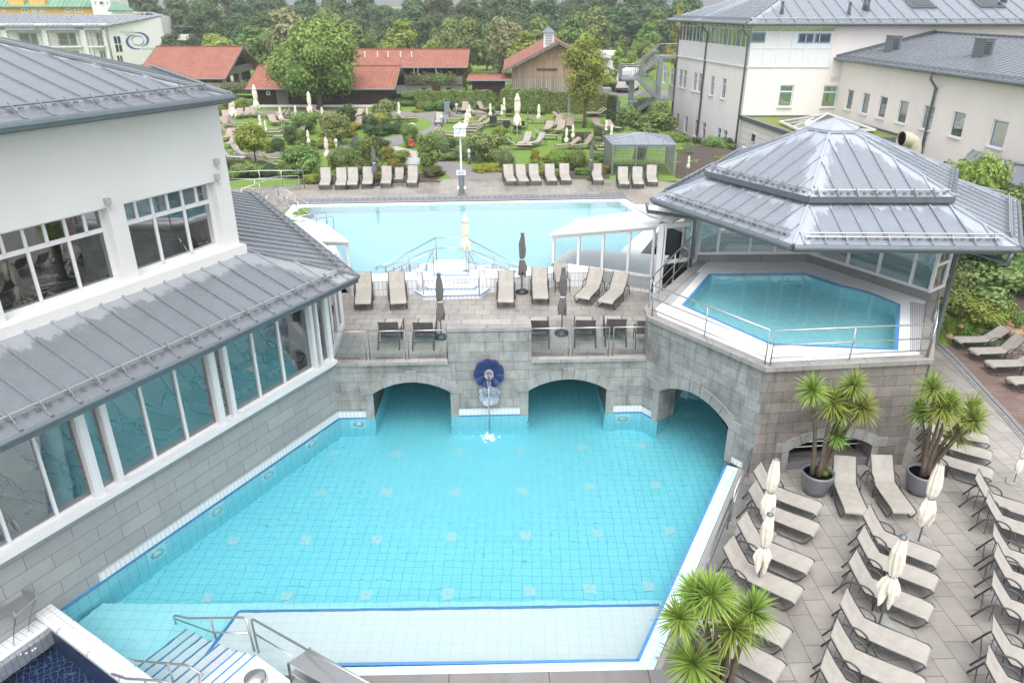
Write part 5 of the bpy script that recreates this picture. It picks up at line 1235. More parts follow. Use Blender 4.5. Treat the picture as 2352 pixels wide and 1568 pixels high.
r2 = prow([(1402, 597, 748, 22), (1467, 612, 755, 22), (1549, 633, 800, 24), (1587, 645, 812, 24), (1680, 668, 843, 28), (1725, 680, 858, 28), (1837, 705, 898, 34), (1942, 733, 932, 36)], C, NFc, UFc)
r3 = prow([(1520, 1015, 1175, 22), (1598, 1052, 1220, 24), (1688, 1095, 1270, 26), (1758, 1128, 1310, 28), (1895, 1195, 1330, 30), (1952, 1215, 1345, 32)], C, NFc, UFc)
m = MB(); wall_holes(m, C, UFc, 0, LF_, .3, zB_, r2 + r3, NFc, .14)
m.build('side_wall', M['creamgrey'], t)
for h in r2 + r3: window(t, C, UFc, NFc, h, .1, 'pvc', h[2] + (h[3] - h[2]) * .68, (), .05, 'glassD', True, 'blue')
m = MB(); azF = math.atan2(UFc.y, UFc.x); pc = lambda s, z, d=0: V(C.x + UFc.x * s + NFc.x * d, C.y + UFc.y * s + NFc.y * d, z)
m.box(pc(LF_ / 2, (zB_ + zM_) / 2, 0), (LF_, .10, zM_ - zB_), azF)
for i in range(27): m.box(pc(i * LF_ / 26, (zB_ + zM_) / 2, .06), (.03, .03, zM_ - zB_), azF)
m.box(pc(LF_ / 2, zB_ + .02, .08), (LF_ + .1, .14, .08), azF)
m.build('panel_band', M['sheet'], t)
m = MB(); g = MB(); g.quad(pc(LF_, zM_), pc(0, zM_), pc(0, zT_), pc(LF_, zT_)); g.build('top_floor_glazing', M['glassD'], t)
for i in range(19): m.box(pc(i * LF_ / 18, (zT_ + zM_) / 2, .02), (.14 if i % 6 == 0 else .07, .08, zT_ - zM_), azF)
for q, h_ in ((0.02, .08), (.80, .07), (.98, .08)): m.box(pc(LF_ / 2, zM_ + (zT_ - zM_) * q, .02), (LF_, .08, h_), azF)
m.build('top_floor_frames', M['pvc'], t)
m = MB()
for i in (2, 5, 8, 11, 14):
    a_, b_ = i * LF_ / 18 + .1, (i + 1) * LF_ / 18 - .05
    for r_ in ((a_, a_ + .06, 0, 1), (b_ - .06, b_, 0, 1), (a_, b_, 0, .06), (a_, b_, .94, 1)): z0_, z1_ = zM_ + .08 + r_[2] * (zT_ - zM_) * .72, zM_ + .08 + r_[3] * (zT_ - zM_) * .72; m.box(pc((r_[0] + r_[1]) / 2, (z0_ + z1_) / 2, .04), (r_[1] - r_[0], .05, z1_ - z0_), azF)
m.build('blue_sashes', M['blue'], t)
# frontal wall
X0, X1 = C.x, 60; Ux = V(1, 0, 0); Ny = V(0, -1, 0); xs = lambda x, y: xat(x, y, C.y) - C.x
def hpx(x0, y0, x1, y1): return (xs(x0, (y0 + y1) / 2), xs(x1, (y0 + y1) / 2), zat(y1, C.y), zat(y0, C.y))
fw_ = [hpx(1789, 196, 1821, 246), hpx(1889, 197, 1922, 247)]; tw = [hpx(1724, 75, 1757, 98), hpx(1833, 77, 1868, 99), hpx(1871, 77, 1907, 99)]
m = MB(); wall_holes(m, C, Ux, 0, 42, 1.0, zT_, fw_ + [(0, xs(1911, 100), zB_, zT_)], Ny, .02); m.build('front_wall', M['cream'], t)
for h in fw_: window(t, C, Ux, Ny, h, .12, 'pvc', h[2] + (h[3] - h[2]) * .70, (), .08, 'glassD', True, 'blue', blind=.0)
xe = xs(1911, 100); m = MB(); m.box((C.x + xe / 2, C.y, (zB_ + zT_) / 2 - .2), (xe, .10, zT_ - zB_ - .4)); m.build('panel_band', M['sheet'], t)
m = MB(); 
for i in range(7): m.box((C.x + xe * i / 6, C.y - .06, (zB_ + zT_) / 2), (.05, .04, zT_ - zB_))
for q in (.02, .46, .99): m.box((C.x + xe / 2, C.y - .06, zB_ + (zT_ - zB_) * q), (xe, .05, .06))
m.build('panel_joints', M['pvc'], t)
m = MB(); m.quad((C.x, C.y - .055, zT_ - .42), (C.x + xe, C.y - .055, zT_ - .42), (C.x + xe, C.y - .055, zT_), (C.x, C.y - .055, zT_)); m.build('top_glazing', M['glassD'], t)
for h in tw: window(t, C, Ux, Ny, h, -.07, 'blue', None, (), .09, 'glassD', False)
m = MB(); q = onpl(1924, 184, C, Ny)
for k in range(3): m.box((q.x - .1, C.y - .03, q.z + k * .13), (.9, .05, .06))
m.build('wall_vent', M['poly'], t)
# roof of the big building
zE2 = zT_ + .15; rc = V(C.x - .75, C.y - .8, zE2); rf = V(Fv.x - 1.0, Fv.y + 1.3, zE2); dF = (rf - rc).normalized(); h_n = V(UFc.y, -UFc.x, 0); h_n = h_n if h_n.x > 0 else -h_n
t45 = 8.2; kk = .41
rp = rc + (V(1, 0, 0) + UFc).normalized() * t45 * 1.45; rp = V(rp.x, rp.y, zE2 + 8.4 * kk); rq = rf + (V(1, 0, 0) * 1.0 - UFc * 1.0).normalized() * 11.6; rq = V(rp.x - .3, max(rp.y, rq.y), rp.z)
i5 = roof('roof', [rf, rc, rp, rq], M['zincB'], t, .6, (.05, .05), .2, .0, .12, 1.0); snowrail(t, i5, .5, .15, 1, .3, True, .04, 'galv'); gutter(t, rf, rc, NFc, .1)
re = V(62, C.y - .8, zE2); i6 = roof('roof', [rc, re, V(62, rp.y, rp.z), rp], M['zincB'], t, 1.05, (.07, .06), .5, .0, .12, 1.0); snowrail(t, i6, .5, .15, 1, .3, True, .04, 'galv'); gutter(t, rc, re, Ny, .1)
m = MB(); m.bar(rc + V(0, 0, .06), rp + V(0, 0, .06), .16, .08); m.build('ridge_cap', M['galv'], t)
_, _, e_6, s_6, n_6, _ = i6
def on6(x, y): r = Vector(ray(x, y)); k = (rc - V(0, 0, CAMH)).dot(n_6) / r.dot(n_6); return V(0, 0, CAMH) + r * k
for (x0, y0, x1, y1) in ((2082, 6, 2145, 18), (2240, 5, 2300, 17)):
    c_ = (on6(x0, y0) + on6(x1, y1)) / 2; m = MB(); Mx = Matrix((e_6, s_6, n_6)).transposed().to_4x4(); Mx.translation = c_ + n_6 * .08; m.box(None, (1.9, 1.5, .16), 0, 0, Mx); sk = m.build('roof_window', M['gut'], t)
    m = MB(); Mx = Mx.copy(); Mx.translation = c_ + n_6 * .17; m.box(None, (1.55, 1.15, .03), 0, 0, Mx); m.build('pane', M['glassD'], sk)
for x, y in ((1795, 32), (1984, 23), (1992, 26), (1949, 34), (2302, 5), (2308, 6)):
    c_ = on6(x, y); m = MB(); m.lathe([(.16, -.1), (.11, .5), (.11, .8), (.14, .82), (.0001, .9)], c=c_, n=10); m.build('vent_pipe', M['gut'], t, True)
for x0, ytop, xb, yb, s_ in ((1557, 66, 1544, 275, LF_ * .93), (1623, 73, 1601, 336, LF_ * .40), (1724, 60, 1694, 330, 0.05)):
    p = onpl(xb, yb, C, NFc) if s_ > .3 else C + NFc * .12 + V(-.05, -.12, 0); q = V(p.x, p.y, 0) + NFc * .1
    downpipe('downpipe', '', [V(q.x, q.y, zT_ + .1) + NFc * .6, V(q.x, q.y, zT_ - .35) + NFc * .5, V(q.x, q.y, zT_ - .8), V(q.x, q.y, 1.2)], .085, t)
# wing
WC = V(25.15, 59.4, 0); WE = V(26.9, 40.0, 0); UW = (WE - WC).normalized(); NW = V(-abs(UW.y), UW.x * -1 if UW.y < 0 else UW.x, 0); NW = V(UW.y, -UW.x, 0); NW = NW if NW.x < 0 else -NW; LW = 24
zW = 8.45; t = thing('clinic_wing', 'cream side wing with narrow windows and a grey standing seam roof at the far right', 'building', WC)
wl = [(710, 785, 828, 1012), (850, 933, 860, 1052), (1003, 1093, 888, 1092), (1182, 1285, 925, 1142), (1410, 1525, 968, 1198), (1672, 1808, 1020, 1268), (2032, 2198, 1090, 1362)]
hw = []
zb_ = []; zt_ = []
for a_, b_, c_, d_ in wl:
    pb = onpl(1764 + (a_ + b_) / 8, d_ / 4, WC, NW); ptt = onpl(1764 + (a_ + b_) / 8, c_ / 4, WC, NW); zb_.append(pb.z); zt_.append(ptt.z); s0_ = sof(onpl(1764 + (a_ + 8) / 4, (c_ + d_) / 8, WC, NW), WC, UW); s1_ = sof(onpl(1764 + (b_ - 8) / 4, (c_ + d_) / 8, WC, NW), WC, UW); hw.append((s0_, s1_))
z0_, z1_ = sum(zb_) / 7, sum(zt_) / 7; hw = [(a_, b_, z0_, z1_) for a_, b_ in hw]
m = MB(); wall_holes(m, WC, UW, 0, LW, -.5, zW, hw, NW, .16); m.build('wall', M['cream'], t)
for i, h in enumerate(hw): window(t, WC, UW, NW, h, .12, 'pvc', None, (), .06, 'glassD', True, 'blue', blind=(0, 0, 0, .35, 0, .35, 0)[i])
ga = WC + NW * .55 + V(0, 0, zW + .1); ga = V(ga.x, C.y, ga.z); gb = WC + UW * LW + NW * .55 + V(0, 0, zW + .1); ri = V(31.7, C.y, 10.3); rj = ri + UW * LW; rj.z = 10.3
i7 = roof('roof', [ga, gb, rj, ri], M['zinc'], t, .55, (.05, .05), .3, 1.2, .1, 1.0); snowrail(t, i7, .35, .12, 1, .3, True, .03, 'galv'); gutter(t, ga, gb, NW, .10)
m = MB(); m.bar(ga + V(0, -.05, .1), ri + V(0, -.05, .1), .14, .22); m.bar(ri + V(0, 0, .05), rj + V(0, 0, .05), .3, .12); m.build('verge', M['gut'], t)
_, _, e_7, s_7, n_7, _ = i7
def on7(x, y): r = Vector(ray(x, y)); k = (ga - V(0, 0, CAMH)).dot(n_7) / r.dot(n_7); return V(0, 0, CAMH) + r * k
for x, y in ((2033, 121), (2236, 134)):
    c_ = on7(x, y); ch = MB(); a_ = math.atan2(UW.y, UW.x); ch.box(c_ + V(.45, 0, .35), (.62, 1.0, 1.5), a_ + R(90)); cho = ch.build('roof_vent_box', M['gut'], t)
    m = MB(); m.box(c_ + V(.45, 0, 1.12), (.75, 1.12, .05), a_ + R(90)); m.build('cap', M['gut'], cho)
    m = MB()
    for k in range(5): m.box(c_ + V(-.03, 0, .38 + k * .13) + V(.0, 0, 0), (.04, .5, .07), a_ + R(90) + R(90))
    m = MB()
    for k in range(6): m.box(c_ + V(.42, -.52, .30 + k * .12), (.42, .03, .06), a_ + R(90))
    m.build('louvre', M['louvre'], cho)
p = onpl(2153, 205, WC, NW); q = V(p.x, p.y, 0) + NW * .12
downpipe('downpipe', '', [V(q.x, q.y, zW) + NW * .5, V(q.x, q.y, zW - .4) + NW * .45, V(q.x, q.y, zW - .9), V(q.x, q.y, 2.4)], .085, t)
# green roofed annex
zA = 4.3; an = [V(C.x, C.y, 0), at(1826, 308, zA), at(2058, 318, zA), V(WC.x + UW.x * 9.5, WC.y + UW.y * 9.5, 0), V(WC.x, WC.y, 0)]
t = thing('annex', 'low annex with a planted sedum roof between the two cream buildings', 'building', an[1])
m = MB(); m.prism(an, 1.0, zA - .25, top=False, bot=False); m.build('wall', m_blocks('cream horizontal siding', ((.78, .75, .70), (.77, .74, .69)), (.45, .43, .40), 9, .45, .02, .6, off=0, stain=0, speck=False), t)
m = MB(); m.poly([(p.x, p.y, zA - .08) for p in an]); m.build('planted_roof', M['moss'], t)
m = MB()
for a_, b_ in zip(an, an[1:] + an[:1]): m.bar(V(a_.x, a_.y, zA - .1), V(b_.x, b_.y, zA - .1), .35, .3)
m.build('roof_edge', M['gut'], t)
h = onpl(1740, 320, an[0], V((an[1] - an[0]).y, -(an[1] - an[0]).x, 0).normalized())
d_ = (an[1] - an[0]).normalized(); n_ = V(-d_.y, d_.x, 0); n_ = n_ if n_.x < 0 else -n_
window(t, an[0], d_, n_, (sof(h, an[0], d_) - .5, sof(h, an[0], d_) + .5, h.z - .35, h.z + .35), -.05, 'pvc', None, (), .08, 'glassD', False)
sc_ = V(xat(1897, 288, 53.5), 53.5, zA); t = thing('glass_skylight', 'white framed glass pyramid skylight on the planted roof', 'skylight', sc_)
zap = zat(261, sc_.y); bq = [sc_ + V(a_ * 2.6, b_ * 2.0, .12) for a_, b_ in ((-1, -1), (1, -1), (1, 1), (-1, 1))]; apx = V(sc_.x, sc_.y, zap)
m = MB(); 
for i in range(4):
    a_, b_ = bq[i], bq[(i + 1) % 4]; m.bar(a_, b_, .14, .14); m.bar(a_, apx, .09, .09)
    for k in (.33, .66): m.bar(a_.lerp(b_, k), a_.lerp(apx, k if k < .5 else 1 - (1 - k)) if False else apx.lerp(a_.lerp(b_, .5), .35), .05, .05)
m.build('frame', M['pvc'], t); m = MB()
for i in range(4): m.poly([bq[i], bq[(i + 1) % 4], apx])
m.build('panes', M['glass'], t)
m = MB(); q = V(xat(1860, 290, 51.5), 51.5, zA); m.lathe([(.38, 0), (.38, .55), (.30, .7), (.0001, .72)], c=q, n=18); tag(m.build('roof_drum', M['paint'], None, True), 'white round roof drum in front of the glass skylight', 'roof vent')
q = V(xat(2098, 350, 46), 46, 2.6); t = thing('air_duct', 'large stained cream air duct bending over the edge of the annex', 'duct', q); r_ = .42
zt3 = zat(322, 46); m = MB(); m.tube([q, V(q.x, q.y, zt3 - .5), V(q.x - .12, q.y, zt3 - .15), V(q.x - .45, q.y, zt3 + .05), V(q.x - 1.0, q.y - .1, zt3 + .1)], [r_, r_, r_, r_, r_ * 1.05], 18, caps=False); m.build('pipe', M['duct'], t, True)
m = MB(); m.lathe([(.0001, 0), (r_ * .96, 0)], n=18, M=Matrix.Translation(V(q.x - .97, q.y - .1, zt3 + .1)) @ Matrix.Rotation(R(-90), 4, 'Y')); m.build('grille', M['louvre'], t)
# small glazed building at the right edge
e0_ = at(2316, 427, 4.0); t = thing('garden_house', 'small glazed house with a grey seam roof at the right edge of the frame', 'building', V(e0_.x, e0_.y, 2.5))
ea = at(2279, 414, 4.0); ea = e0_ + (ea - e0_).normalized() * 4.5; eb = at(2352, 416.7, 4.0); eb = e0_ + (eb - e0_).normalized() * 8; top0 = at(2303, 364, 4.9); top1 = at(2352, 376, 4.9) ; top1 = top0 + (top1 - top0).normalized() * 8
roof('roof', [ea, e0_, top0 + (e0_ - ea) * .2, top0 + (ea - e0_) * .6], M['zinc'], t, .6, (.05, .04), .2, 2, .1); roof('roof', [e0_, eb, top1, top0], M['zinc'], t, .6, (.05, .04), .2, 2, .1); gutter(t, e0_, eb, V(0, -1, 0), .07); gutter(t, ea, e0_, V(-1, -.3, 0), .07)
wa, wb, wc_ = e0_.lerp(ea, .95) + V(.35, .3, 0), e0_ + V(.15, .45, 0), e0_.lerp(eb, .95) + V(.1, .4, 0)
fr = MB(); g = MB()
for a_, b_ in ((wa, wb), (wb, wc_)):
    g.quad((a_.x, a_.y, 1.5), (b_.x, b_.y, 1.5), (b_.x, b_.y, 3.9), (a_.x, a_.y, 3.9)); l = (b_ - a_).length; n = max(1, int(l / 1.2)); az = math.atan2((b_ - a_).y, (b_ - a_).x)
    for k in range(n + 1): p = a_.lerp(b_, k / n); fr.box((p.x, p.y, 2.4), (.1, .1, 3.0), az)
    for z_ in (1.0, 3.0, 3.85): p = (a_ + b_) / 2; fr.box((p.x, p.y, z_), (l, .1, .1), az)
fr.build('window_frames', M['pvc'], t); g.build('glazing', M['glass'], t)
# external staircase
YS = 70.0; xx = lambda x, y, Y=YS: xat(x, y, Y)
t = thing('fire_escape', 'galvanised steel external staircase at the left end of the cream building', 'staircase', V(xx(1480, 230), YS, 2.5))
L1, L2, L3, L4 = zat(130, YS), zat(178, YS), zat(224, YS), zat(257, YS)
xa, xb, xc, xd = xx(1424, 178), xx(1463, 178), xx(1511, 178), xx(1550, 178)
def plat(x0, x1, z, y0, y1): m = MB(); m.box(((x0 + x1) / 2, (y0 + y1) / 2, z - .08), (x1 - x0, y1 - y0, .16)); m.build('platform', M['galv'], t); return
def brail(P):
    m = MB(); m.tube([p + V(0, 0, 1.05) for p in P], .03, 6); m.tube([p + V(0, 0, .12) for p in P], .02, 6); m.build('handrail', M['galv'], t)
    m = MB()
    for a_, b_ in zip(P[:-1], P[1:]):
        n = max(1, int((b_ - a_).length / .16))
        for k in range(n + 1): p = a_.lerp(b_, k / n); m.bar(p + V(0, 0, .05), p + V(0, 0, 1.05), .02, .02, (0, 1, 0))
    m.build('balusters', M['galv'], t)
def flight(p0, p1, w_=1.1):
    m = MB()
    for dy in (0, w_): m.bar(p0 + V(0, dy, -.1), p1 + V(0, dy, -.1), .06, .25)
    m.build('stringer', M['galv'], t); n = int(abs(p1.z - p0.z) / .18); m = MB()
    for k in range(n): p = p0.lerp(p1, (k + .5) / n); m.box(p + V(0, w_ / 2, 0), (.28, w_, .04))
    m.build('treads', M['galv'], t); brail([p0, p1]); brail([p0 + V(0, w_, 0), p1 + V(0, w_, 0)])
plat(xc - .1, xd, L1, YS, YS + 2.2); plat(xa, xb, L2, YS - 1.15, YS + 1.2); plat(xc, xd - .2, L3, YS - 1.15, YS + 1.4); plat(xa, xb, L4, YS - 1.15, YS + 1.2)
flight(V(xc, YS, L1), V(xb - .1, YS, L2)); flight(V(xb, YS - 1.15, L2), V(xc + .05, YS - 1.15, L3)); flight(V(xc, YS, L3), V(xb, YS, L4))
brail([V(xc, YS, L1), V(xd, YS, L1)]); brail([V(xb, YS - 1.15, L2), V(xa, YS - 1.15, L2), V(xa, YS + 1.2, L2), V(xb, YS + 1.2, L2)]); brail([V(xc, YS - 1.15, L3), V(xd - .2, YS - 1.15, L3), V(xd - .2, YS + 1.4, L3)]); brail([V(xb, YS - 1.15, L4), V(xa, YS - 1.15, L4), V(xa, YS + 1.2, L4)])
for x_, z_ in ((xb - .4, L2), (xc + .15, L1)): m = MB(); m.box((x_, YS + .2, (z_ + 2.5) / 2), (.42, .42, z_ - 2.5)); m.build('column', M['galv'], t)
# ================================================================ hotel at the left
A0, A1, A2 = V(-98, 133, 0), V(-68.6, 135, 0), V(-62.9, 143, 0)
zHE, zHR = 8.9, 10.9; t = thing('hotel_block', 'white hotel block with balconies, grey metal roof and a swirl sign on its end wall', 'building', A1)
UH = (A1 - A0).normalized(); NH = V(UH.y, -UH.x, 0); LH = (A1 - A0).length; azH = math.atan2(UH.y, UH.x)
ph = lambda s, z, d=0: V(A0.x + UH.x * s + NH.x * d, A0.y + UH.y * s + NH.y * d, z)
m = MB(); m.box(ph(LH / 2, 5.5, -3.2), (LH, 6, 7.6), azH); bays = [(-95 + 9 * 0, 0)]
xb_ = lambda x: sof(V(xat(x, 90, 134.5), 134.5, 0), A0, UH)
for x in (14, 102, 187, 240): s_ = xb_(x); m.box(ph(s_, 5.5, -.3), (1.7 if x < 240 else .5, 1.2, 7.4), azH)
m.box(ph(LH / 2, 8.6, -.3), (LH, 1.2, .6), azH)
m.build('front_wall', M['white'], t)
for x0, x1 in ((-20, 12), (31, 104), (117, 188), (203, 238)):
    s0_, s1_ = xb_(x0), xb_(x1)
    for z_ in (3.0, 5.8):
        bal = MB(); bal.box(ph((s0_ + s1_) / 2, z_ - .1, .4), (s1_ - s0_, 1.4, .15), azH); bo = bal.build('balcony', M['white'], t)
        m = MB(); m.box(ph((s0_ + s1_) / 2, z_ + 1.0, 1.05), (s1_ - s0_, .05, .06), azH)
        n = int((s1_ - s0_) / .18)
        for k in range(n + 1): m.box(ph(s0_ + (s1_ - s0_) * k / n, z_ + .5, 1.05), (.03, .03, 1.0), azH)
        for k in (.33, .66, 1): m.box(ph(s0_ + (s1_ - s0_) * k, z_ + 1.3, 1.05), (.08, .08, 2.6), azH)
        m.build('railing', M['blue'] if False else M['galv'], bo)
        w_ = window(t, A0, UH, NH, (s0_ + 1.2, s1_ - .3, z_ + .05, z_ + 2.1), .16, 'pvc', None, ((s0_ + s1_) / 2 + .4,), .1, 'glassD', False)
    m = MB(); m.quad(ph(s0_, 8.35, 0), ph(s1_, 8.35, 0), ph(s1_, 8.0, 1.5), ph(s0_, 8.0, 1.5)); m.quad(ph(s0_, 8.0, 1.5), ph(s1_, 8.0, 1.5), ph(s1_, 7.95, 1.5), ph(s0_, 7.95, 1.5)); m.build('awning_roof', M['gut'], t)
UG = (A2 - A1).normalized(); NG = V(UG.y, -UG.x, 0); LG = (A2 - A1).length; azG = math.atan2(UG.y, UG.x)
pg = lambda s, z, d=0: V(A1.x + UG.x * s + NG.x * d, A1.y + UG.y * s + NG.y * d, z)
zr1 = zat(38, A2.y); m = MB(); m.poly([pg(0, 1.5, .01), pg(LG, 1.5, .01), pg(LG, zr1, .01), pg(0, zHE, .01)]); q = pg(LG, 0); m.poly([(q.x, q.y, 1.5), (q.x - 1, q.y + 12, 1.5), (q.x - 1, q.y + 12, zr1), (q.x, q.y, zr1)]); m.build('end_wall', M['white'], t)
for (x0, x1, y0, y1) in ((258, 276, 83, 122), (266, 281, 127, 160)):
    s0_ = sof(onpl(x0, y0, A1, NG), A1, UG); s1_ = sof(onpl(x1, y0, A1, NG), A1, UG); zz0, zz1 = onpl(x0, y1, A1, NG).z, onpl(x0, y0, A1, NG).z; window(t, A1, UG, NG, (s0_, s1_, zz0, zz1), -.03, 'pvc', (zz0 + zz1) / 2, ((s0_ + s1_) / 2,), .1, 'glassD', False)
roof('roof', [ph(-2, zHE + .1, .9), ph(LH + .3, zHE + .1, .9), pg(LG + .3, zr1 + .15, 0), V(A0.x - 2, A0.y + 10, zat(31, 143))], M['zincB'], t, .8, (.08, .07), .3, 2.0, .2, 2)
lc = onpl(316, 93, A1, NG); sl = sof(lc, A1, UG)
def arc(cx, cz, rx, rz, a0, a1_, w0, mt, nm_):
    m = MB(); n = 26
    for i in range(n):
        f0, f1 = i / n, (i + 1) / n; A_, B_ = R(a0 + (a1_ - a0) * f0), R(a0 + (a1_ - a0) * f1); wa_, wb_ = w0 * math.sin(math.pi * f0) + .02, w0 * math.sin(math.pi * f1) + .02
        P = lambda a, k: pg(cx + rx * k * math.cos(a), cz + rz * k * math.sin(a), .06)
        m.quad(P(A_, 1 - wa_), P(A_, 1 + wa_), P(B_, 1 + wb_), P(B_, 1 - wb_))
    m.build(nm_, M[mt], t)
arc(sl + .15, lc.z + .1, 1.75, 1.15, -80, 110, .12, 'blu', 'emblem_swirl'); arc(sl - .25, lc.z - .25, 1.75, 1.15, 100, 290, .12, 'blu', 'emblem_swirl'); arc(sl, lc.z, 1.1, .7, 20, 200, .08, 'blu', 'emblem_swirl'); arc(sl, lc.z - .1, 1.1, .7, 200, 380, .08, 'blu', 'emblem_swirl')
q = pg(sl - 1.5, lc.z + 1.35, .06); text('Orthopädie-', .52, q, R(90), azG, 'grn', t); q = pg(sl - 1.2, lc.z + .92, .06); text('Zentrum', .52, q, R(90), azG, 'grn', t); q = pg(sl + 1.9, lc.z - 1.45, .06); text('Bad Füssing', .60, q, R(90), azG, 'grn', t)
downpipe('downpipe', '', [ph(LH - .1, zHE, .5), ph(LH - .1, 1.5, .5)], .09, t)
# yellow hotel behind
t = thing('yellow_hotel', 'yellow hotel with a green copper roof behind the white block', 'building', V(-120, 172, 0)); Yy = 172
zt4 = zat(16, Yy); xl, xr = xat(-60, 20, Yy), xat(214, 20, Yy)
m = MB(); m.box(((xl + xr) / 2, Yy + 6, 7), (xr - xl, 12, zt4 * 2 - 14)); m.build('wall', M['yellow'], t)
for x0, x1, y0, y1 in ((3, 12, 21, 29), (49, 67, 20, 29), (73, 84, 20, 29), (92, 103, 20, 29), (150, 163, 19, 29), (171, 190, 21, 29)):
    s0_, s1_ = xat(x0, 25, Yy) - xl, xat(x1, 25, Yy) - xl; window(t, V(xl, Yy, 0), Ux, Ny, (s0_, s1_, zat(y1, Yy), zat(y0, Yy)), -.05, 'pvc', None, ((s0_ + s1_) / 2,), .22, 'glassD', False)
roof('roof', [V(xl - 1, Yy - .9, zt4), V(xr + .5, Yy - .9, zt4), V(xr - 4, Yy + 7, zt4 + 5), V(xl, Yy + 7, zt4 + 5)], M['greenroof'], t, 1.0, (.1, .08), .3, 2, .3, 3)
for x in (88, 40): q = V(xat(x, 8, Yy), Yy + .8, zt4 + .9); m = MB(); m.box(q, (3.2, 2.4, 1.8)); dm = m.build('dormer', M['yellow'], t); roof('dormer_roof', [q + V(-1.9, -1.4, .9), q + V(1.9, -1.4, .9), q + V(0, 2, 2.0)], M['greenroof'], dm, 1, None, .3, 2, .1)
t = thing('white_gable_house', 'narrow white house between two green roofs behind the hotel', 'building', V(xat(232, 20, 168), 168, 2))
xl2, xr2 = xat(211, 15, 168), xat(254, 15, 168); m = MB(); m.box(((xl2 + xr2) / 2, 172, 8.5), (xr2 - xl2, 8, 12)); m.build('wall', M['white'], t)
for x0, x1 in ((217, 222), (228, 239), (244, 249)): window(t, V(xl2, 168, 0), Ux, Ny, (xat(x0, 8, 168) - xl2, xat(x1, 8, 168) - xl2, zat(12, 168), zat(3, 168)), -.05, 'pvc', None, (), .12, 'glassD', False)
roof('roof', [V(xl2 - .5, 167.4, 14.4), V(xr2 + .5, 167.4, 14.4), V(xr2 + .5, 172, 17), V(xl2 - .5, 172, 17)], M['greenroof'], t, 1, None, .3, 2, .2, 3)
t = thing('green_roofed_wing', 'low wing with a green copper hip roof behind the hotel', 'building', V(xat(280, 20, 160), 160, 2)); xl3, xr3 = xat(247, 25, 160), xat(309, 25, 160)
m = MB(); m.box(((xl3 + xr3) / 2, 165, 6.3), (xr3 - xl3 - 1, 9, 9)); m.build('wall', M['creamgrey'], t); roof('roof', [V(xl3, 160, zat(24, 160)), V(xr3, 160, zat(24, 160)), V(xat(262, 6, 165), 166, zat(5, 166)), V(xat(254, 6, 165), 166, zat(5, 166))], M['greenroof'], t, .8, (.08, .06), .3, 2, .3, 2)
# villa
t = thing('white_villa', 'white villa with stepped grey roofs and a balcony, behind the hotel end wall', 'building', V(-60, 150, 2)); Yv = 148
def vbox(x0, x1, y0, y1, dY, mt, nm_, dep_=8): m = MB(); X0_, X1_ = xat(x0, (y0 + y1) / 2, Yv + dY), xat(x1, (y0 + y1) / 2, Yv + dY); z0_, z1_ = zat(y1, Yv + dY), zat(y0, Yv + dY); m.box(((X0_ + X1_) / 2, Yv + dY + dep_ / 2, (z0_ + z1_) / 2), (X1_ - X0_, dep_, z1_ - z0_)); return m.build(nm_, M[mt], t)
vbox(352, 428, 60, 80, 3, 'sheet', 'upper_wall'); vbox(352, 452, 79, 93, 0, 'white', 'balcony_parapet', 9); vbox(420, 463, 88, 112, 1, 'white', 'lower_wall'); vbox(360, 420, 92, 112, 2, 'white', 'lower_wall')
for x0, x1 in ((426, 438), (443, 452)): vbox(x0, x1, 93, 107, .8, 'glassD', 'window', .2)
for x0, x1 in ((376, 385), (400, 412)): vbox(x0, x1, 62, 78, 2.8, 'glassD', 'window', .2)
zv = zat(60, Yv); roof('roof', [V(xat(347, 60, Yv), Yv, zv), V(xat(446, 60, Yv), Yv, zv), V(xat(420, 47, Yv + 8), Yv + 8, zat(44, Yv + 8)), V(xat(345, 40, Yv + 8), Yv + 8, zat(33, Yv + 8))], M['zincB'], t, .8, (.06, .05), .3, 2, .25, 2)
roof('roof', [V(xat(315, 40, Yv + 6), Yv + 8.2, zat(40, Yv + 8)), V(xat(425, 47, Yv + 8), Yv + 8.2, zat(46, Yv + 8)), V(xat(352, 30, Yv + 14), Yv + 14, zat(29, Yv + 14)), V(xat(318, 28, Yv + 14), Yv + 14, zat(28, Yv + 14))], M['zincB'], t, .8, (.06, .05), .3, 2, .25, 2)
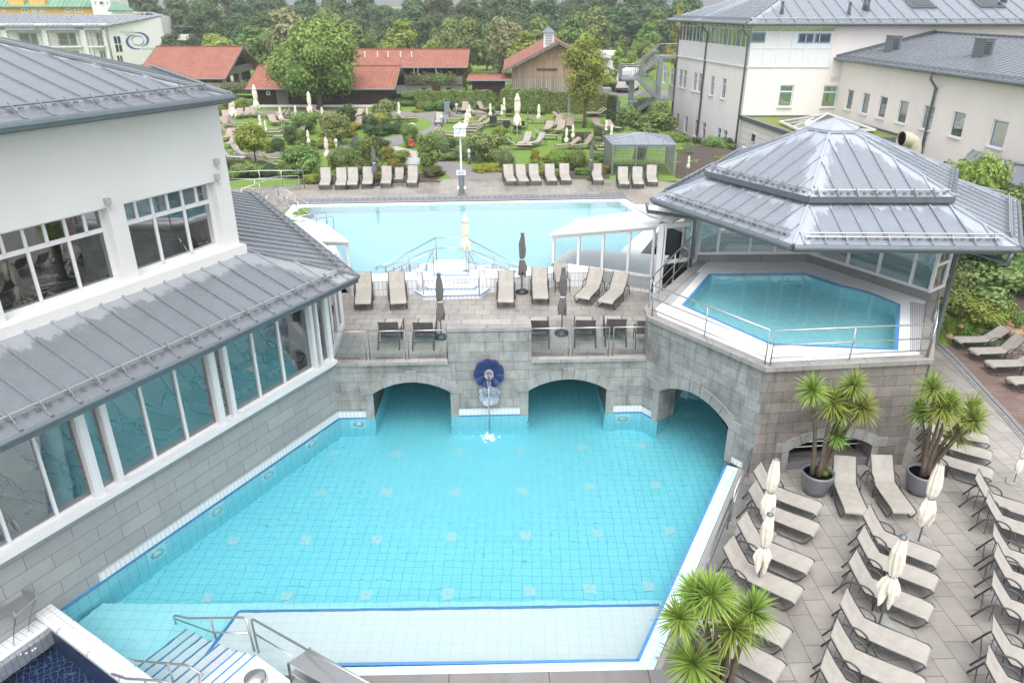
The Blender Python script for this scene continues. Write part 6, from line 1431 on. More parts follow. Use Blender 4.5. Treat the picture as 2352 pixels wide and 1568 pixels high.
# ================================================================ farm buildings
def gable(name, label, x0, x1, y0, y1, ridge_along_x, zb, ze, zr, ov=.9, wall='woodD', vr=None, ends=True, wallb=None):
    t = thing(name, label, 'building', V((x0 + x1) / 2, y0, zb)); m = MB()
    if ridge_along_x:
        ym = (y0 + y1) / 2; sl_ = (zr - ze) / (ym - y0)
        m.quad((x0, y0, zb), (x1, y0, zb), (x1, y0, ze), (x0, y0, ze)); m.quad((x1, y1, zb), (x0, y1, zb), (x0, y1, ze), (x1, y1, ze))
        m.poly([(x1, y0, zb), (x1, y1, zb), (x1, y1, ze), (x1, ym, zr - .05), (x1, y0, ze)]); m.poly([(x0, y1, zb), (x0, y0, zb), (x0, y0, ze), (x0, ym, zr - .05), (x0, y1, ze)])
        m.build('wall', M[wall], t); zo = ze - sl_ * ov
        for a_, b_, c_, d_ in ((V(x0 - ov, y0 - ov, zo), V(x1 + ov * 1.3, y0 - ov, zo), V(x1 + ov * 1.3, ym, zr), V(x0 - ov, ym, zr)), (V(x1 + ov * 1.3, y1 + ov, zo), V(x0 - ov, y1 + ov, zo), V(x0 - ov, ym, zr), V(x1 + ov * 1.3, ym, zr))): roof('roof', [a_, b_, c_, d_], M['rooftile'], t, 1, None, .3, 2, .14, 3)
        m = MB()
        for xx_ in (x1 + ov * 1.3, x0 - ov):
            m.bar(V(xx_, y0 - ov - .1, zo - .12), V(xx_, ym, zr - .1), .06, .24, (0, 0, 1)); m.bar(V(xx_, y1 + ov + .1, zo - .12), V(xx_, ym, zr - .1), .06, .24, (0, 0, 1))
        m.bar(V(xx_ if False else x1 + ov * 1.3, ym, zr - .9), V(x1 + ov * 1.3, ym, zr + .5), .06, .06, (0, 1, 0)); m.build('barge_board', M['woodG'], t)
        gutter(t, V(x0 - ov, y0 - ov, zo), V(x1 + ov * 1.3, y0 - ov, zo), V(0, -1, 0), .08, fascia=False)
        m = MB(); m.bar(V(x0 - ov, ym, zr + .05), V(x1 + ov * 1.3, ym, zr + .05), .25, .12); m.build('ridge', M['rooftile'], t)
    else:
        xm = (x0 + x1) / 2; sl_ = (zr - ze) / (xm - x0); zo = ze - sl_ * ov
        m.poly([(x0, y0, zb), (x1, y0, zb), (x1, y0, ze), (xm, y0, zr - .05), (x0, y0, ze)]); m.poly([(x1, y1, zb), (x0, y1, zb), (x0, y1, ze), (xm, y1, zr - .05), (x1, y1, ze)]); m.quad((x0, y1, zb), (x0, y0, zb), (x0, y0, ze), (x0, y1, ze)); m.quad((x1, y0, zb), (x1, y1, zb), (x1, y1, ze), (x1, y0, ze)); m.build('wall', M[wall], t)
        for a_, b_, c_, d_ in ((V(x0 - ov, y1 + ov, zo), V(x0 - ov, y0 - ov, zo), V(xm, y0 - ov, zr), V(xm, y1 + ov, zr)), (V(x1 + ov, y0 - ov, zo), V(x1 + ov, y1 + ov, zo), V(xm, y1 + ov, zr), V(xm, y0 - ov, zr))): roof('roof', [a_, b_, c_, d_], M['rooftile'], t, 1, None, .3, 2, .14, 3)
        m = MB(); m.bar(V(x0 - ov - .1, y0 - ov, zo - .12), V(xm, y0 - ov, zr - .1), .08, .30); m.bar(V(x1 + ov + .1, y0 - ov, zo - .12), V(xm, y0 - ov, zr - .1), .08, .30)
        for k in (.25, .6): m.box((x0 + (xm - x0) * k, y0 - ov / 2, ze + (zr - ze) * k - .25), (.2, ov, .2))
        m.build('barge_board', M['woodG'], t)
    return t
def px_win(t, x0, x1, y0, y1, Y, fr='woodR', gl_='glassD', nm_='window', fw=.10, mul=True):
    X0_, X1_ = xat(x0, (y0 + y1) / 2, Y), xat(x1, (y0 + y1) / 2, Y); return window(t, V(X0_, Y, 0), Ux, Ny, (0, X1_ - X0_, zat(y1, Y), zat(y0, Y)), -.04, fr, None, ((X1_ - X0_) / 2,) if mul else (), fw, gl_, False, name=nm_)
def px_box(t, x0, x1, y0, y1, Y, mt, nm_, th=.12):
    X0_, X1_ = xat(x0, (y0 + y1) / 2, Y), xat(x1, (y0 + y1) / 2, Y); m = MB(); m.box(((X0_ + X1_) / 2, Y, (zat(y0, Y) + zat(y1, Y)) / 2), (X1_ - X0_, th, zat(y0, Y) - zat(y1, Y))); return m.build(nm_, M[mt], t)
b1 = gable('farmhouse', 'dark timber farmhouse with a red tiled roof and flower balcony, left of the garden', -42.6, -34.9, 91, 103.5, True, 1.5, 4.95, 7.5, 1.3)
for x0, x1, y0, y1 in ((475, 487, 180, 197),): px_box(b1, x0, x1, y0, y1, 90.95, 'woodR', 'shutter')
for x0, x1, y0, y1 in ((512, 519, 178, 193), (530, 536, 175, 186)):
    px_win(b1, x0, x1, y0, y1, 90.95, 'poly', fw=.08)
for Y_, z_ in ((96, 3.2), (99, 3.2), (97.5, 5.6)):
    window(b1, V(-34.9, Y_, 0), V(0, 1, 0), V(1, 0, 0), (0, .9, z_, z_ + 1.1), -.05, 'poly', None, (.45,), .1, 'glassD', False)
m = MB(); m.box((-34.0, 97.5, 4.95), (.12, 9.5, .8)); m.box((-34.4, 97.5, 4.55), (.9, 9.5, .12)); m.build('balcony', M['woodG'], b1)
m = MB(); m.box((xat(545, 208, 86.5), 86.5, 3.7), (10, .12, 1.1)); m.box((xat(545, 208, 86.5), 88, 3.15), (10, 3.2, .12)); tag(m.build('timber_gallery', M['woodG'], None), 'grey timber gallery with climbing plants in front of the farmhouse', 'balcony')
b2 = gable('timber_shed', 'long dark timber outbuilding with a red tiled roof behind the big tree', -26.3, -13.1, 79.3, 87.5, True, 1.8, 4.75, 6.25, .9)
px_win(b2, 612, 621, 210, 219, 79.2, 'poly', mul=False); px_box(b2, 636, 662, 207, 245, 79.2, 'woodG', 'barn_door'); px_box(b2, 560, 910, 241, 249, 79.1, 'creamgrey', 'plinth', .2)
b3 = gable('timber_house', 'long red roofed house with a timber balcony, flower boxes and white ground floor', -19, -6.2, 86.5, 95.5, True, 1.5, 6.25, 7.5, 1.0)
px_box(b3, 910, 1062, 196, 216, 86.35, 'white', 'ground_floor_wall', .2); 
for x0, x1, y0, y1 in ((969, 978, 203, 209), (1026, 1037, 202, 209)): px_win(b3, x0, x1, y0, y1, 86.1, 'woodR', fw=.06)
px_box(b3, 993, 1012, 199, 213, 86.15, 'woodR', 'door')
bz1, bz0 = zat(175, 85.2), zat(192, 85.2); xl_, xr_ = xat(930, 185, 85.2), xat(1062, 185, 85.2)
m = MB(); m.box(((xl_ + xr_) / 2, 85.2, (bz0 + bz1) / 2), (xr_ - xl_, .08, bz1 - bz0)); m.box(((xl_ + xr_) / 2, 85.8, bz0 - .05), (xr_ - xl_, 1.4, .14)); bo = m.build('balcony', M['woodG'], b3)
for x in (950, 959, 1000): px_box(b3, x, x + 2.5, 157, 176, 85.3, 'wood', 'balcony_post')
for i, x in enumerate((948, 969, 990, 1013, 1033)): pass
for x in (839, 868, 892, 921, 946): q = V(xat(x, 129, 88.2), 88.0, 6.85); m = MB(); m.lathe([(.07, 0), (.07, .5), (.12, .52), (.0001, .6)], c=q, n=8); m.build('vent_pipe', M['poly'], b3)
b4 = gable('shed_roof', 'low red tiled shed roof between the long house and the wooden barn', -4.3, -.8, 83, 88, True, 1.8, zat(186, 83) + .15, zat(173, 85.5), .5)
b5 = gable('wooden_barn', 'sun bleached vertical board barn with a red roof and a small ridge turret', xat(1176, 160, 84), xat(1386, 170, 84), 84, 100, False, 2.0, zat(152, 84) + .05, zat(97, 84) + .1, 1.0, 'woodB')
px_box(b5, 1233, 1280, 158, 160.5, 83.9, 'dark', 'ledge_beam')
q = V(xat(1260, 100, 86), 86, zat(109, 86)); m = MB(); m.box(q + V(0, 0, .7), (1.1, 1.1, 1.6)); cu = m.build('ridge_turret', M['sheet'], b5); m = MB(); P4 = [q + V(a_ * .75, b_ * .75, 1.5) for a_, b_ in ((-1, -1), (1, -1), (1, 1), (-1, 1))]
for i in range(4): m.poly([P4[i], P4[(i + 1) % 4], q + V(0, 0, 2.1)])
m.build('turret_roof', M['gut'], cu)
m = MB()
for k in range(6): m.box(q + V(0, -.57, .35 + k * .18), (.8, .04, .09))
m.build('louvre', M['galv'], cu)
t = thing('grey_roof_house', 'low house with a white edged grey roof between the trees, beyond the barn', 'building', V(xat(1392, 125, 118), 118, 2))
roof('roof', [V(xat(1372, 133, 118), 118, zat(134, 118)), V(xat(1403, 133, 118), 118, zat(135, 118)), V(xat(1400, 128, 118), 123, zat(128, 118)), V(xat(1374, 115, 118), 123, zat(113, 118))], M['zinc'], t, 1, None, .3, 3, .2, 3); m = MB(); m.bar(V(xat(1374, 114, 119), 119, zat(114, 119)), V(xat(1403, 131, 118), 118, zat(130, 118)), .2, .3); m.build('verge', M['paint'], t)
m = MB(); m.box((xat(1388, 140, 121), 121, 4), (3.5, 4, 3.5)); m.build('wall', M['creamgrey'], t)
# van
vp = V(xat(1433, 212, 92), 92, GZ); t = thing('camper_van', 'white camper van parked beyond the hedge, seen from behind', 'van', vp)
m = MB(); pr_ = [(-1.0, .35), (-1.02, 1.1), (-.93, 2.1), (-.75, 2.55), (.75, 2.55), (.93, 2.1), (1.02, 1.1), (1.0, .35)]
def vp_(x, y, z): a_ = R(-18); return vp + V(x * math.cos(a_) - y * math.sin(a_), x * math.sin(a_) + y * math.cos(a_), z)
n = len(pr_)
for y0, y1 in ((0, 5.2),):
    for i in range(n): (xa_, za), (xb2, zb2) = pr_[i], pr_[(i + 1) % n]; m.quad(vp_(xa_, y0, za), vp_(xb2, y0, zb2), vp_(xb2, y1, zb2), vp_(xa_, y1, za))
    m.poly([vp_(x_, y0, z_) for x_, z_ in reversed(pr_)]); m.poly([vp_(x_, y1, z_) for x_, z_ in pr_])
m.build('body', M['paint'], t); m = MB(); m.quad(vp_(-.75, -.02, 1.35), vp_(.75, -.02, 1.35), vp_(.68, -.02, 2.0), vp_(-.68, -.02, 2.0)); m.build('rear_window', M['glassD'], t)
for sx in (-1, 1):
    for yy in (1.0, 4.2): m = MB(); m.lathe([(.0001, -.12), (.34, -.12), (.34, .12), (.0001, .12)], n=18, M=Matrix.Translation(vp_(sx * .9, yy, .34)) @ Matrix.Rotation(R(90), 4, 'Y')); m.build('wheel', M['dark'], t)
    m = MB(); m.box(vp_(sx * .93, -.03, 1.15), (.12, .05, .5)); m.build('tail_light', M['red'], t)
m = MB(); m.box(vp_(0, -.08, .5), (1.9, .16, .22)); m.build('bumper', M['dark'], t)
m = MB(); m.lathe([(.0001, 0), (.36, 0), (.36, .16), (.0001, .2)], n=18, M=Matrix.Translation(vp_(.55, -.25, 1.3)) @ Matrix.Rotation(R(90), 4, 'X')); m.build('spare_wheel', M['dark'], t)
px_box(thing('concrete_block', 'grey concrete enclosure beside the parking area', 'enclosure', V(10, 78, 2)), 1384, 1402, 202, 222, 78, 'stone', 'wall', 1.5)
# ================================================================ furniture prototypes
def tubepart(paths, r, mt, name, parent, n=6):
    m = MB()
    for p in paths: m.tube(p, r, n)
    return m.build(name, M[mt], parent, True)
def sheet2(pts, w, th, name, parent, mts, curve=.0):     # fabric strip along x-z points, two sided
    m = MB()
    for (x0, z0), (x1, z1) in zip(pts[:-1], pts[1:]):
        a, b, c, d = V(x0, -w, z0), V(x1, -w, z1), V(x1, w, z1), V(x0, w, z0); dx, dz = x1 - x0, z1 - z0; l = math.hypot(dx, dz); n = V(-dz / l, 0, dx / l) * th
        if n.z < 0: n = -n
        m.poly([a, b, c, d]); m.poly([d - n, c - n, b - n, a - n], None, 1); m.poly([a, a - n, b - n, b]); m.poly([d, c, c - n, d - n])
    o = m.build(name, [M[mts[0]], M[mts[1]]], parent); return o
def arcpts(P, k=4):                                     # rounded polyline
    out = [P[0]]
    for i in range(1, len(P) - 1):
        a, b, c = Vector(P[i - 1]), Vector(P[i]), Vector(P[i + 1]); r = min((a - b).length, (c - b).length) * .4
        p, q = b + (a - b).normalized() * r, b + (c - b).normalized() * r
        for j in range(k + 1): t = j / k; out.append((p * (1 - t) ** 2 + b * 2 * t * (1 - t) + q * t * t))
    out.append(P[-1]); return [Vector(p) for p in out]
def lounger_a(ang=52, nm='sun_lounger', hide=True):
    t = thing(nm, 'x', 'sun lounger', (0, 0, 0)); ca, sa = math.cos(R(ang)), math.sin(R(ang)); bk = [(0 - ca * s, .37 + sa * s - .03 * math.sin(s * 4)) for s in (0, .12, .3, .5, .66, .74)]
    bk.reverse()
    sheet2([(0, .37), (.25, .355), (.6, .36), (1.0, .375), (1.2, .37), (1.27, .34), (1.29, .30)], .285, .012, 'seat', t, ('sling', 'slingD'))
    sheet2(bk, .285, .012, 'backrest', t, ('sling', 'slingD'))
    for s in (-1, 1):
        y = s * .305
        tubepart([arcpts([(-.62, y * 1.12, .02), (-.36, y * 1.12, .52), (.02, y * 1.12, .57), (.20, y * 1.12, .46), (.24, y * 1.12, .03)], 4)], .021, 'dmetal', 'armrest', t)
        tubepart([arcpts([(.28, y, .36), (.42, y, .03), (1.12, y, .03), (1.27, y, .32)], 4)], .019, 'dmetal', 'runner', t)
        tubepart([[V(-.02, y, .365), V(.6, y, .355), V(1.22, y, .37), V(1.29, y, .31)]], .018, 'dmetal', 'seat_rail', t)
        tubepart([[V(p[0], y, p[1]) for p in bk]], .018, 'dmetal', 'back_rail', t)
        tubepart([[V(-.30, y * 1.02, .70 if ang > 45 else .62), V(-.30, y * 1.08, .06), ]], .009, 'dmetal', 'rear_strut', t)
    tubepart([[V(-.5, -.33, .27), V(-.5, .33, .27)], [V(.24, -.34, .12), V(.24, .34, .12)], [V(-.12, -.31, .3), V(-.12, .31, .3)]], .012, 'dmetal', 'crossbar', t)
    return t
def lounger_b(ang=35):
    t = thing('garden_lounger', 'x', 'sun lounger', (0, 0, 0)); ca, sa = math.cos(R(ang)), math.sin(R(ang))
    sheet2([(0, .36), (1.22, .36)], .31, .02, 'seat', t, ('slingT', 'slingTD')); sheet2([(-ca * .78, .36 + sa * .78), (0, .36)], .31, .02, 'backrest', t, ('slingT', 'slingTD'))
    m = MB()
    for s in (-1, 1): m.bar(V(-.55, s * .33, .35), V(1.25, s * .33, .35), .03, .04)
    m.bar(V(1.25, -.33, .35), V(1.25, .33, .35), .03, .04); m.bar(V(-.35, -.33, .35), V(-.35, .33, .35), .03, .03); m.build('frame', M['dmetal'], t)
    for x in (-.4, 1.1):
        for s in (-1, 1): m = MB(); m.bar(V(x, s * .32, .34), V(x + (.06 if x > 0 else -.05), s * .32, 0), .03, .03, (0, 1, 0)); m.build('leg', M['dmetal'], t)
    m = MB(); m.bar(V(-ca * .5, -.2, .36 + sa * .5), V(-.42, -.2, .33), .02, .02); m.bar(V(-ca * .5, .2, .36 + sa * .5), V(-.42, .2, .33), .02, .02); m.build('back_strut', M['dmetal'], t)
    return t
def armchair():
    t = thing('armchair', 'x', 'chair', (0, 0, 0)); sheet2([(-.05, .42), (.45, .44)], .25, .012, 'seat', t, ('sling', 'slingD')); sheet2([(-.28, .98), (-.16, .7), (-.05, .42)], .25, .012, 'backrest', t, ('sling', 'slingD'))
    for s in (-1, 1):
        y = s * .28; tubepart([arcpts([(.46, y, .0), (.42, y, .64), (-.16, y, .66)], 3)], .014, 'dmetal', 'armrest', t); tubepart([[V(-.29, y, .98), V(-.1, y, .45), V(.45, y, .44)]], .013, 'dmetal', 'side_rail', t); tubepart([[V(-.02, y, .5), V(-.36, y, 0)]], .014, 'dmetal', 'leg', t)
    return t
def parasol(kind):
    t = thing('parasol', 'x', 'parasol', (0, 0, 0)); mt = 'canvasG' if kind == 'grey' else 'canvas'
    m = MB()
    if kind == 'grey': m.lathe([(.0001, 0), (.24, 0), (.25, .03), (.24, .09), (.06, .11), (.05, .16)], n=20); m.build('base', M['dark'], t, True)
    elif kind == 'deck': m.box((0, 0, .035), (.62, .62, .07), R(35)); m.build('base', M['stone'], t)
    else: m.lathe([(.0001, 0), (.16, 0), (.03, .03)], n=10); m.build('base', M['galv'], t)
    m = MB(); m.lathe([(.024, .02), (.024, 1.05), (.030, 1.06), (.024, 1.08), (.022, 2.3)], n=10); m.build('pole', M['galv' if kind != 'garden' else 'paint'], t, True)
    m = MB(); f = .16
    if kind == 'grey': pr = [(.11, .84), (.15, .82), (.15, 1.0), (.12, 1.2), (.09, 1.36), (.075, 1.41), (.11, 1.55), (.125, 1.78), (.11, 2.05), (.07, 2.3), (.03, 2.44)]
    elif kind == 'deck': pr = [(.10, .84), (.15, .80), (.19, .98), (.16, 1.2), (.11, 1.34), (.075, 1.42), (.12, 1.55), (.145, 1.8), (.13, 2.05), (.10, 2.25), (.075, 2.42), (.07, 2.44)]
    else: pr = [(.15, .98), (.20, 1.02), (.17, 1.18), (.12, 1.32), (.085, 1.42), (.13, 1.6), (.14, 1.85), (.12, 2.05), (.10, 2.12)]
    m.lathe(pr, n=40, fold=f, fn=8)
    rz_ = random.Random(3)
    for i_, v_ in enumerate(m.v):
        a_ = math.atan2(v_.y, v_.x); k_ = max(0, 1.36 - v_.z)
        v_.z += k_ * .34 * math.cos(4 * a_ + .6) * (1 if kind != 'grey' else .7); v_.x += k_ * .07 * math.sin(3 * a_ + 1) + .012 * math.sin(v_.z * 7); v_.y += k_ * .07 * math.cos(2 * a_) + .010 * math.sin(v_.z * 9 + 2)
    m.build('canopy', M[mt], t, False)
    m = MB(); m.lathe([(.085, 1.38), (.095, 1.41), (.085, 1.44)], n=16); m.build('strap', M['galv' if kind == 'deck' else 'paint'], t)
    m = MB()
    if kind == 'garden': m.lathe([(.15, 2.06), (.145, 2.10), (.05, 2.32), (.02, 2.38)], n=16, fold=.08)
    else: m.lathe([(.085, 2.41), (.085, 2.44), (.03, 2.47), (.0001, 2.48)], n=14)
    m.build('top_cap', M[mt if kind != 'deck' else 'gut'], t, True); return t
PA = Proto(lounger_a(52)); PA2 = Proto(lounger_a(38)); PB = Proto(lounger_b(35)); PB2 = Proto(lounger_b(55)); PC = Proto(armchair()); UG_, UD, UC = Proto(parasol('garden')), Proto(parasol('deck')), Proto(parasol('grey'))
def a2(p, q): return math.atan2(q.y - p.y, q.x - p.x)
# lower sun deck, middle column
gB = 'sun loungers on the lower deck'
lb = [((1035, 225), (1515, 420)), ((982, 420), (1487, 630)), ((920, 657), (1447, 897)), ((867, 1042), (1427, 1295)), ((797, 1347), (1395, 1615)), ((700, 1640), (1330, 1930))]
for i, (c, f) in enumerate(lb):
    a_, b_ = at(1764 + c[0] / 4, 1176 + c[1] / 4, .38), at(1764 + f[0] / 4, 1176 + f[1] / 4, .38)
    PA.put((a_.x, a_.y, .0), a2(a_, b_), 'beige sling lounger, %s from the far end in the middle row of the lower deck' % ORD[i], gB)
la = [(1877, 1168, 0), (1869.5, 1215, 0), (1857, 1300, 0), (1836, 1367, 0), (1810, 1466, 0), (1792, 1541, 0)]
for i, (x, y, _) in enumerate(la):
    f = at(x, y, .36); an_ = R(-39); d_ = V(math.cos(an_), math.sin(an_), 0); p = f - d_ * 1.25
    PA.put((p.x, p.y, 0), an_, 'beige sling lounger, %s from the far end in the row next to the pool railing' % ORD[i], gB)
lc = [(2273, 1142), (2298, 1195), (2318, 1276), (2328, 1328), (2324, 1393), (2323, 1498), (2309, 1573)]
for i, (x, y) in enumerate(lc): p = at(x, y, .38); PA.put((p.x, p.y, 0), R(-36 + (i % 3) * 2), 'beige sling lounger, %s from the far end in the row at the right frame edge' % ORD[i], gB)
for i, (c, f) in enumerate([((2160, 985), (2260, 1007)), ((2164, 1015.6), (2260, 1043)), ((2164, 1053), (2264, 1084))]):
    a_, b_ = at(*c, .38), at(*f, .38); PA.put((a_.x, a_.y, 0), a2(a_, b_), 'beige sling lounger, %s of three half hidden behind the right yucca' % ORD[i], gB)
for i, (c, f) in enumerate([((1943, 1107), (1970, 1180)), ((2031.5, 1104), (2074, 1169))]):
    a_, b_ = at(*c, .38), at(*f, .38); PA.put((a_.x, a_.y, 0), a2(a_, b_), ('beige sling lounger facing the camera, next to the left potted yucca', 'beige sling lounger facing the camera, next to the right potted yucca')[i], gB)
for i, (c, f) in enumerate([((2269, 777), (2206, 779)), ((2308.6, 802), (2244.6, 804)), ((2347, 831), (2286.7, 832.6)), ((2402, 870), (2342, 872))]):
    a_, b_ = at(*c, .38), at(*f, .38); (PA2 if i % 2 == 0 else PA).put((a_.x, a_.y, 0), a2(a_, b_), 'sling lounger on the brown brick paving, %s from the shrubs' % ORD[i], 'loungers on the brick paving')
# terrace
gT = 'sun loungers on the terrace above the arches'
for i, (c, f) in enumerate([((834, 666), (830.5, 694.7)), ((913, 664.7), (915.5, 693.5)), ((1164, 661), (1164, 690)), ((1241, 653.5), (1245, 683.5)), ((1361, 656), (1338, 683)), ((1415, 666), (1393, 689.7))]):
    a_, b_ = at(*c, 2.38), at(*f, 2.38); PA.put((a_.x, a_.y, 2.0), a2(a_, b_), 'beige sling lounger facing the camera on the terrace, %s from the left' % ORD[i], gT)
p = at(1286, 662, 2.0); PC.put((p.x, p.y, 2), R(-85), 'beige sling armchair against the white tiled wall, behind a grey parasol', 'sling armchairs')
for i, (x, y) in enumerate([(890, 806), (972, 806), (1240, 801), (1348, 801), (1417, 799)]):
    p = at(x, y, 2.0) + V(0, .62, 0); PA.put((p.x, p.y, 2.0), R(90 - (x - 1176) * .012), 'lounger with its dark back to the camera behind the glass railing, %s from the left' % ORD[i], gT)
p = at(1478, 800, 2.0) + V(0, .3, 0); PC.put((p.x, p.y, 2), R(85), 'armchair with its back to the camera beside the tower wall', 'sling armchairs')
# far deck
gF = 'sun loungers along the far side of the upper pool'
fl = [(745.5, 437), (781.7, 437), (809, 436), (844, 434.5), (886.7, 433), (945.5, 432)]
for i, (x, y) in enumerate(fl): p = at(x, y, ZU); d_ = math.atan2(-p.y, -p.x) - R(5); PA.put((p.x - math.cos(d_) * 1.25, p.y - math.sin(d_) * 1.25, ZU), d_, 'beige lounger in the row left of the pool clock, %s from the left' % ORD[i], gF)
p = at(918, 425, ZU); PC.put((p.x, p.y, ZU), R(-92), 'small beige armchair between two loungers left of the pool clock', 'sling armchairs')
for i, (x, y) in enumerate([(1173, 428), (1201, 428), (1231, 427), (1268.5, 427), (1302, 426), (1375, 426), (1433.5, 434.5), (1466, 434.5), (1499, 430)]):
    p = at(x, y, ZU); d_ = math.atan2(-p.y, -p.x) + R(6); PA.put((p.x - math.cos(d_) * 1.25, p.y - math.sin(d_) * 1.25, ZU), d_, 'beige lounger in the row right of the pool clock, %s from the left' % ORD[i], gF)
# inside the pool house
for i in range(9):
    s_ = .9 + i * 1.0 + (.5 if i > 3 else 0); p = PL(s_, -1.9, 2.0); PA.put(tuple(p), math.atan2(NL.y, NL.x) + R(8), 'lounger behind the lower glazing of the pool house, %s from the terrace end' % ORD[i], 'loungers inside the pool house')
def put_par(P, bx, by, z0, ty, label, group, hh=2.46):
    p = at(bx, by, z0); zt_ = zat(ty, p.y); s_ = max(.5, (zt_ - z0) / hh); return dup(P.root, (p.x, p.y, z0), random.random() * 6, label, group, (min(1.15, s_) if s_ < 1.2 else 1.3 + (s_ - 1.2) * .5, min(1.15, s_) if s_ < 1.2 else 1.3 + (s_ - 1.2) * .5, s_))
put_par(UC, 1199, 672, 2, 535, 'folded grey parasol on the terrace, between the loungers right of the steps', 'grey parasols')
put_par(UC, 1014, 776, 2, 627, 'folded grey parasol on the terrace, left of the parapet block', 'grey parasols')
put_par(UC, 1290, 767, 2, 614, 'folded grey parasol on the terrace, right of the parapet block', 'grey parasols')
put_par(UC, 863, 426, ZU, 335, 'folded grey parasol among the loungers left of the pool clock', 'grey parasols')
put_par(UC, 1356, 414, ZU, 332, 'folded grey parasol among the loungers right of the pool clock', 'grey parasols')
o = put_par(UG_, 1071, 622, 2.62, 491, 'folded cream parasol on the tiled platform at the upper pool', 'cream parasols', 2.38); 
for (bx, by, ty), lb_ in zip([(1752, 1228, 1052), (1738, 1352, 1178), (2108, 1247, 1062), (2018, 1437, 1230), (2328, 1108, 1010)], ['folded cream parasol farthest back in the row next to the pool railing', 'folded cream parasol between the fourth and fifth lounger by the pool railing', 'folded cream parasol in front of the right potted yucca', 'folded cream parasol standing in the middle row of loungers', 'folded cream parasol at the right frame edge on its own stone plate']):
    put_par(UD, bx, by, 0, ty, lb_, 'cream parasols')
gp_ = [(542, 302, 209, 1), (594, 281, 194, 1), (716, 287, 210, 1), (1188, 331, 214, 1), (601, 305, 263), (613, 315, 276), (648, 293, 245), (682, 285, 242), (743, 290, 245), (845, 283, 247), (711, 346, 298), (755, 389, 315), (547, 362, 314),
       (918, 278, 234), (1079, 290, 240), (1074, 300, 250), (1071, 308, 259), (1068, 320, 274), (1126.6, 283, 237), (1158, 272, 224), (1153, 279, 240), (1237, 293, 239), (1300, 346, 293), (1315, 333, 286), (1391, 322, 275), (1403, 332, 286), (1579, 402, 362)]
big = [g for g in gp_ if len(g) == 4]; sm = sorted([g for g in gp_ if len(g) == 3]); 
for i, g in enumerate(sorted(big)): put_par(UG_, g[0], g[1], GZ, g[2], 'tall folded cream parasol in the garden, %s from the left' % ORD[i], 'tall garden parasols', 2.38)
for i, g in enumerate(sm): put_par(UG_, g[0], g[1], GZ, g[2], 'small folded cream parasol in the garden, %s from the left' % ORD[i], 'small garden parasols', 2.38)
gl_ = [(1255,301,-110),(1283,303,-110),(1278,290,-115),(1308,292,-100),(1296,277,-30),(1331,279,-10),(1296,267,0),(1360,264,180),(1365,266.5,180),(1233,281,0),(1379,294.5,-70),(1411,298.5,-60),(1258,318,-5),(1204,333,-110,1),(1228,334,-130,1),(1199,341,0),(1170,286,5),(1155,282,5),(1134,288,90),(1160,299,100),(1188,303,90),(1200,293,80),(1110,272,160),(1099,264,-20),(1115,256,-40),(1139,264,60),(1170,264,90),(1101,290,200),(1302,323,90,1),(1329,325,90,1),(1376,320,75,1),(1300,340,200),(1331,340,200),(1384,338,0,1),(1391,343,0,1),(1386,352,0),
 (1055,272,0),(1065,257,-100),(1094,261,-30),(1087,286,200),(1087,294.5,180),(1081,301,180),(1081,307,180),(1046,280,180),(1008,283,-90,1),(913,274,0),(939,277,0),(935,272,0),(818,270,-110),(825,290,-90),(1029,317,-30),(1033,311,0),
 (528,265.5,-90),(549,269,-80),(565,267,-90),(586,267,-70),(613,267,0),(632,270,200),(645,272,200),(656,272,200),(631,285,-60),(656,282,-40),(520,274,-70),(526,291,-50),(550,290,0),(532,309,0),(524,320,-90),(532,335,-90),(536,369,-20,1),(563,362,-20,1),(626,304,190),(631,311,190),(681,311,-130),(652,320,190),(639,372,10),(607,380,-20),(636,386,0),(558,394,30,1),(729,261,0),(742,264,0)]
dirw = lambda a: ['right', 'away from the camera', 'left', 'towards the camera'][int(((a + 45) % 360) // 90)]
regs = {'left lawn': [g for g in gl_ if g[0] < 800], 'middle lawn': [g for g in gl_ if 800 <= g[0] < 1100], 'right lawn': [g for g in gl_ if g[0] >= 1100]}
for rn, lst in regs.items():
    lst = sorted(lst, key=lambda g: g[1]); rws = []
    for g in lst:
        if rws and g[1] - rws[-1][0][1] < 12: rws[-1].append(g)
        else: rws.append([g])
    for ri, rw in enumerate(rws):
        for i, g in enumerate(sorted(rw)):
            p = at(g[0], g[1] + 3, GZ); an_ = R(g[2]); c_ = V(math.cos(an_), math.sin(an_), 0) * .45; P = (PA if len(g) == 4 else (PB if (i + ri) % 3 else PB2))
            P.put((p.x - c_.x, p.y - c_.y, GZ), an_, 'lounger pointing %s, %s in the %s row of the %s' % (dirw(g[2]), ORD[i], ORD[ri], rn), 'garden loungers')
p = at(1348, 332, GZ); PC.put((p.x, p.y, GZ), R(90), 'dark backed armchair beside two loungers on the right lawn', 'sling armchairs'); p = at(1392, 328, GZ); PC.put((p.x, p.y, GZ), R(90), 'dark backed armchair under a small parasol on the right lawn', 'sling armchairs')
for P in (PA, PA2, PB, PB2, PC, UG_, UD, UC): P.drop()
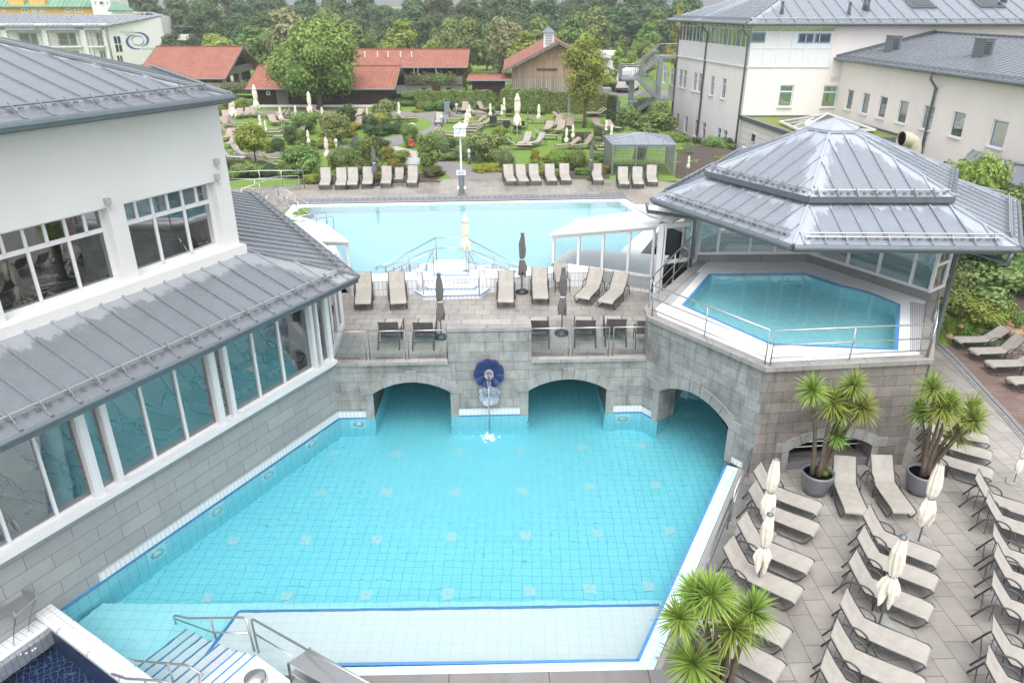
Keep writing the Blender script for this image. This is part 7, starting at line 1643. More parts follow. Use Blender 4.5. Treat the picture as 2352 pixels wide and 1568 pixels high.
# garden fittings
p = at(1027, 262, GZ); 
t = thing('waste_bin', 'grey litter bin with a blue lid beside the garden path', 'litter bin', p); m = MB(); m.box(p + V(0, 0, .55), (.5, .4, .8)); m.build('body', M['galv'], t); m = MB(); m.box(p + V(0, 0, 1.02), (.54, .44, .16)); m.build('lid', M['blue'], t); m = MB(); m.box(p + V(0, 0, .1), (.1, .1, .2)); m.build('foot', M['galv'], t)
for x, y, lb_ in ((1049, 262, 'beside the lavender at the garden path'), (774, 351, 'behind the round shrub left of the grey parasol'), (1015, 292, 'at the bend of the garden path'), (1078, 377, 'behind the pool clock')):
    p = at(x, y, GZ); t = thing('path_light', 'white bollard light ' + lb_, 'lamp', p, 'bollard lights in the garden'); m = MB(); m.lathe([(.09, 0), (.09, .7)], c=p, n=12); m.build('post', M['galv'], t, True); m = MB(); m.lathe([(.11, .7), (.12, .85), (.09, .95), (.0001, 1.0)], c=p, n=12); m.build('head', M['paint'], t, True)
p = at(958, 329, GZ); hh_ = zat(283, p.y) - GZ; tag(rail_path('garden_shower', 'white bent shower post beside the garden path', [p, p + V(0, 0, hh_ - .3), p + V(-.12, 0, hh_ - .08), p + V(-.35, 0, hh_), p + V(-.55, 0, hh_ - .12), p + V(-.56, 0, hh_ - .35)], [], [], 'shower', .05))
p = at(946, 347, GZ) + V(0, 0, .6); m = MB()
for k in range(4): m.tube([p + V(math.cos(a_) * (.10 + .03 * k), -.03 * k, math.sin(a_) * (.14 + .03 * k)) for a_ in [2 * math.pi * j / 16 for j in range(16)]], .035, 6, closed=True)
hz = m.build('hose_coil', M['red'], None, True); tag(hz, 'coiled red garden hose hanging beside the shower post', 'hose')
for x, y0, y1, lb_ in ((1306, 263, 212, 'grey post at the end of the hedge behind the right lawn'), (1223 - 0, 283, 259, 'thin grey post on the right lawn')): p = at(x, y0, GZ); m = MB(); r_ = .11 if y1 < 230 else .03; h_ = zat(y1, p.y) - GZ; m.box(p + V(0, 0, h_ / 2), (r_ * 2, r_ * 2, h_)); tag(m.build('fence_post', M['galv']), lb_, 'post')
for k, x in enumerate((882, 1187, 1316)):
    p = at(x, 714 if k < 1 else (715), 2.0) + V(0, 0, .004); m = MB(); m.box(p, (.24, .24, .008)); 
    for j in range(5): m.box(p + V(-.09 + j * .045, 0, .006), (.012, .2, .004), 0, 1)
    tag(m.build('floor_drain', [M['stone'], M['redl'] if 'redl' in M else M['woodR']]), 'small square floor drain in the terrace paving, %s from the left' % ORD[k], 'drain')
# ================================================================ potted yuccas
def blade_head(mb, c, up_, n, ln, wd, rn):
    z_ = Vector(up_).normalized(); x_ = z_.cross(V(0, 1, .1)).normalized(); y_ = z_.cross(x_)
    for i in range(n):
        f = (i + .5) / n; th = R(8) + R(112) * f ** .8 + rn.uniform(-.1, .1); ph_ = i * 2.39996 + rn.uniform(-.2, .2); L_ = ln * (.72 + .45 * rn.random()) * (1.0 if th < 1.9 else .85)
        d = z_ * math.cos(th) + (x_ * math.cos(ph_) + y_ * math.sin(ph_)) * math.sin(th); sd = d.cross(z_)
        sd = sd.normalized() if sd.length > .05 else x_; p = c + d * .03 - z_ * (.10 * f); rv = rn.random(); pts = []
        for k in range(5):
            t_ = k / 4; w_ = wd * (0.65, 1.0, .9, .55, .03)[k]; q = p + d * (L_ * t_) + V(0, 0, -.22 * L_ * t_ * t_ * math.sin(th)); n_ = sd.cross(d).normalized(); pts.append((q - sd * w_ + n_ * w_ * .35, q, q + sd * w_ + n_ * w_ * .35))
        for a_, b_ in zip(pts[:-1], pts[1:]):
            mb.poly([a_[0], a_[1], b_[1], b_[0]]); mb.rnd += [rv * .9 + .05] * 4; mb.poly([a_[1], a_[2], b_[2], b_[1]]); mb.rnd += [rv] * 4
def yucca(label, rim, rim_w, by, heads, pot=True, hr=.54, base=None, seed=1):
    rn = random.Random(seed)
    p = base if base is not None else at(rim[0] - 4, by, 0); zr = .62
    t = thing('potted_yucca', label, 'potted plant', (p.x, p.y, 0), 'potted yuccas')
    m = MB(); m.lathe([(.30, 0), (.36, .2), (.42, .45), (.43, .60), (.44, .66), (.39, .66), (.38, .56)], c=p, n=28); po = m.build('planter', M['planter'], t, True)
    m = MB(); m.lathe([(.0001, .585), (.385, .585)], c=p, n=20); m.build('soil', M['earth'], po)
    pmt = M['planter'];
    for i, (x, y, s_) in enumerate(heads):
        Yh = p.y + rn.uniform(-.35, .35); c = V(xat(x, y, Yh), Yh, zat(y, Yh)); b = p + V((c.x - p.x) * .18 + rn.uniform(-.06, .06), rn.uniform(-.12, .12), .56); mid = b.lerp(c, .5) + V((p.x - c.x) * .22, 0, -.05 + .08 * rn.random())
        m = MB(); pts = [b * (1 - q) ** 2 + mid * 2 * q * (1 - q) + c * q * q for q in [k / 8 for k in range(9)]]
        m.tube(pts, [(.065 - .028 * k / 8) * (.75 if s_ < .7 else 1) * (1 + .06 * math.sin(k * 9)) for k in range(9)], 8); m.build('trunk', M['bark'], t, True)
        m = MB(); m.rnd = []; blade_head(m, c, (pts[-1] - pts[-2]) + V(0, 0, .15), int(150 * (s_ ** .5)), hr * s_ , .019, rn); m.build('leaf_crown', LF['yucca'], t)
        if s_ > .6:
            m = MB(); m.rnd = []
            for k_ in range(12):
                a_ = rn.uniform(0, 6.28); d_ = V(math.cos(a_) * .55, math.sin(a_) * .55, -rn.uniform(.5, 1.1)).normalized(); s2 = d_.cross(V(0, 0, 1)).normalized() * .018; q0 = c - V(0, 0, .06 + .08 * rn.random()); l_ = rn.uniform(.22, .42); r__ = rn.random()
                m.poly([q0 - s2, q0 + s2, q0 + d_ * l_ * .6 + s2, q0 + d_ * l_ * .6 - s2]); m.rnd += [r__] * 4; m.poly([q0 + d_ * l_ * .6 - s2, q0 + d_ * l_ * .6 + s2, q0 + d_ * l_ + V(0, 0, -.05)]); m.rnd += [r__] * 3
            m.build('dry_leaves', LF['dead'], t)
T_ = lambda L_, ox, oy: [(ox + u / 4, oy + v / 4, s_) for u, v, s_ in L_]
yucca('tall yucca in a dimpled grey planter beside the tower wall, left one of two', (1874, 1085), 78, 1128, T_([(410, 440, .95), (590, 555, 1), (790, 395, .95), (870, 600, 1), (690, 640, .8), (640, 860, .7), (720, 480, .7), (515, 1160, .35)], 1764, 784), seed=4)
yucca('tall yucca in a dimpled grey planter, right one of two, behind a cream parasol', (2114, 1085), 60, 1128, T_([(1520, 420, .95), (1410, 640, .9), (1610, 610, 1.1), (1860, 620, 1), (1760, 840, .95), (1900, 720, .8), (1690, 560, .8)], 1764, 784), seed=9)
yucca('large yucca in front of the sun deck at the bottom edge of the frame', (1640, 1600), 90, 1640, T_([(1690, 740, .9), (1830, 760, 1), (1540, 970, .8), (2030, 1060, 1), (2210, 900, 1), (1665, 1380, 1.15), (1930, 700, .6)], 1176, 1176), base=at(1648, 1640, 0) + V(0, 0, 0), hr=.54, seed=5)
# ================================================================ foliage
def leafq(mb, p, nrm, s, rv, rn, asp=1.0):
    n = nrm.normalized(); a = n.cross(V(rn.uniform(-1, 1), rn.uniform(-1, 1), rn.uniform(-1, 1)))
    a = a.normalized() if a.length > .01 else V(1, 0, 0); b = n.cross(a)
    mb.v += [p - a * s, p - b * s * .6 * asp, p + a * s, p + b * s * .6 * asp]; k = len(mb.v) - 4; mb.f.append([k, k + 1, k + 2, k + 3]); mb.m.append(0); mb.uv.append([(0, 0), (1, 0), (1, 1), (0, 1)]); mb.rnd += [rv] * 4
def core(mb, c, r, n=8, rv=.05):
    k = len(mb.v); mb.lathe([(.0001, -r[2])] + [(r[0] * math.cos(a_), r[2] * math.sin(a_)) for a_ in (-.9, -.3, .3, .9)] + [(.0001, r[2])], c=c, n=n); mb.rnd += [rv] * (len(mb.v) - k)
def foliage(name, lobes, n, ls, mt, seed, parent=None, tight=.62, cores=.72, lift=.3, asp=1.0):
    rn = random.Random(seed); mb = MB(); mb.rnd = []; tot = sum(l[1][0] * l[1][2] + .01 for l in lobes)
    for c, r in lobes:
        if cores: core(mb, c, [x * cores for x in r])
        k = int(n * (r[0] * r[2] + .01) / tot); lr = rn.random()
        for i in range(k):
            z = rn.uniform(-1, 1); a = rn.uniform(0, 6.2832); q = math.sqrt(1 - z * z); d = V(q * math.cos(a), q * math.sin(a), z); f = tight + (1.06 - tight) * rn.random() ** .6
            bump_ = 1 + .10 * math.sin(a * 5 + lr * 9) * math.sin(z * 6 + lr * 5)
            p = V(c[0] + d.x * r[0] * f * bump_, c[1] + d.y * r[1] * f * bump_, c[2] + d.z * r[2] * f * bump_)
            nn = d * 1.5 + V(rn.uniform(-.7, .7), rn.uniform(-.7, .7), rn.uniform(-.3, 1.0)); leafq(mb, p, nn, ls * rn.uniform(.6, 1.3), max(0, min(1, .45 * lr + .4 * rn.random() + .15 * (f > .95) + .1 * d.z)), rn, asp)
    return mb.build(name, mt, parent)
def lobes_tree(seed, W, H, zb, nl, flat=1.0, cone=0):
    rn = random.Random(seed); L_ = []
    for i in range(nl):
        f = rn.random(); z = zb + (H - zb) * (.12 + .76 * f); prof = math.sin(math.pi * min(1, (.18 + .75 * f))) if not cone else (1.05 - f)
        rr = W / 2 * prof * rn.uniform(.35, .78); a = rn.uniform(0, 6.28); s_ = W * rn.uniform(.15, .25) * (1 if not cone else (1.1 - f * .6)); L_.append(((rr * math.cos(a), rr * math.sin(a), z), (s_, s_, s_ * .82 * flat)))
    L_.append(((0, 0, (H + zb) / 2), (W * .30 * (1 if not cone else .7), W * .30 * (1 if not cone else .7), (H - zb) * .40))); return L_
def make_tree(nm, seed, W, H, zb, nl, n, ls, tr=.22, cone=0, cores=.7, tight=.6, asp=1.0):
    t = thing(nm, 'x', 'tree', (0, 0, 0)); rn = random.Random(seed); m = MB(); m.tube([(0, 0, -.3), (.05, 0, zb * .6), (0.1, .1, zb + (H - zb) * .5), (0, 0, H * .85)], [tr, tr * .75, tr * .4, tr * .1], 8)
    for i in range(6):
        a = i * 1.05 + rn.random(); z = zb * .8 + (H - zb) * .1 * i * .6; m.tube([(0, 0, z), (math.cos(a) * W * .2, math.sin(a) * W * .2, z + H * .12), (math.cos(a) * W * .36, math.sin(a) * W * .36, z + H * .2)], [tr * .4, tr * .25, tr * .08], 5)
    m.build('trunk', M['bark'], t, True); c = foliage('crown', lobes_tree(seed, W, H, zb, nl, 1, cone), n, ls, LF['mid'], seed, t, tight, cores, asp=asp)
    for s in c.material_slots: pass
    return t
def recolor(root, kind):
    for c in root_kids(root):
        if c.name.split('.')[0] in ('crown', 'foliage'): c.material_slots[0].link = 'OBJECT'; c.material_slots[0].material = LF[kind]
def root_kids(r): return [c for c in LAST if c.parent == r]
LAST = []
def plant(P, loc, rz, label, group, sc, kind, cat='tree', name=None):
    r = P.root.copy(); COL.objects.link(r); r.location = loc; r.rotation_euler = (0, 0, rz); r.scale = sc; r['label'] = label; r['category'] = cat
    if name: r.name = name
    if cat == 'shrub': r['kind'] = 'thing'
    if group: r['group'] = group
    elif 'group' in r: del r['group']
    for c, key in KIDS[P.root.name]:
        d = c.copy(); COL.objects.link(d); d.parent = r
        if d.name.split('.')[0] in ('crown', 'foliage'): d.material_slots[0].link = 'OBJECT'; d.material_slots[0].material = LF[kind]
    return r
FT = [Proto(make_tree('forest_tree', 11 + i, 8.5, 12, 1.6 if i % 2 else .9, 15, 3600, .33, .25)) for i in range(4)]
CT = [Proto(make_tree('conical_tree', 31 + i, 5.5, 10, .8, 16, 3000, .24, .2, 1)) for i in range(2)]
# forest: three ranks
rn = random.Random(21); gF_ = 'trees of the forest edge'
def tree_px(P, x, ytop, wpx, Y, kind, label, group, zb=GZ, cat='tree', base=(8.5, 12), name=None):
    X = xat(x, max(ytop + 30, 40), Y); zt_ = zat(ytop, Y); s_w = wpx / wpm((X, Y, (zt_ + zb) / 2)) / base[0]; s_h = (zt_ - zb) / base[1]
    return plant(P, (X, Y, zb), rn.random() * 6.28, label, group, (s_w, s_w, s_h), kind, cat, name)
ranks = [('back', 205, -34, -8, 84, ('forest', 'forest', 'deep')), ('middle', 178, -22, 14, 92, ('forest', 'deep', 'forest', 'forest')), ('front', 152, 6, 40, 96, ('forest', 'mid', 'forest', 'deep', 'forest'))]
for nm_, Y, y0, y1, wpx, kinds in ranks:
    x = 340 if nm_ != 'back' else 300; i = 0
    while x < 1580:
        if nm_ == 'back' and (330 < x < 380 or 860 < x < 905): ty = 10
        elif nm_ == 'middle' and 870 < x < 900: ty = 14
        else: ty = rn.uniform(y0, y1)
        tree_px(FT[i % 4], x, ty, wpx * rn.uniform(.9, 1.3), Y + rn.uniform(-8, 8), kinds[(i * 7 + int(x)) % len(kinds)], 'tree of the %s rank of the forest, %s from the left' % (nm_, ORD[i] if i < 28 else 'last'), gF_); x += wpx * rn.uniform(.62, .80); i += 1
FG = [(660,20,100,'olive','broad pale flowering tree standing before the forest behind the farm roofs'),(728,36,44,'dull','small brownish tree right of the pale flowering tree'),(752,13,62,'mid','mid green tree above the big garden tree'),(918,44,84,'lime','broad yellow green tree behind the long house'),(813,46,76,'mid','green tree rising left of the long house roof'),(853,56,44,'dull','narrow dull green tree behind the long house roof'),(998,54,46,'dull','narrow grey green tree behind the right end of the long house'),(1035,40,62,'dull','tall grey green tree behind the long house, right of the broad yellow green one'),(1075,42,66,'mid','green tree between the long house and the barn, back row'),(1118,42,48,'dull','narrow dull tree in the gap left of the barn'),(1158,34,72,'olive','tall olive tree left of the barn'),(1205,70,74,'lime','bright yellow green tree directly left of the barn roof'),(1240,42,62,'mid','green tree behind the barn turret'),(1316,26,78,'mid','large green tree rising behind the barn'),(1338,72,56,'lime','yellow green tree over the barn roof ridge'),(1426,72,52,'mid','green tree right of the barn, behind the grey roof'),(1421,100,44,'lime','small yellow green tree above the camper van'),(1453,98,40,'lime','small yellow green tree left of the fire escape'),(1490,86,50,'lime','yellow green tree behind the fire escape'),(1486,50,58,'mid','green tree behind the upper flight of the fire escape'),(1560,-6,44,'gold','yellowish tree just above the clinic roof eave'),(395,74,62,'deep','dark green bushy tree in front of the white villa'),(492,74,76,'lime','light green tree right of the white villa'),(575,58,80,'mid','green tree behind the farmhouse roof'),(620,66,60,'dull','grey green tree between the farmhouse and the pale flowering tree'),(540,84,50,'deep','dark tree close behind the farmhouse ridge'),(1000,90,60,'lime','low yellow green tree just above the long house ridge'),(1150,100,60,'mid','green bushy tree left of the barn gable')]
for i, (x, ty, wp, kd, lb_) in enumerate(FG):
    Y = 112 + (i * 5) % 16 if x > 500 else 118; Y = Y - (8 if kd == 'lime' else 0); Y = 134 if x == 395 else Y; tree_px(FT[(i * 3) % 4] if wp > 55 else CT[i % 2], x, ty, wp * 1.3, Y, kd, lb_, None, base=(8.5, 12) if wp > 55 else (5.5, 10), name='garden_tree')
for P in FT + CT: P.drop()
# big tree
def single(nm, label, x, yb, ytop, wpx, kind, seed, zb_f, n, ls, nl=22, cone=0, cores=.6, tr=.25, tight=.5, z0=GZ):
    p = at(x, yb, z0); H = zat(ytop, p.y) - z0; W = wpx / wpm((p.x, p.y, z0 + H / 2)); t = make_tree(nm, seed, W, H, H * zb_f, nl, n, ls, tr, cone, cores, tight); t.location = p; t['label'] = label
    for c in kids(t):
        if c.name.startswith('crown'): c.material_slots[0].link = 'OBJECT'; c.material_slots[0].material = LF[kind]
    return t
single('garden_tree', 'big rounded bright green tree in front of the timber outbuilding', 735, 251, 52, 205, 'lime' if False else 'mid', 5, .20, 15000, .17, 34, 0, .62, .35)
for c in COL.objects:
    if c.type == 'MESH' and c.parent and c.parent.get('label', '').startswith('big rounded'): 
        if c.name.startswith('crown'): c.material_slots[0].material = m_leaf('fresh green leaves', (0.10, 0.16, 0.03), (0.28, 0.36, 0.085))
single('garden_tree', 'slender light tree with a thin trunk on the right lawn', 1341, 294, 82, 122, 'lime', 6, .30, 7500, .12, 26, 0, 0, .16, .15)
single('garden_tree', 'narrow upright light green tree in front of the long timber house', 1070, 214, 112, 66, 'lime', 8, .12, 3600, .13, 14, 1, .4, .12)
single('garden_tree', 'small multi-stemmed acer with feathery yellow green leaves beside the left lawn', 588, 388, 286, 92, 'lime', 12, .45, 4200, .085, 18, 0, 0, .07, .1)
for c_ in ():
    pass
# shrubs
def make_shrub(nm, seed, kind_shape):
    t = thing(nm, 'x', 'shrub', (0, 0, 0)); rn_ = random.Random(seed)
    if kind_shape == 'ball': lb_ = [((0, 0, .5), (.5, .5, .5))]; foliage('foliage', lb_, 2600, .030, LF['mid'], seed, t, .9, .93)
    elif kind_shape == 'spiky':
        mb = MB(); mb.rnd = []; core(mb, (0, 0, .25), (.3, .3, .3))
        for i in range(900):
            a = rn_.uniform(0, 6.28); th = rn_.uniform(.1, 1.35); d = V(math.cos(a) * math.sin(th), math.sin(a) * math.sin(th), math.cos(th)); L_ = rn_.uniform(.45, .9) * (.6 + .4 * math.cos(th)); p = V(d.x * .12, d.y * .12, 0); q = p + d * L_; s_ = d.cross(V(0, 0, 1)).normalized() * .010; mid = p.lerp(q, .6) + V(0, 0, .06); q.z -= .1 * th
            r_ = rn_.random(); mb.poly([p - s_, p + s_, mid + s_, mid - s_]); mb.rnd += [r_] * 4; mb.poly([mid - s_, mid + s_, q]); mb.rnd += [r_] * 3
        mb.build('foliage', LF['mid'], t)
    else:
        lb_ = [((rn_.uniform(-.27, .27), rn_.uniform(-.27, .27), rn_.uniform(.22, .74)), (rn_.uniform(.17, .28),) * 2 + (rn_.uniform(.16, .26),)) for _ in range(11)] + [((0, 0, .35), (.36, .36, .34))]
        foliage('foliage', lb_, 3000, .036, LF['mid'], seed, t, .55, .72)
    return t
SB, SS = Proto(make_shrub('clipped_shrub', 3, 'ball')), Proto(make_shrub('ornamental_grass', 4, 'spiky')); SH = [Proto(make_shrub('shrub', 50 + i, 'loose')) for i in range(4)]
kn = {'mid': 'mid green', 'lime': 'yellow green', 'deep': 'dark green', 'dull': 'dusty green', 'sage': 'silvery green', 'gold': 'golden yellow', 'redl': 'dark red', 'lav': 'purple lavender', 'blfl': 'blue flowering', 'rose': 'rose flowered', 'whfl': 'white flowering', 'olive': 'olive', 'forest': 'dark green', 'yucca': 'grassy green'}
SHL = []
def sh(ox, oy, sc, L_): 
    for u, v, w_, h_, k, *r in L_: SHL.append((ox + u / sc, oy + v / sc, w_ / sc, h_ / sc, k, (r[0] if r else 'l')))
sh(493.8, 160.8, 6.207, [(110,600,170,190,'lime'),(340,595,230,230,'lime'),(490,590,150,170,'mid'),(100,650,170,100,'mid'),(885,1165,180,180,'deep','b'),(735,1150,150,150,'lime'),(1290,930,380,330,'mid'),(1690,1080,430,460,'dull'),(1890,820,250,350,'deep'),(1060,1080,240,290,'blfl'),(1250,1090,170,260,'mid'),(1250,1540,560,520,'mid'),(770,1545,200,200,'deep','b'),(540,1545,170,150,'deep','b'),(1800,1450,350,310,'mid','b'),(2150,1440,400,560,'mid'),(2010,1110,200,200,'lav','s'),(1480,1140,230,130,'mid'),(1690,1130,170,140,'lime','s'),(1560,860,200,240,'dull'),(760,1190,140,60,'rose'),(1000,1180,160,80,'rose'),(300,560,160,120,'mid'),(1960,1280,260,180,'mid')])
sh(803.9, 160.8, 6.207, [(250,910,260,280,'blfl'),(430,740,340,340,'dull'),(540,925,160,160,'deep','b'),(680,920,150,170,'deep','b'),(1145,505,200,185,'lime','b'),(1370,505,195,185,'lime','b'),(1010,595,130,135,'mid','b'),(1110,595,140,135,'mid','b'),(1290,585,130,135,'mid','b'),(1490,530,110,80,'lav','s'),(1600,535,140,100,'lav','s'),(1700,530,200,170,'sage'),(2010,490,240,200,'lime','s'),(1860,590,170,150,'mid'),(840,1120,240,380,'mid'),(1090,1470,330,580,'mid'),(1290,1140,250,320,'sage'),(1450,1120,140,130,'deep'),(1450,1250,210,150,'deep'),(1660,1290,340,340,'sage','s'),(1960,1360,500,490,'dull'),(2230,1410,280,380,'sage','s'),(700,1350,230,200,'mid'),(520,1310,200,260,'gold'),(700,1500,280,170,'rose'),(1180,1530,330,160,'rose'),(970,615,230,50,'gold'),(400,830,320,220,'gold'),(1380,1300,300,110,'mid'),(1880,1470,300,100,'gold'),(870,500,260,200,'mid'),(760,760,120,60,'mid'),(1550,600,200,60,'sage'),(1900,610,220,60,'gold'),(100,1500,300,200,'mid'),(1330,1190,120,120,'rose')])
sh(1091, 160.8, 6.207, [(860,1320,160,210,'gold'),(1190,1400,300,250,'lime','b'),(1450,1440,260,290,'mid','b'),(1480,1190,110,60,'deep','b'),(340,592,115,122,'mid','b'),(490,592,105,115,'mid','b'),(640,602,85,85,'mid','b'),(702,625,70,80,'mid','b'),(790,632,95,100,'mid','b'),(930,645,140,105,'mid','b'),(1110,590,150,95,'redl'),(1230,605,105,95,'mid','b'),(1950,770,170,230,'deep'),(2030,860,160,190,'whfl'),(2170,930,340,420,'mid'),(200,1470,420,120,'gold'),(700,1500,200,90,'gold','s'),(950,1500,300,100,'gold'),(1250,1530,300,100,'gold'),(1560,1500,260,120,'mid'),(1800,1330,200,150,'mid'),(1680,1320,150,120,'whfl'),(1850,1480,200,150,'gold'),(1350,620,160,50,'mid'),(1700,640,300,40,'mid'),(600,640,60,40,'gold')])
sh(1176, 0, 4, [(1060,1150,200,200,'deep'),(1270,1290,440,300,'mid'),(1380,1180,220,260,'dull'),(1150,1080,280,200,'mid'),(1560,1400,180,180,'mid'),(1640,1440,190,130,'dull'),(1780,1450,130,110,'redl'),(1900,1440,230,170,'mid'),(1500,1500,200,120,'sage'),(1650,1560,240,100,'gold'),(1180,1560,120,300,'mid')])
SHL += [(520,416,60,30,'mid','l'),(560,410,60,34,'dull','l'),(600,408,60,30,'mid','l'),(640,408,55,34,'mid','l'),(680,412,60,44,'mid','l'),(712,424,40,24,'lime','l'),(535,398,50,26,'deep','b'),(595,398,44,26,'deep','b')]
SHL += [(2175,640,90,110,'deep','l'),(2215,690,110,100,'dull','l'),(2300,640,120,110,'dull','l'),(2345,650,100,130,'mid','l'),(2260,600,110,120,'deep','l'),(2310,560,120,120,'mid','l'),(2200,590,90,110,'mid','l'),(2345,540,100,120,'deep','l'),(2240,725,110,60,'lime','l'),(2190,730,100,60,'mid','l'),(2280,760,100,50,'lime','l'),(2250,778,60,40,'yucca','s'),(2290,778,60,36,'mid','l'),(2170,560,80,90,'dull','l'),(2290,500,100,80,'mid','l'),(2210,450,90,60,'lime','l'),(2260,470,80,70,'mid','l'),(2145,760,60,60,'mid','l')]
SHL += [(2289, 715, 175, 118, 'dull', 'l'), (2169, 700, 70, 100, 'dull', 'l'), (2250, 745, 140, 70, 'lime', 'l'), (2154, 776, 66, 66, 'yucca', 's'), (2188, 778, 60, 62, 'yucca', 's'), (2220, 776, 72, 66, 'yucca', 's'), (2310, 745, 90, 50, 'lime', 'l'), (2235, 520, 120, 170, 'lime', 'l'), (2190, 500, 80, 140, 'mid', 'l'), (2275, 500, 70, 120, 'mid', 'l'), (2330, 600, 120, 150, 'deep', 'l'), (2240, 640, 160, 120, 'forest', 'l'), (2340, 690, 100, 110, 'mid', 'l'), (2325, 790, 60, 40, 'mid', 'l'), (2345, 770, 60, 60, 'mid', 'l')]
for px_, n_f, xr_, yr_ in ((0, 15, (690, 1000), (335, 420)), (1, 10, (700, 920), (262, 330)), (2, 9, (1090, 1420), (368, 408)), (3, 12, (1000, 1160), (320, 400)), (4, 14, (900, 1140), (232, 256)), (5, 16, (1440, 1560), (270, 330)), (6, 26, (1555, 1690), (335, 400))):
    rf_ = random.Random(90 + px_)
    for _ in range(n_f):
        fx, fy = rf_.uniform(*xr_), rf_.uniform(*yr_)
        if (995 < fx < 1150 and 360 < fy < 415) or (940 < fx < 1010 and 300 < fy < 372): continue
        SHL.append((fx, fy, rf_.uniform(26, 60), rf_.uniform(14, 40) * (1 if fy > 300 else .7), rf_.choice(['mid', 'lime', 'dull', 'mid', 'sage', 'gold', 'deep', 'rose']), rf_.choice('lllls')))
rn = random.Random(5); SHL2 = sorted(SHL); shape_n = {'l': 'loose', 'b': 'clipped round', 's': 'spiky'}
cells = {}
for s_ in SHL2: cells.setdefault((s_[4] if s_[4] != 'forest' else 'deep', s_[5], 'left part of the garden' if s_[0] < 800 else 'middle of the garden' if s_[0] < 1100 else 'right part of the garden' if s_[0] < 1440 else 'strip beside the clinic' if s_[0] < 1700 else 'bank right of the tower'), []).append(s_)
for (kd, shp, rg), L_ in cells.items():
    for i, (x, y, w_, h_, _, _) in enumerate(sorted(L_)):
        z0 = GZ
        if x > 2100: z0 = min((max(0.02, min(GZ, (at(x, y, q_).y - 26.2) / 3.8 * GZ)) for q_ in [k * .1 for k in range(27)]), key=lambda q_: abs(max(0.02, min(GZ, (at(x, y, q_).y - 26.2) / 3.8 * GZ)) - q_))
        if 1440 < x < 1700 and y > 300: z0 = 1.9
        p = at(x, y, z0); k_ = wpm(p); W = w_ / k_; H = h_ / k_ * 1.05; P = SB if shp == 'b' else SS if shp == 's' else SH[(i * 3 + int(x)) % 4]
        p = p + V(0, W * .35, -.05); tl = '' if len(L_) == 1 else ', %s from the left' % ORD[i]
        plant(P, tuple(p), rn.random() * 6.28, '%s %s shrub in the %s%s' % (shape_n[shp], kn[kd], rg, tl) if kd != 'lav' else 'purple lavender clump in the %s%s' % (rg, tl), 'shrubs of the garden', (W * 1.12, W * 1.12, H), kd, 'shrub')
for P in [SB, SS] + SH: P.drop()
def hedge(label, x0, y0, x1, y1, ytop, wd, kd, n, z0=GZ):
    a, b = at(x0, y0, z0), at(x1, y1, z0); h_ = zat(ytop, (a.y + b.y) / 2) - z0; l = (b - a).length; u = (b - a) / l; v = V(-u.y, u.x, 0); rn_ = random.Random(int(x0)); mb = MB(); mb.rnd = []
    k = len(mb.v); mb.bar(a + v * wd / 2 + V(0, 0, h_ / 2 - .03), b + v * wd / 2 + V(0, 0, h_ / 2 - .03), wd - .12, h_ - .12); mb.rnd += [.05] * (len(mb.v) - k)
    for i in range(n):
        s_ = rn_.random() * l; f = rn_.random(); wob = .06 * math.sin(s_ * 2.1) + .05 * math.sin(s_ * 5.3)
        if f < .55: p = a + u * s_ + V(0, 0, rn_.random() * h_) + v * (wob + rn_.uniform(-.05, .06)); nn = -v
        elif f < .9: p = a + u * s_ + v * rn_.random() * wd + V(0, 0, h_ + wob + rn_.uniform(-.08, .06)); nn = V(0, 0, 1)
        else: p = (a if f < .95 else b) + v * rn_.random() * wd + V(0, 0, rn_.random() * h_); nn = -u if f < .95 else u
        leafq(mb, p, nn + V(rn_.uniform(-.8, .8), rn_.uniform(-.8, .8), rn_.uniform(-.4, .9)), rn_.uniform(.07, .14), rn_.random(), rn_)
    t = thing('hedge', label, 'hedge', a); mb.build('foliage', LF[kd], t); return t
hedge('long clipped green hedge behind the right lawn and the slender tree', 1256, 262, 1392, 263, 216, 1.2, 'mid', 7000)
hedge('bushy dark hedge behind the tall parasol, left of the grey post', 1150, 259, 1252, 261, 210, 2.2, 'mid', 6000)
hedge('clipped hedge in front of the white ground floor of the long house', 955, 247, 1130, 246, 212, 1.5, 'mid', 7000)
hedge('short clipped hedge end beside the bottom of the fire escape', 1394, 262, 1418, 262, 226, 2.0, 'deep', 2200)
hedge('low hedge in front of the camper van', 1385, 211, 1425, 211, 195, 1.0, 'deep', 1500)
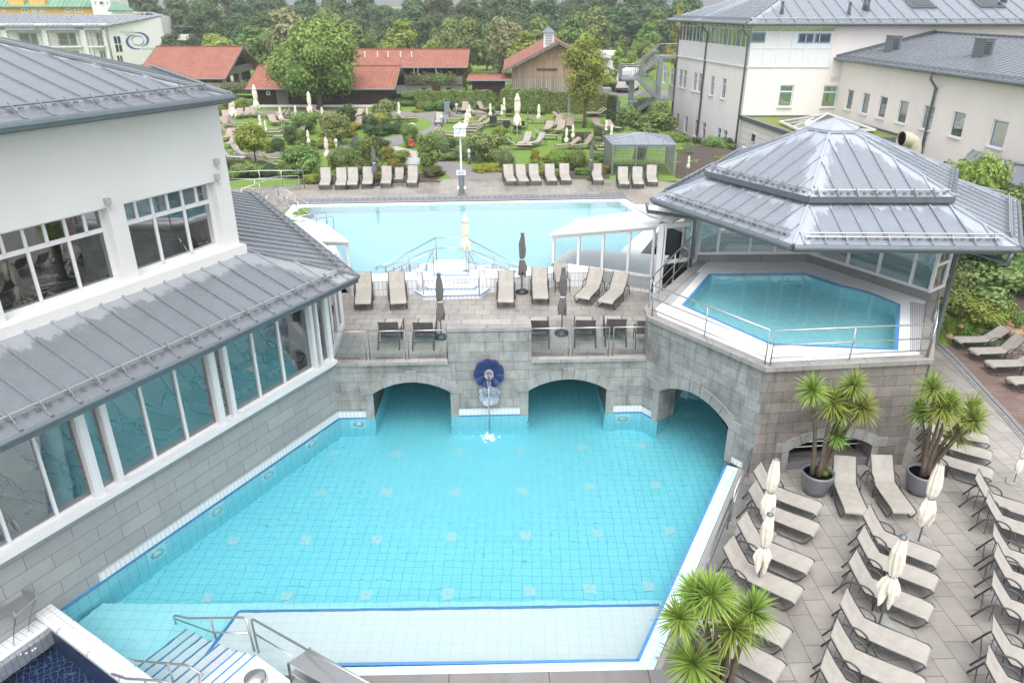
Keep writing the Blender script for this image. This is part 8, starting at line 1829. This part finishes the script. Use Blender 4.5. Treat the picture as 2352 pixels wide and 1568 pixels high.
# flowers, flower boxes
for i, x in enumerate((948, 969, 990, 1013, 1033)):
    c = V(xat(x, 179, 84.9), 84.95, zat(180, 84.95)); rn_ = random.Random(i); mb = MB(); mb.rnd = []
    for k in range(260): leafq(mb, c + V(rn_.gauss(0, .42), rn_.gauss(-.1, .12), rn_.gauss(0, .25)), V(rn_.uniform(-1, 1), -1, rn_.uniform(0, 1)), .09, rn_.random(), rn_)
    tag(mb.build('flower_box', LF['rose' if i != 3 else 'mid']), 'flower box on the timber balcony, %s from the left' % ORD[i], 'flower box', 'flower boxes on the balcony')
for i, (x0, x1, y) in enumerate(((508, 555, 203), (555, 585, 199))):
    a, b = V(xat(x0, y, 86.2), 86.2, zat(y, 86.2)), V(xat(x1, y - 4, 86.2), 86.2, zat(y - 4, 86.2)); rn_ = random.Random(i); mb = MB(); mb.rnd = []
    for k in range(700): leafq(mb, a.lerp(b, rn_.random()) + V(0, rn_.gauss(0, .2), rn_.gauss(0, .22)), V(0, -1, .5), .1, rn_.random(), rn_)
    tag(mb.build('climbing_plants', LF['rose']), 'climbing plants over the timber gallery rail, %s section' % ('left', 'right')[i], 'climber')
# trees standing over the clinic side and boulders
for i, (x, y, s_) in enumerate(sorted([(2321, 742, 26), (2335, 722, 24), (2346, 745, 26), (2325, 760, 22), (2312, 752, 16), (2205, 745, 12), (2180, 768, 14), (2350, 725, 22), (2338, 760, 20)])):
    p = at(x, y + 4, .6); k_ = s_ / wpm(p); rn_ = random.Random(i); m = MB(); bm = bmesh.new(); bmesh.ops.create_icosphere(bm, subdivisions=2, radius=k_ * .6)
    for v_ in bm.verts: v_.co = V(v_.co.x * 1.2, v_.co.y, v_.co.z * .75) * (1 + .18 * math.sin(v_.co.x * 9 / k_ + i) + .1 * math.cos(v_.co.y * 11 / k_))
    me = bpy.data.meshes.new('boulder'); bm.to_mesh(me); bm.free(); me.materials.append(M['rock'])
    for q_ in me.polygons: q_.use_smooth = True
    o = bpy.data.objects.new('boulder', me); COL.objects.link(o); o.location = p; tag(o, 'ochre boulder in the planted bank right of the tower, %s from the left' % ORD[i], 'boulder', 'boulders in the bank')
# ================================================================ air
m = MB(); m.box((0, 290, 17.5), (1400, 1380, 43)); mh, nt = mat('damp air'); pv = N(nt, 'ShaderNodeVolumePrincipled'); pv.inputs['Density'].default_value = 0.0007
pv.inputs['Color'].default_value = (0.95, 0.97, 1.0, 1); pv.inputs['Anisotropy'].default_value = 0.2; ov = N(nt, 'ShaderNodeOutputMaterial'); L(nt, pv.outputs[0], ov.inputs[1])
hz = m.build('haze', mh); hz['kind'] = 'stuff'
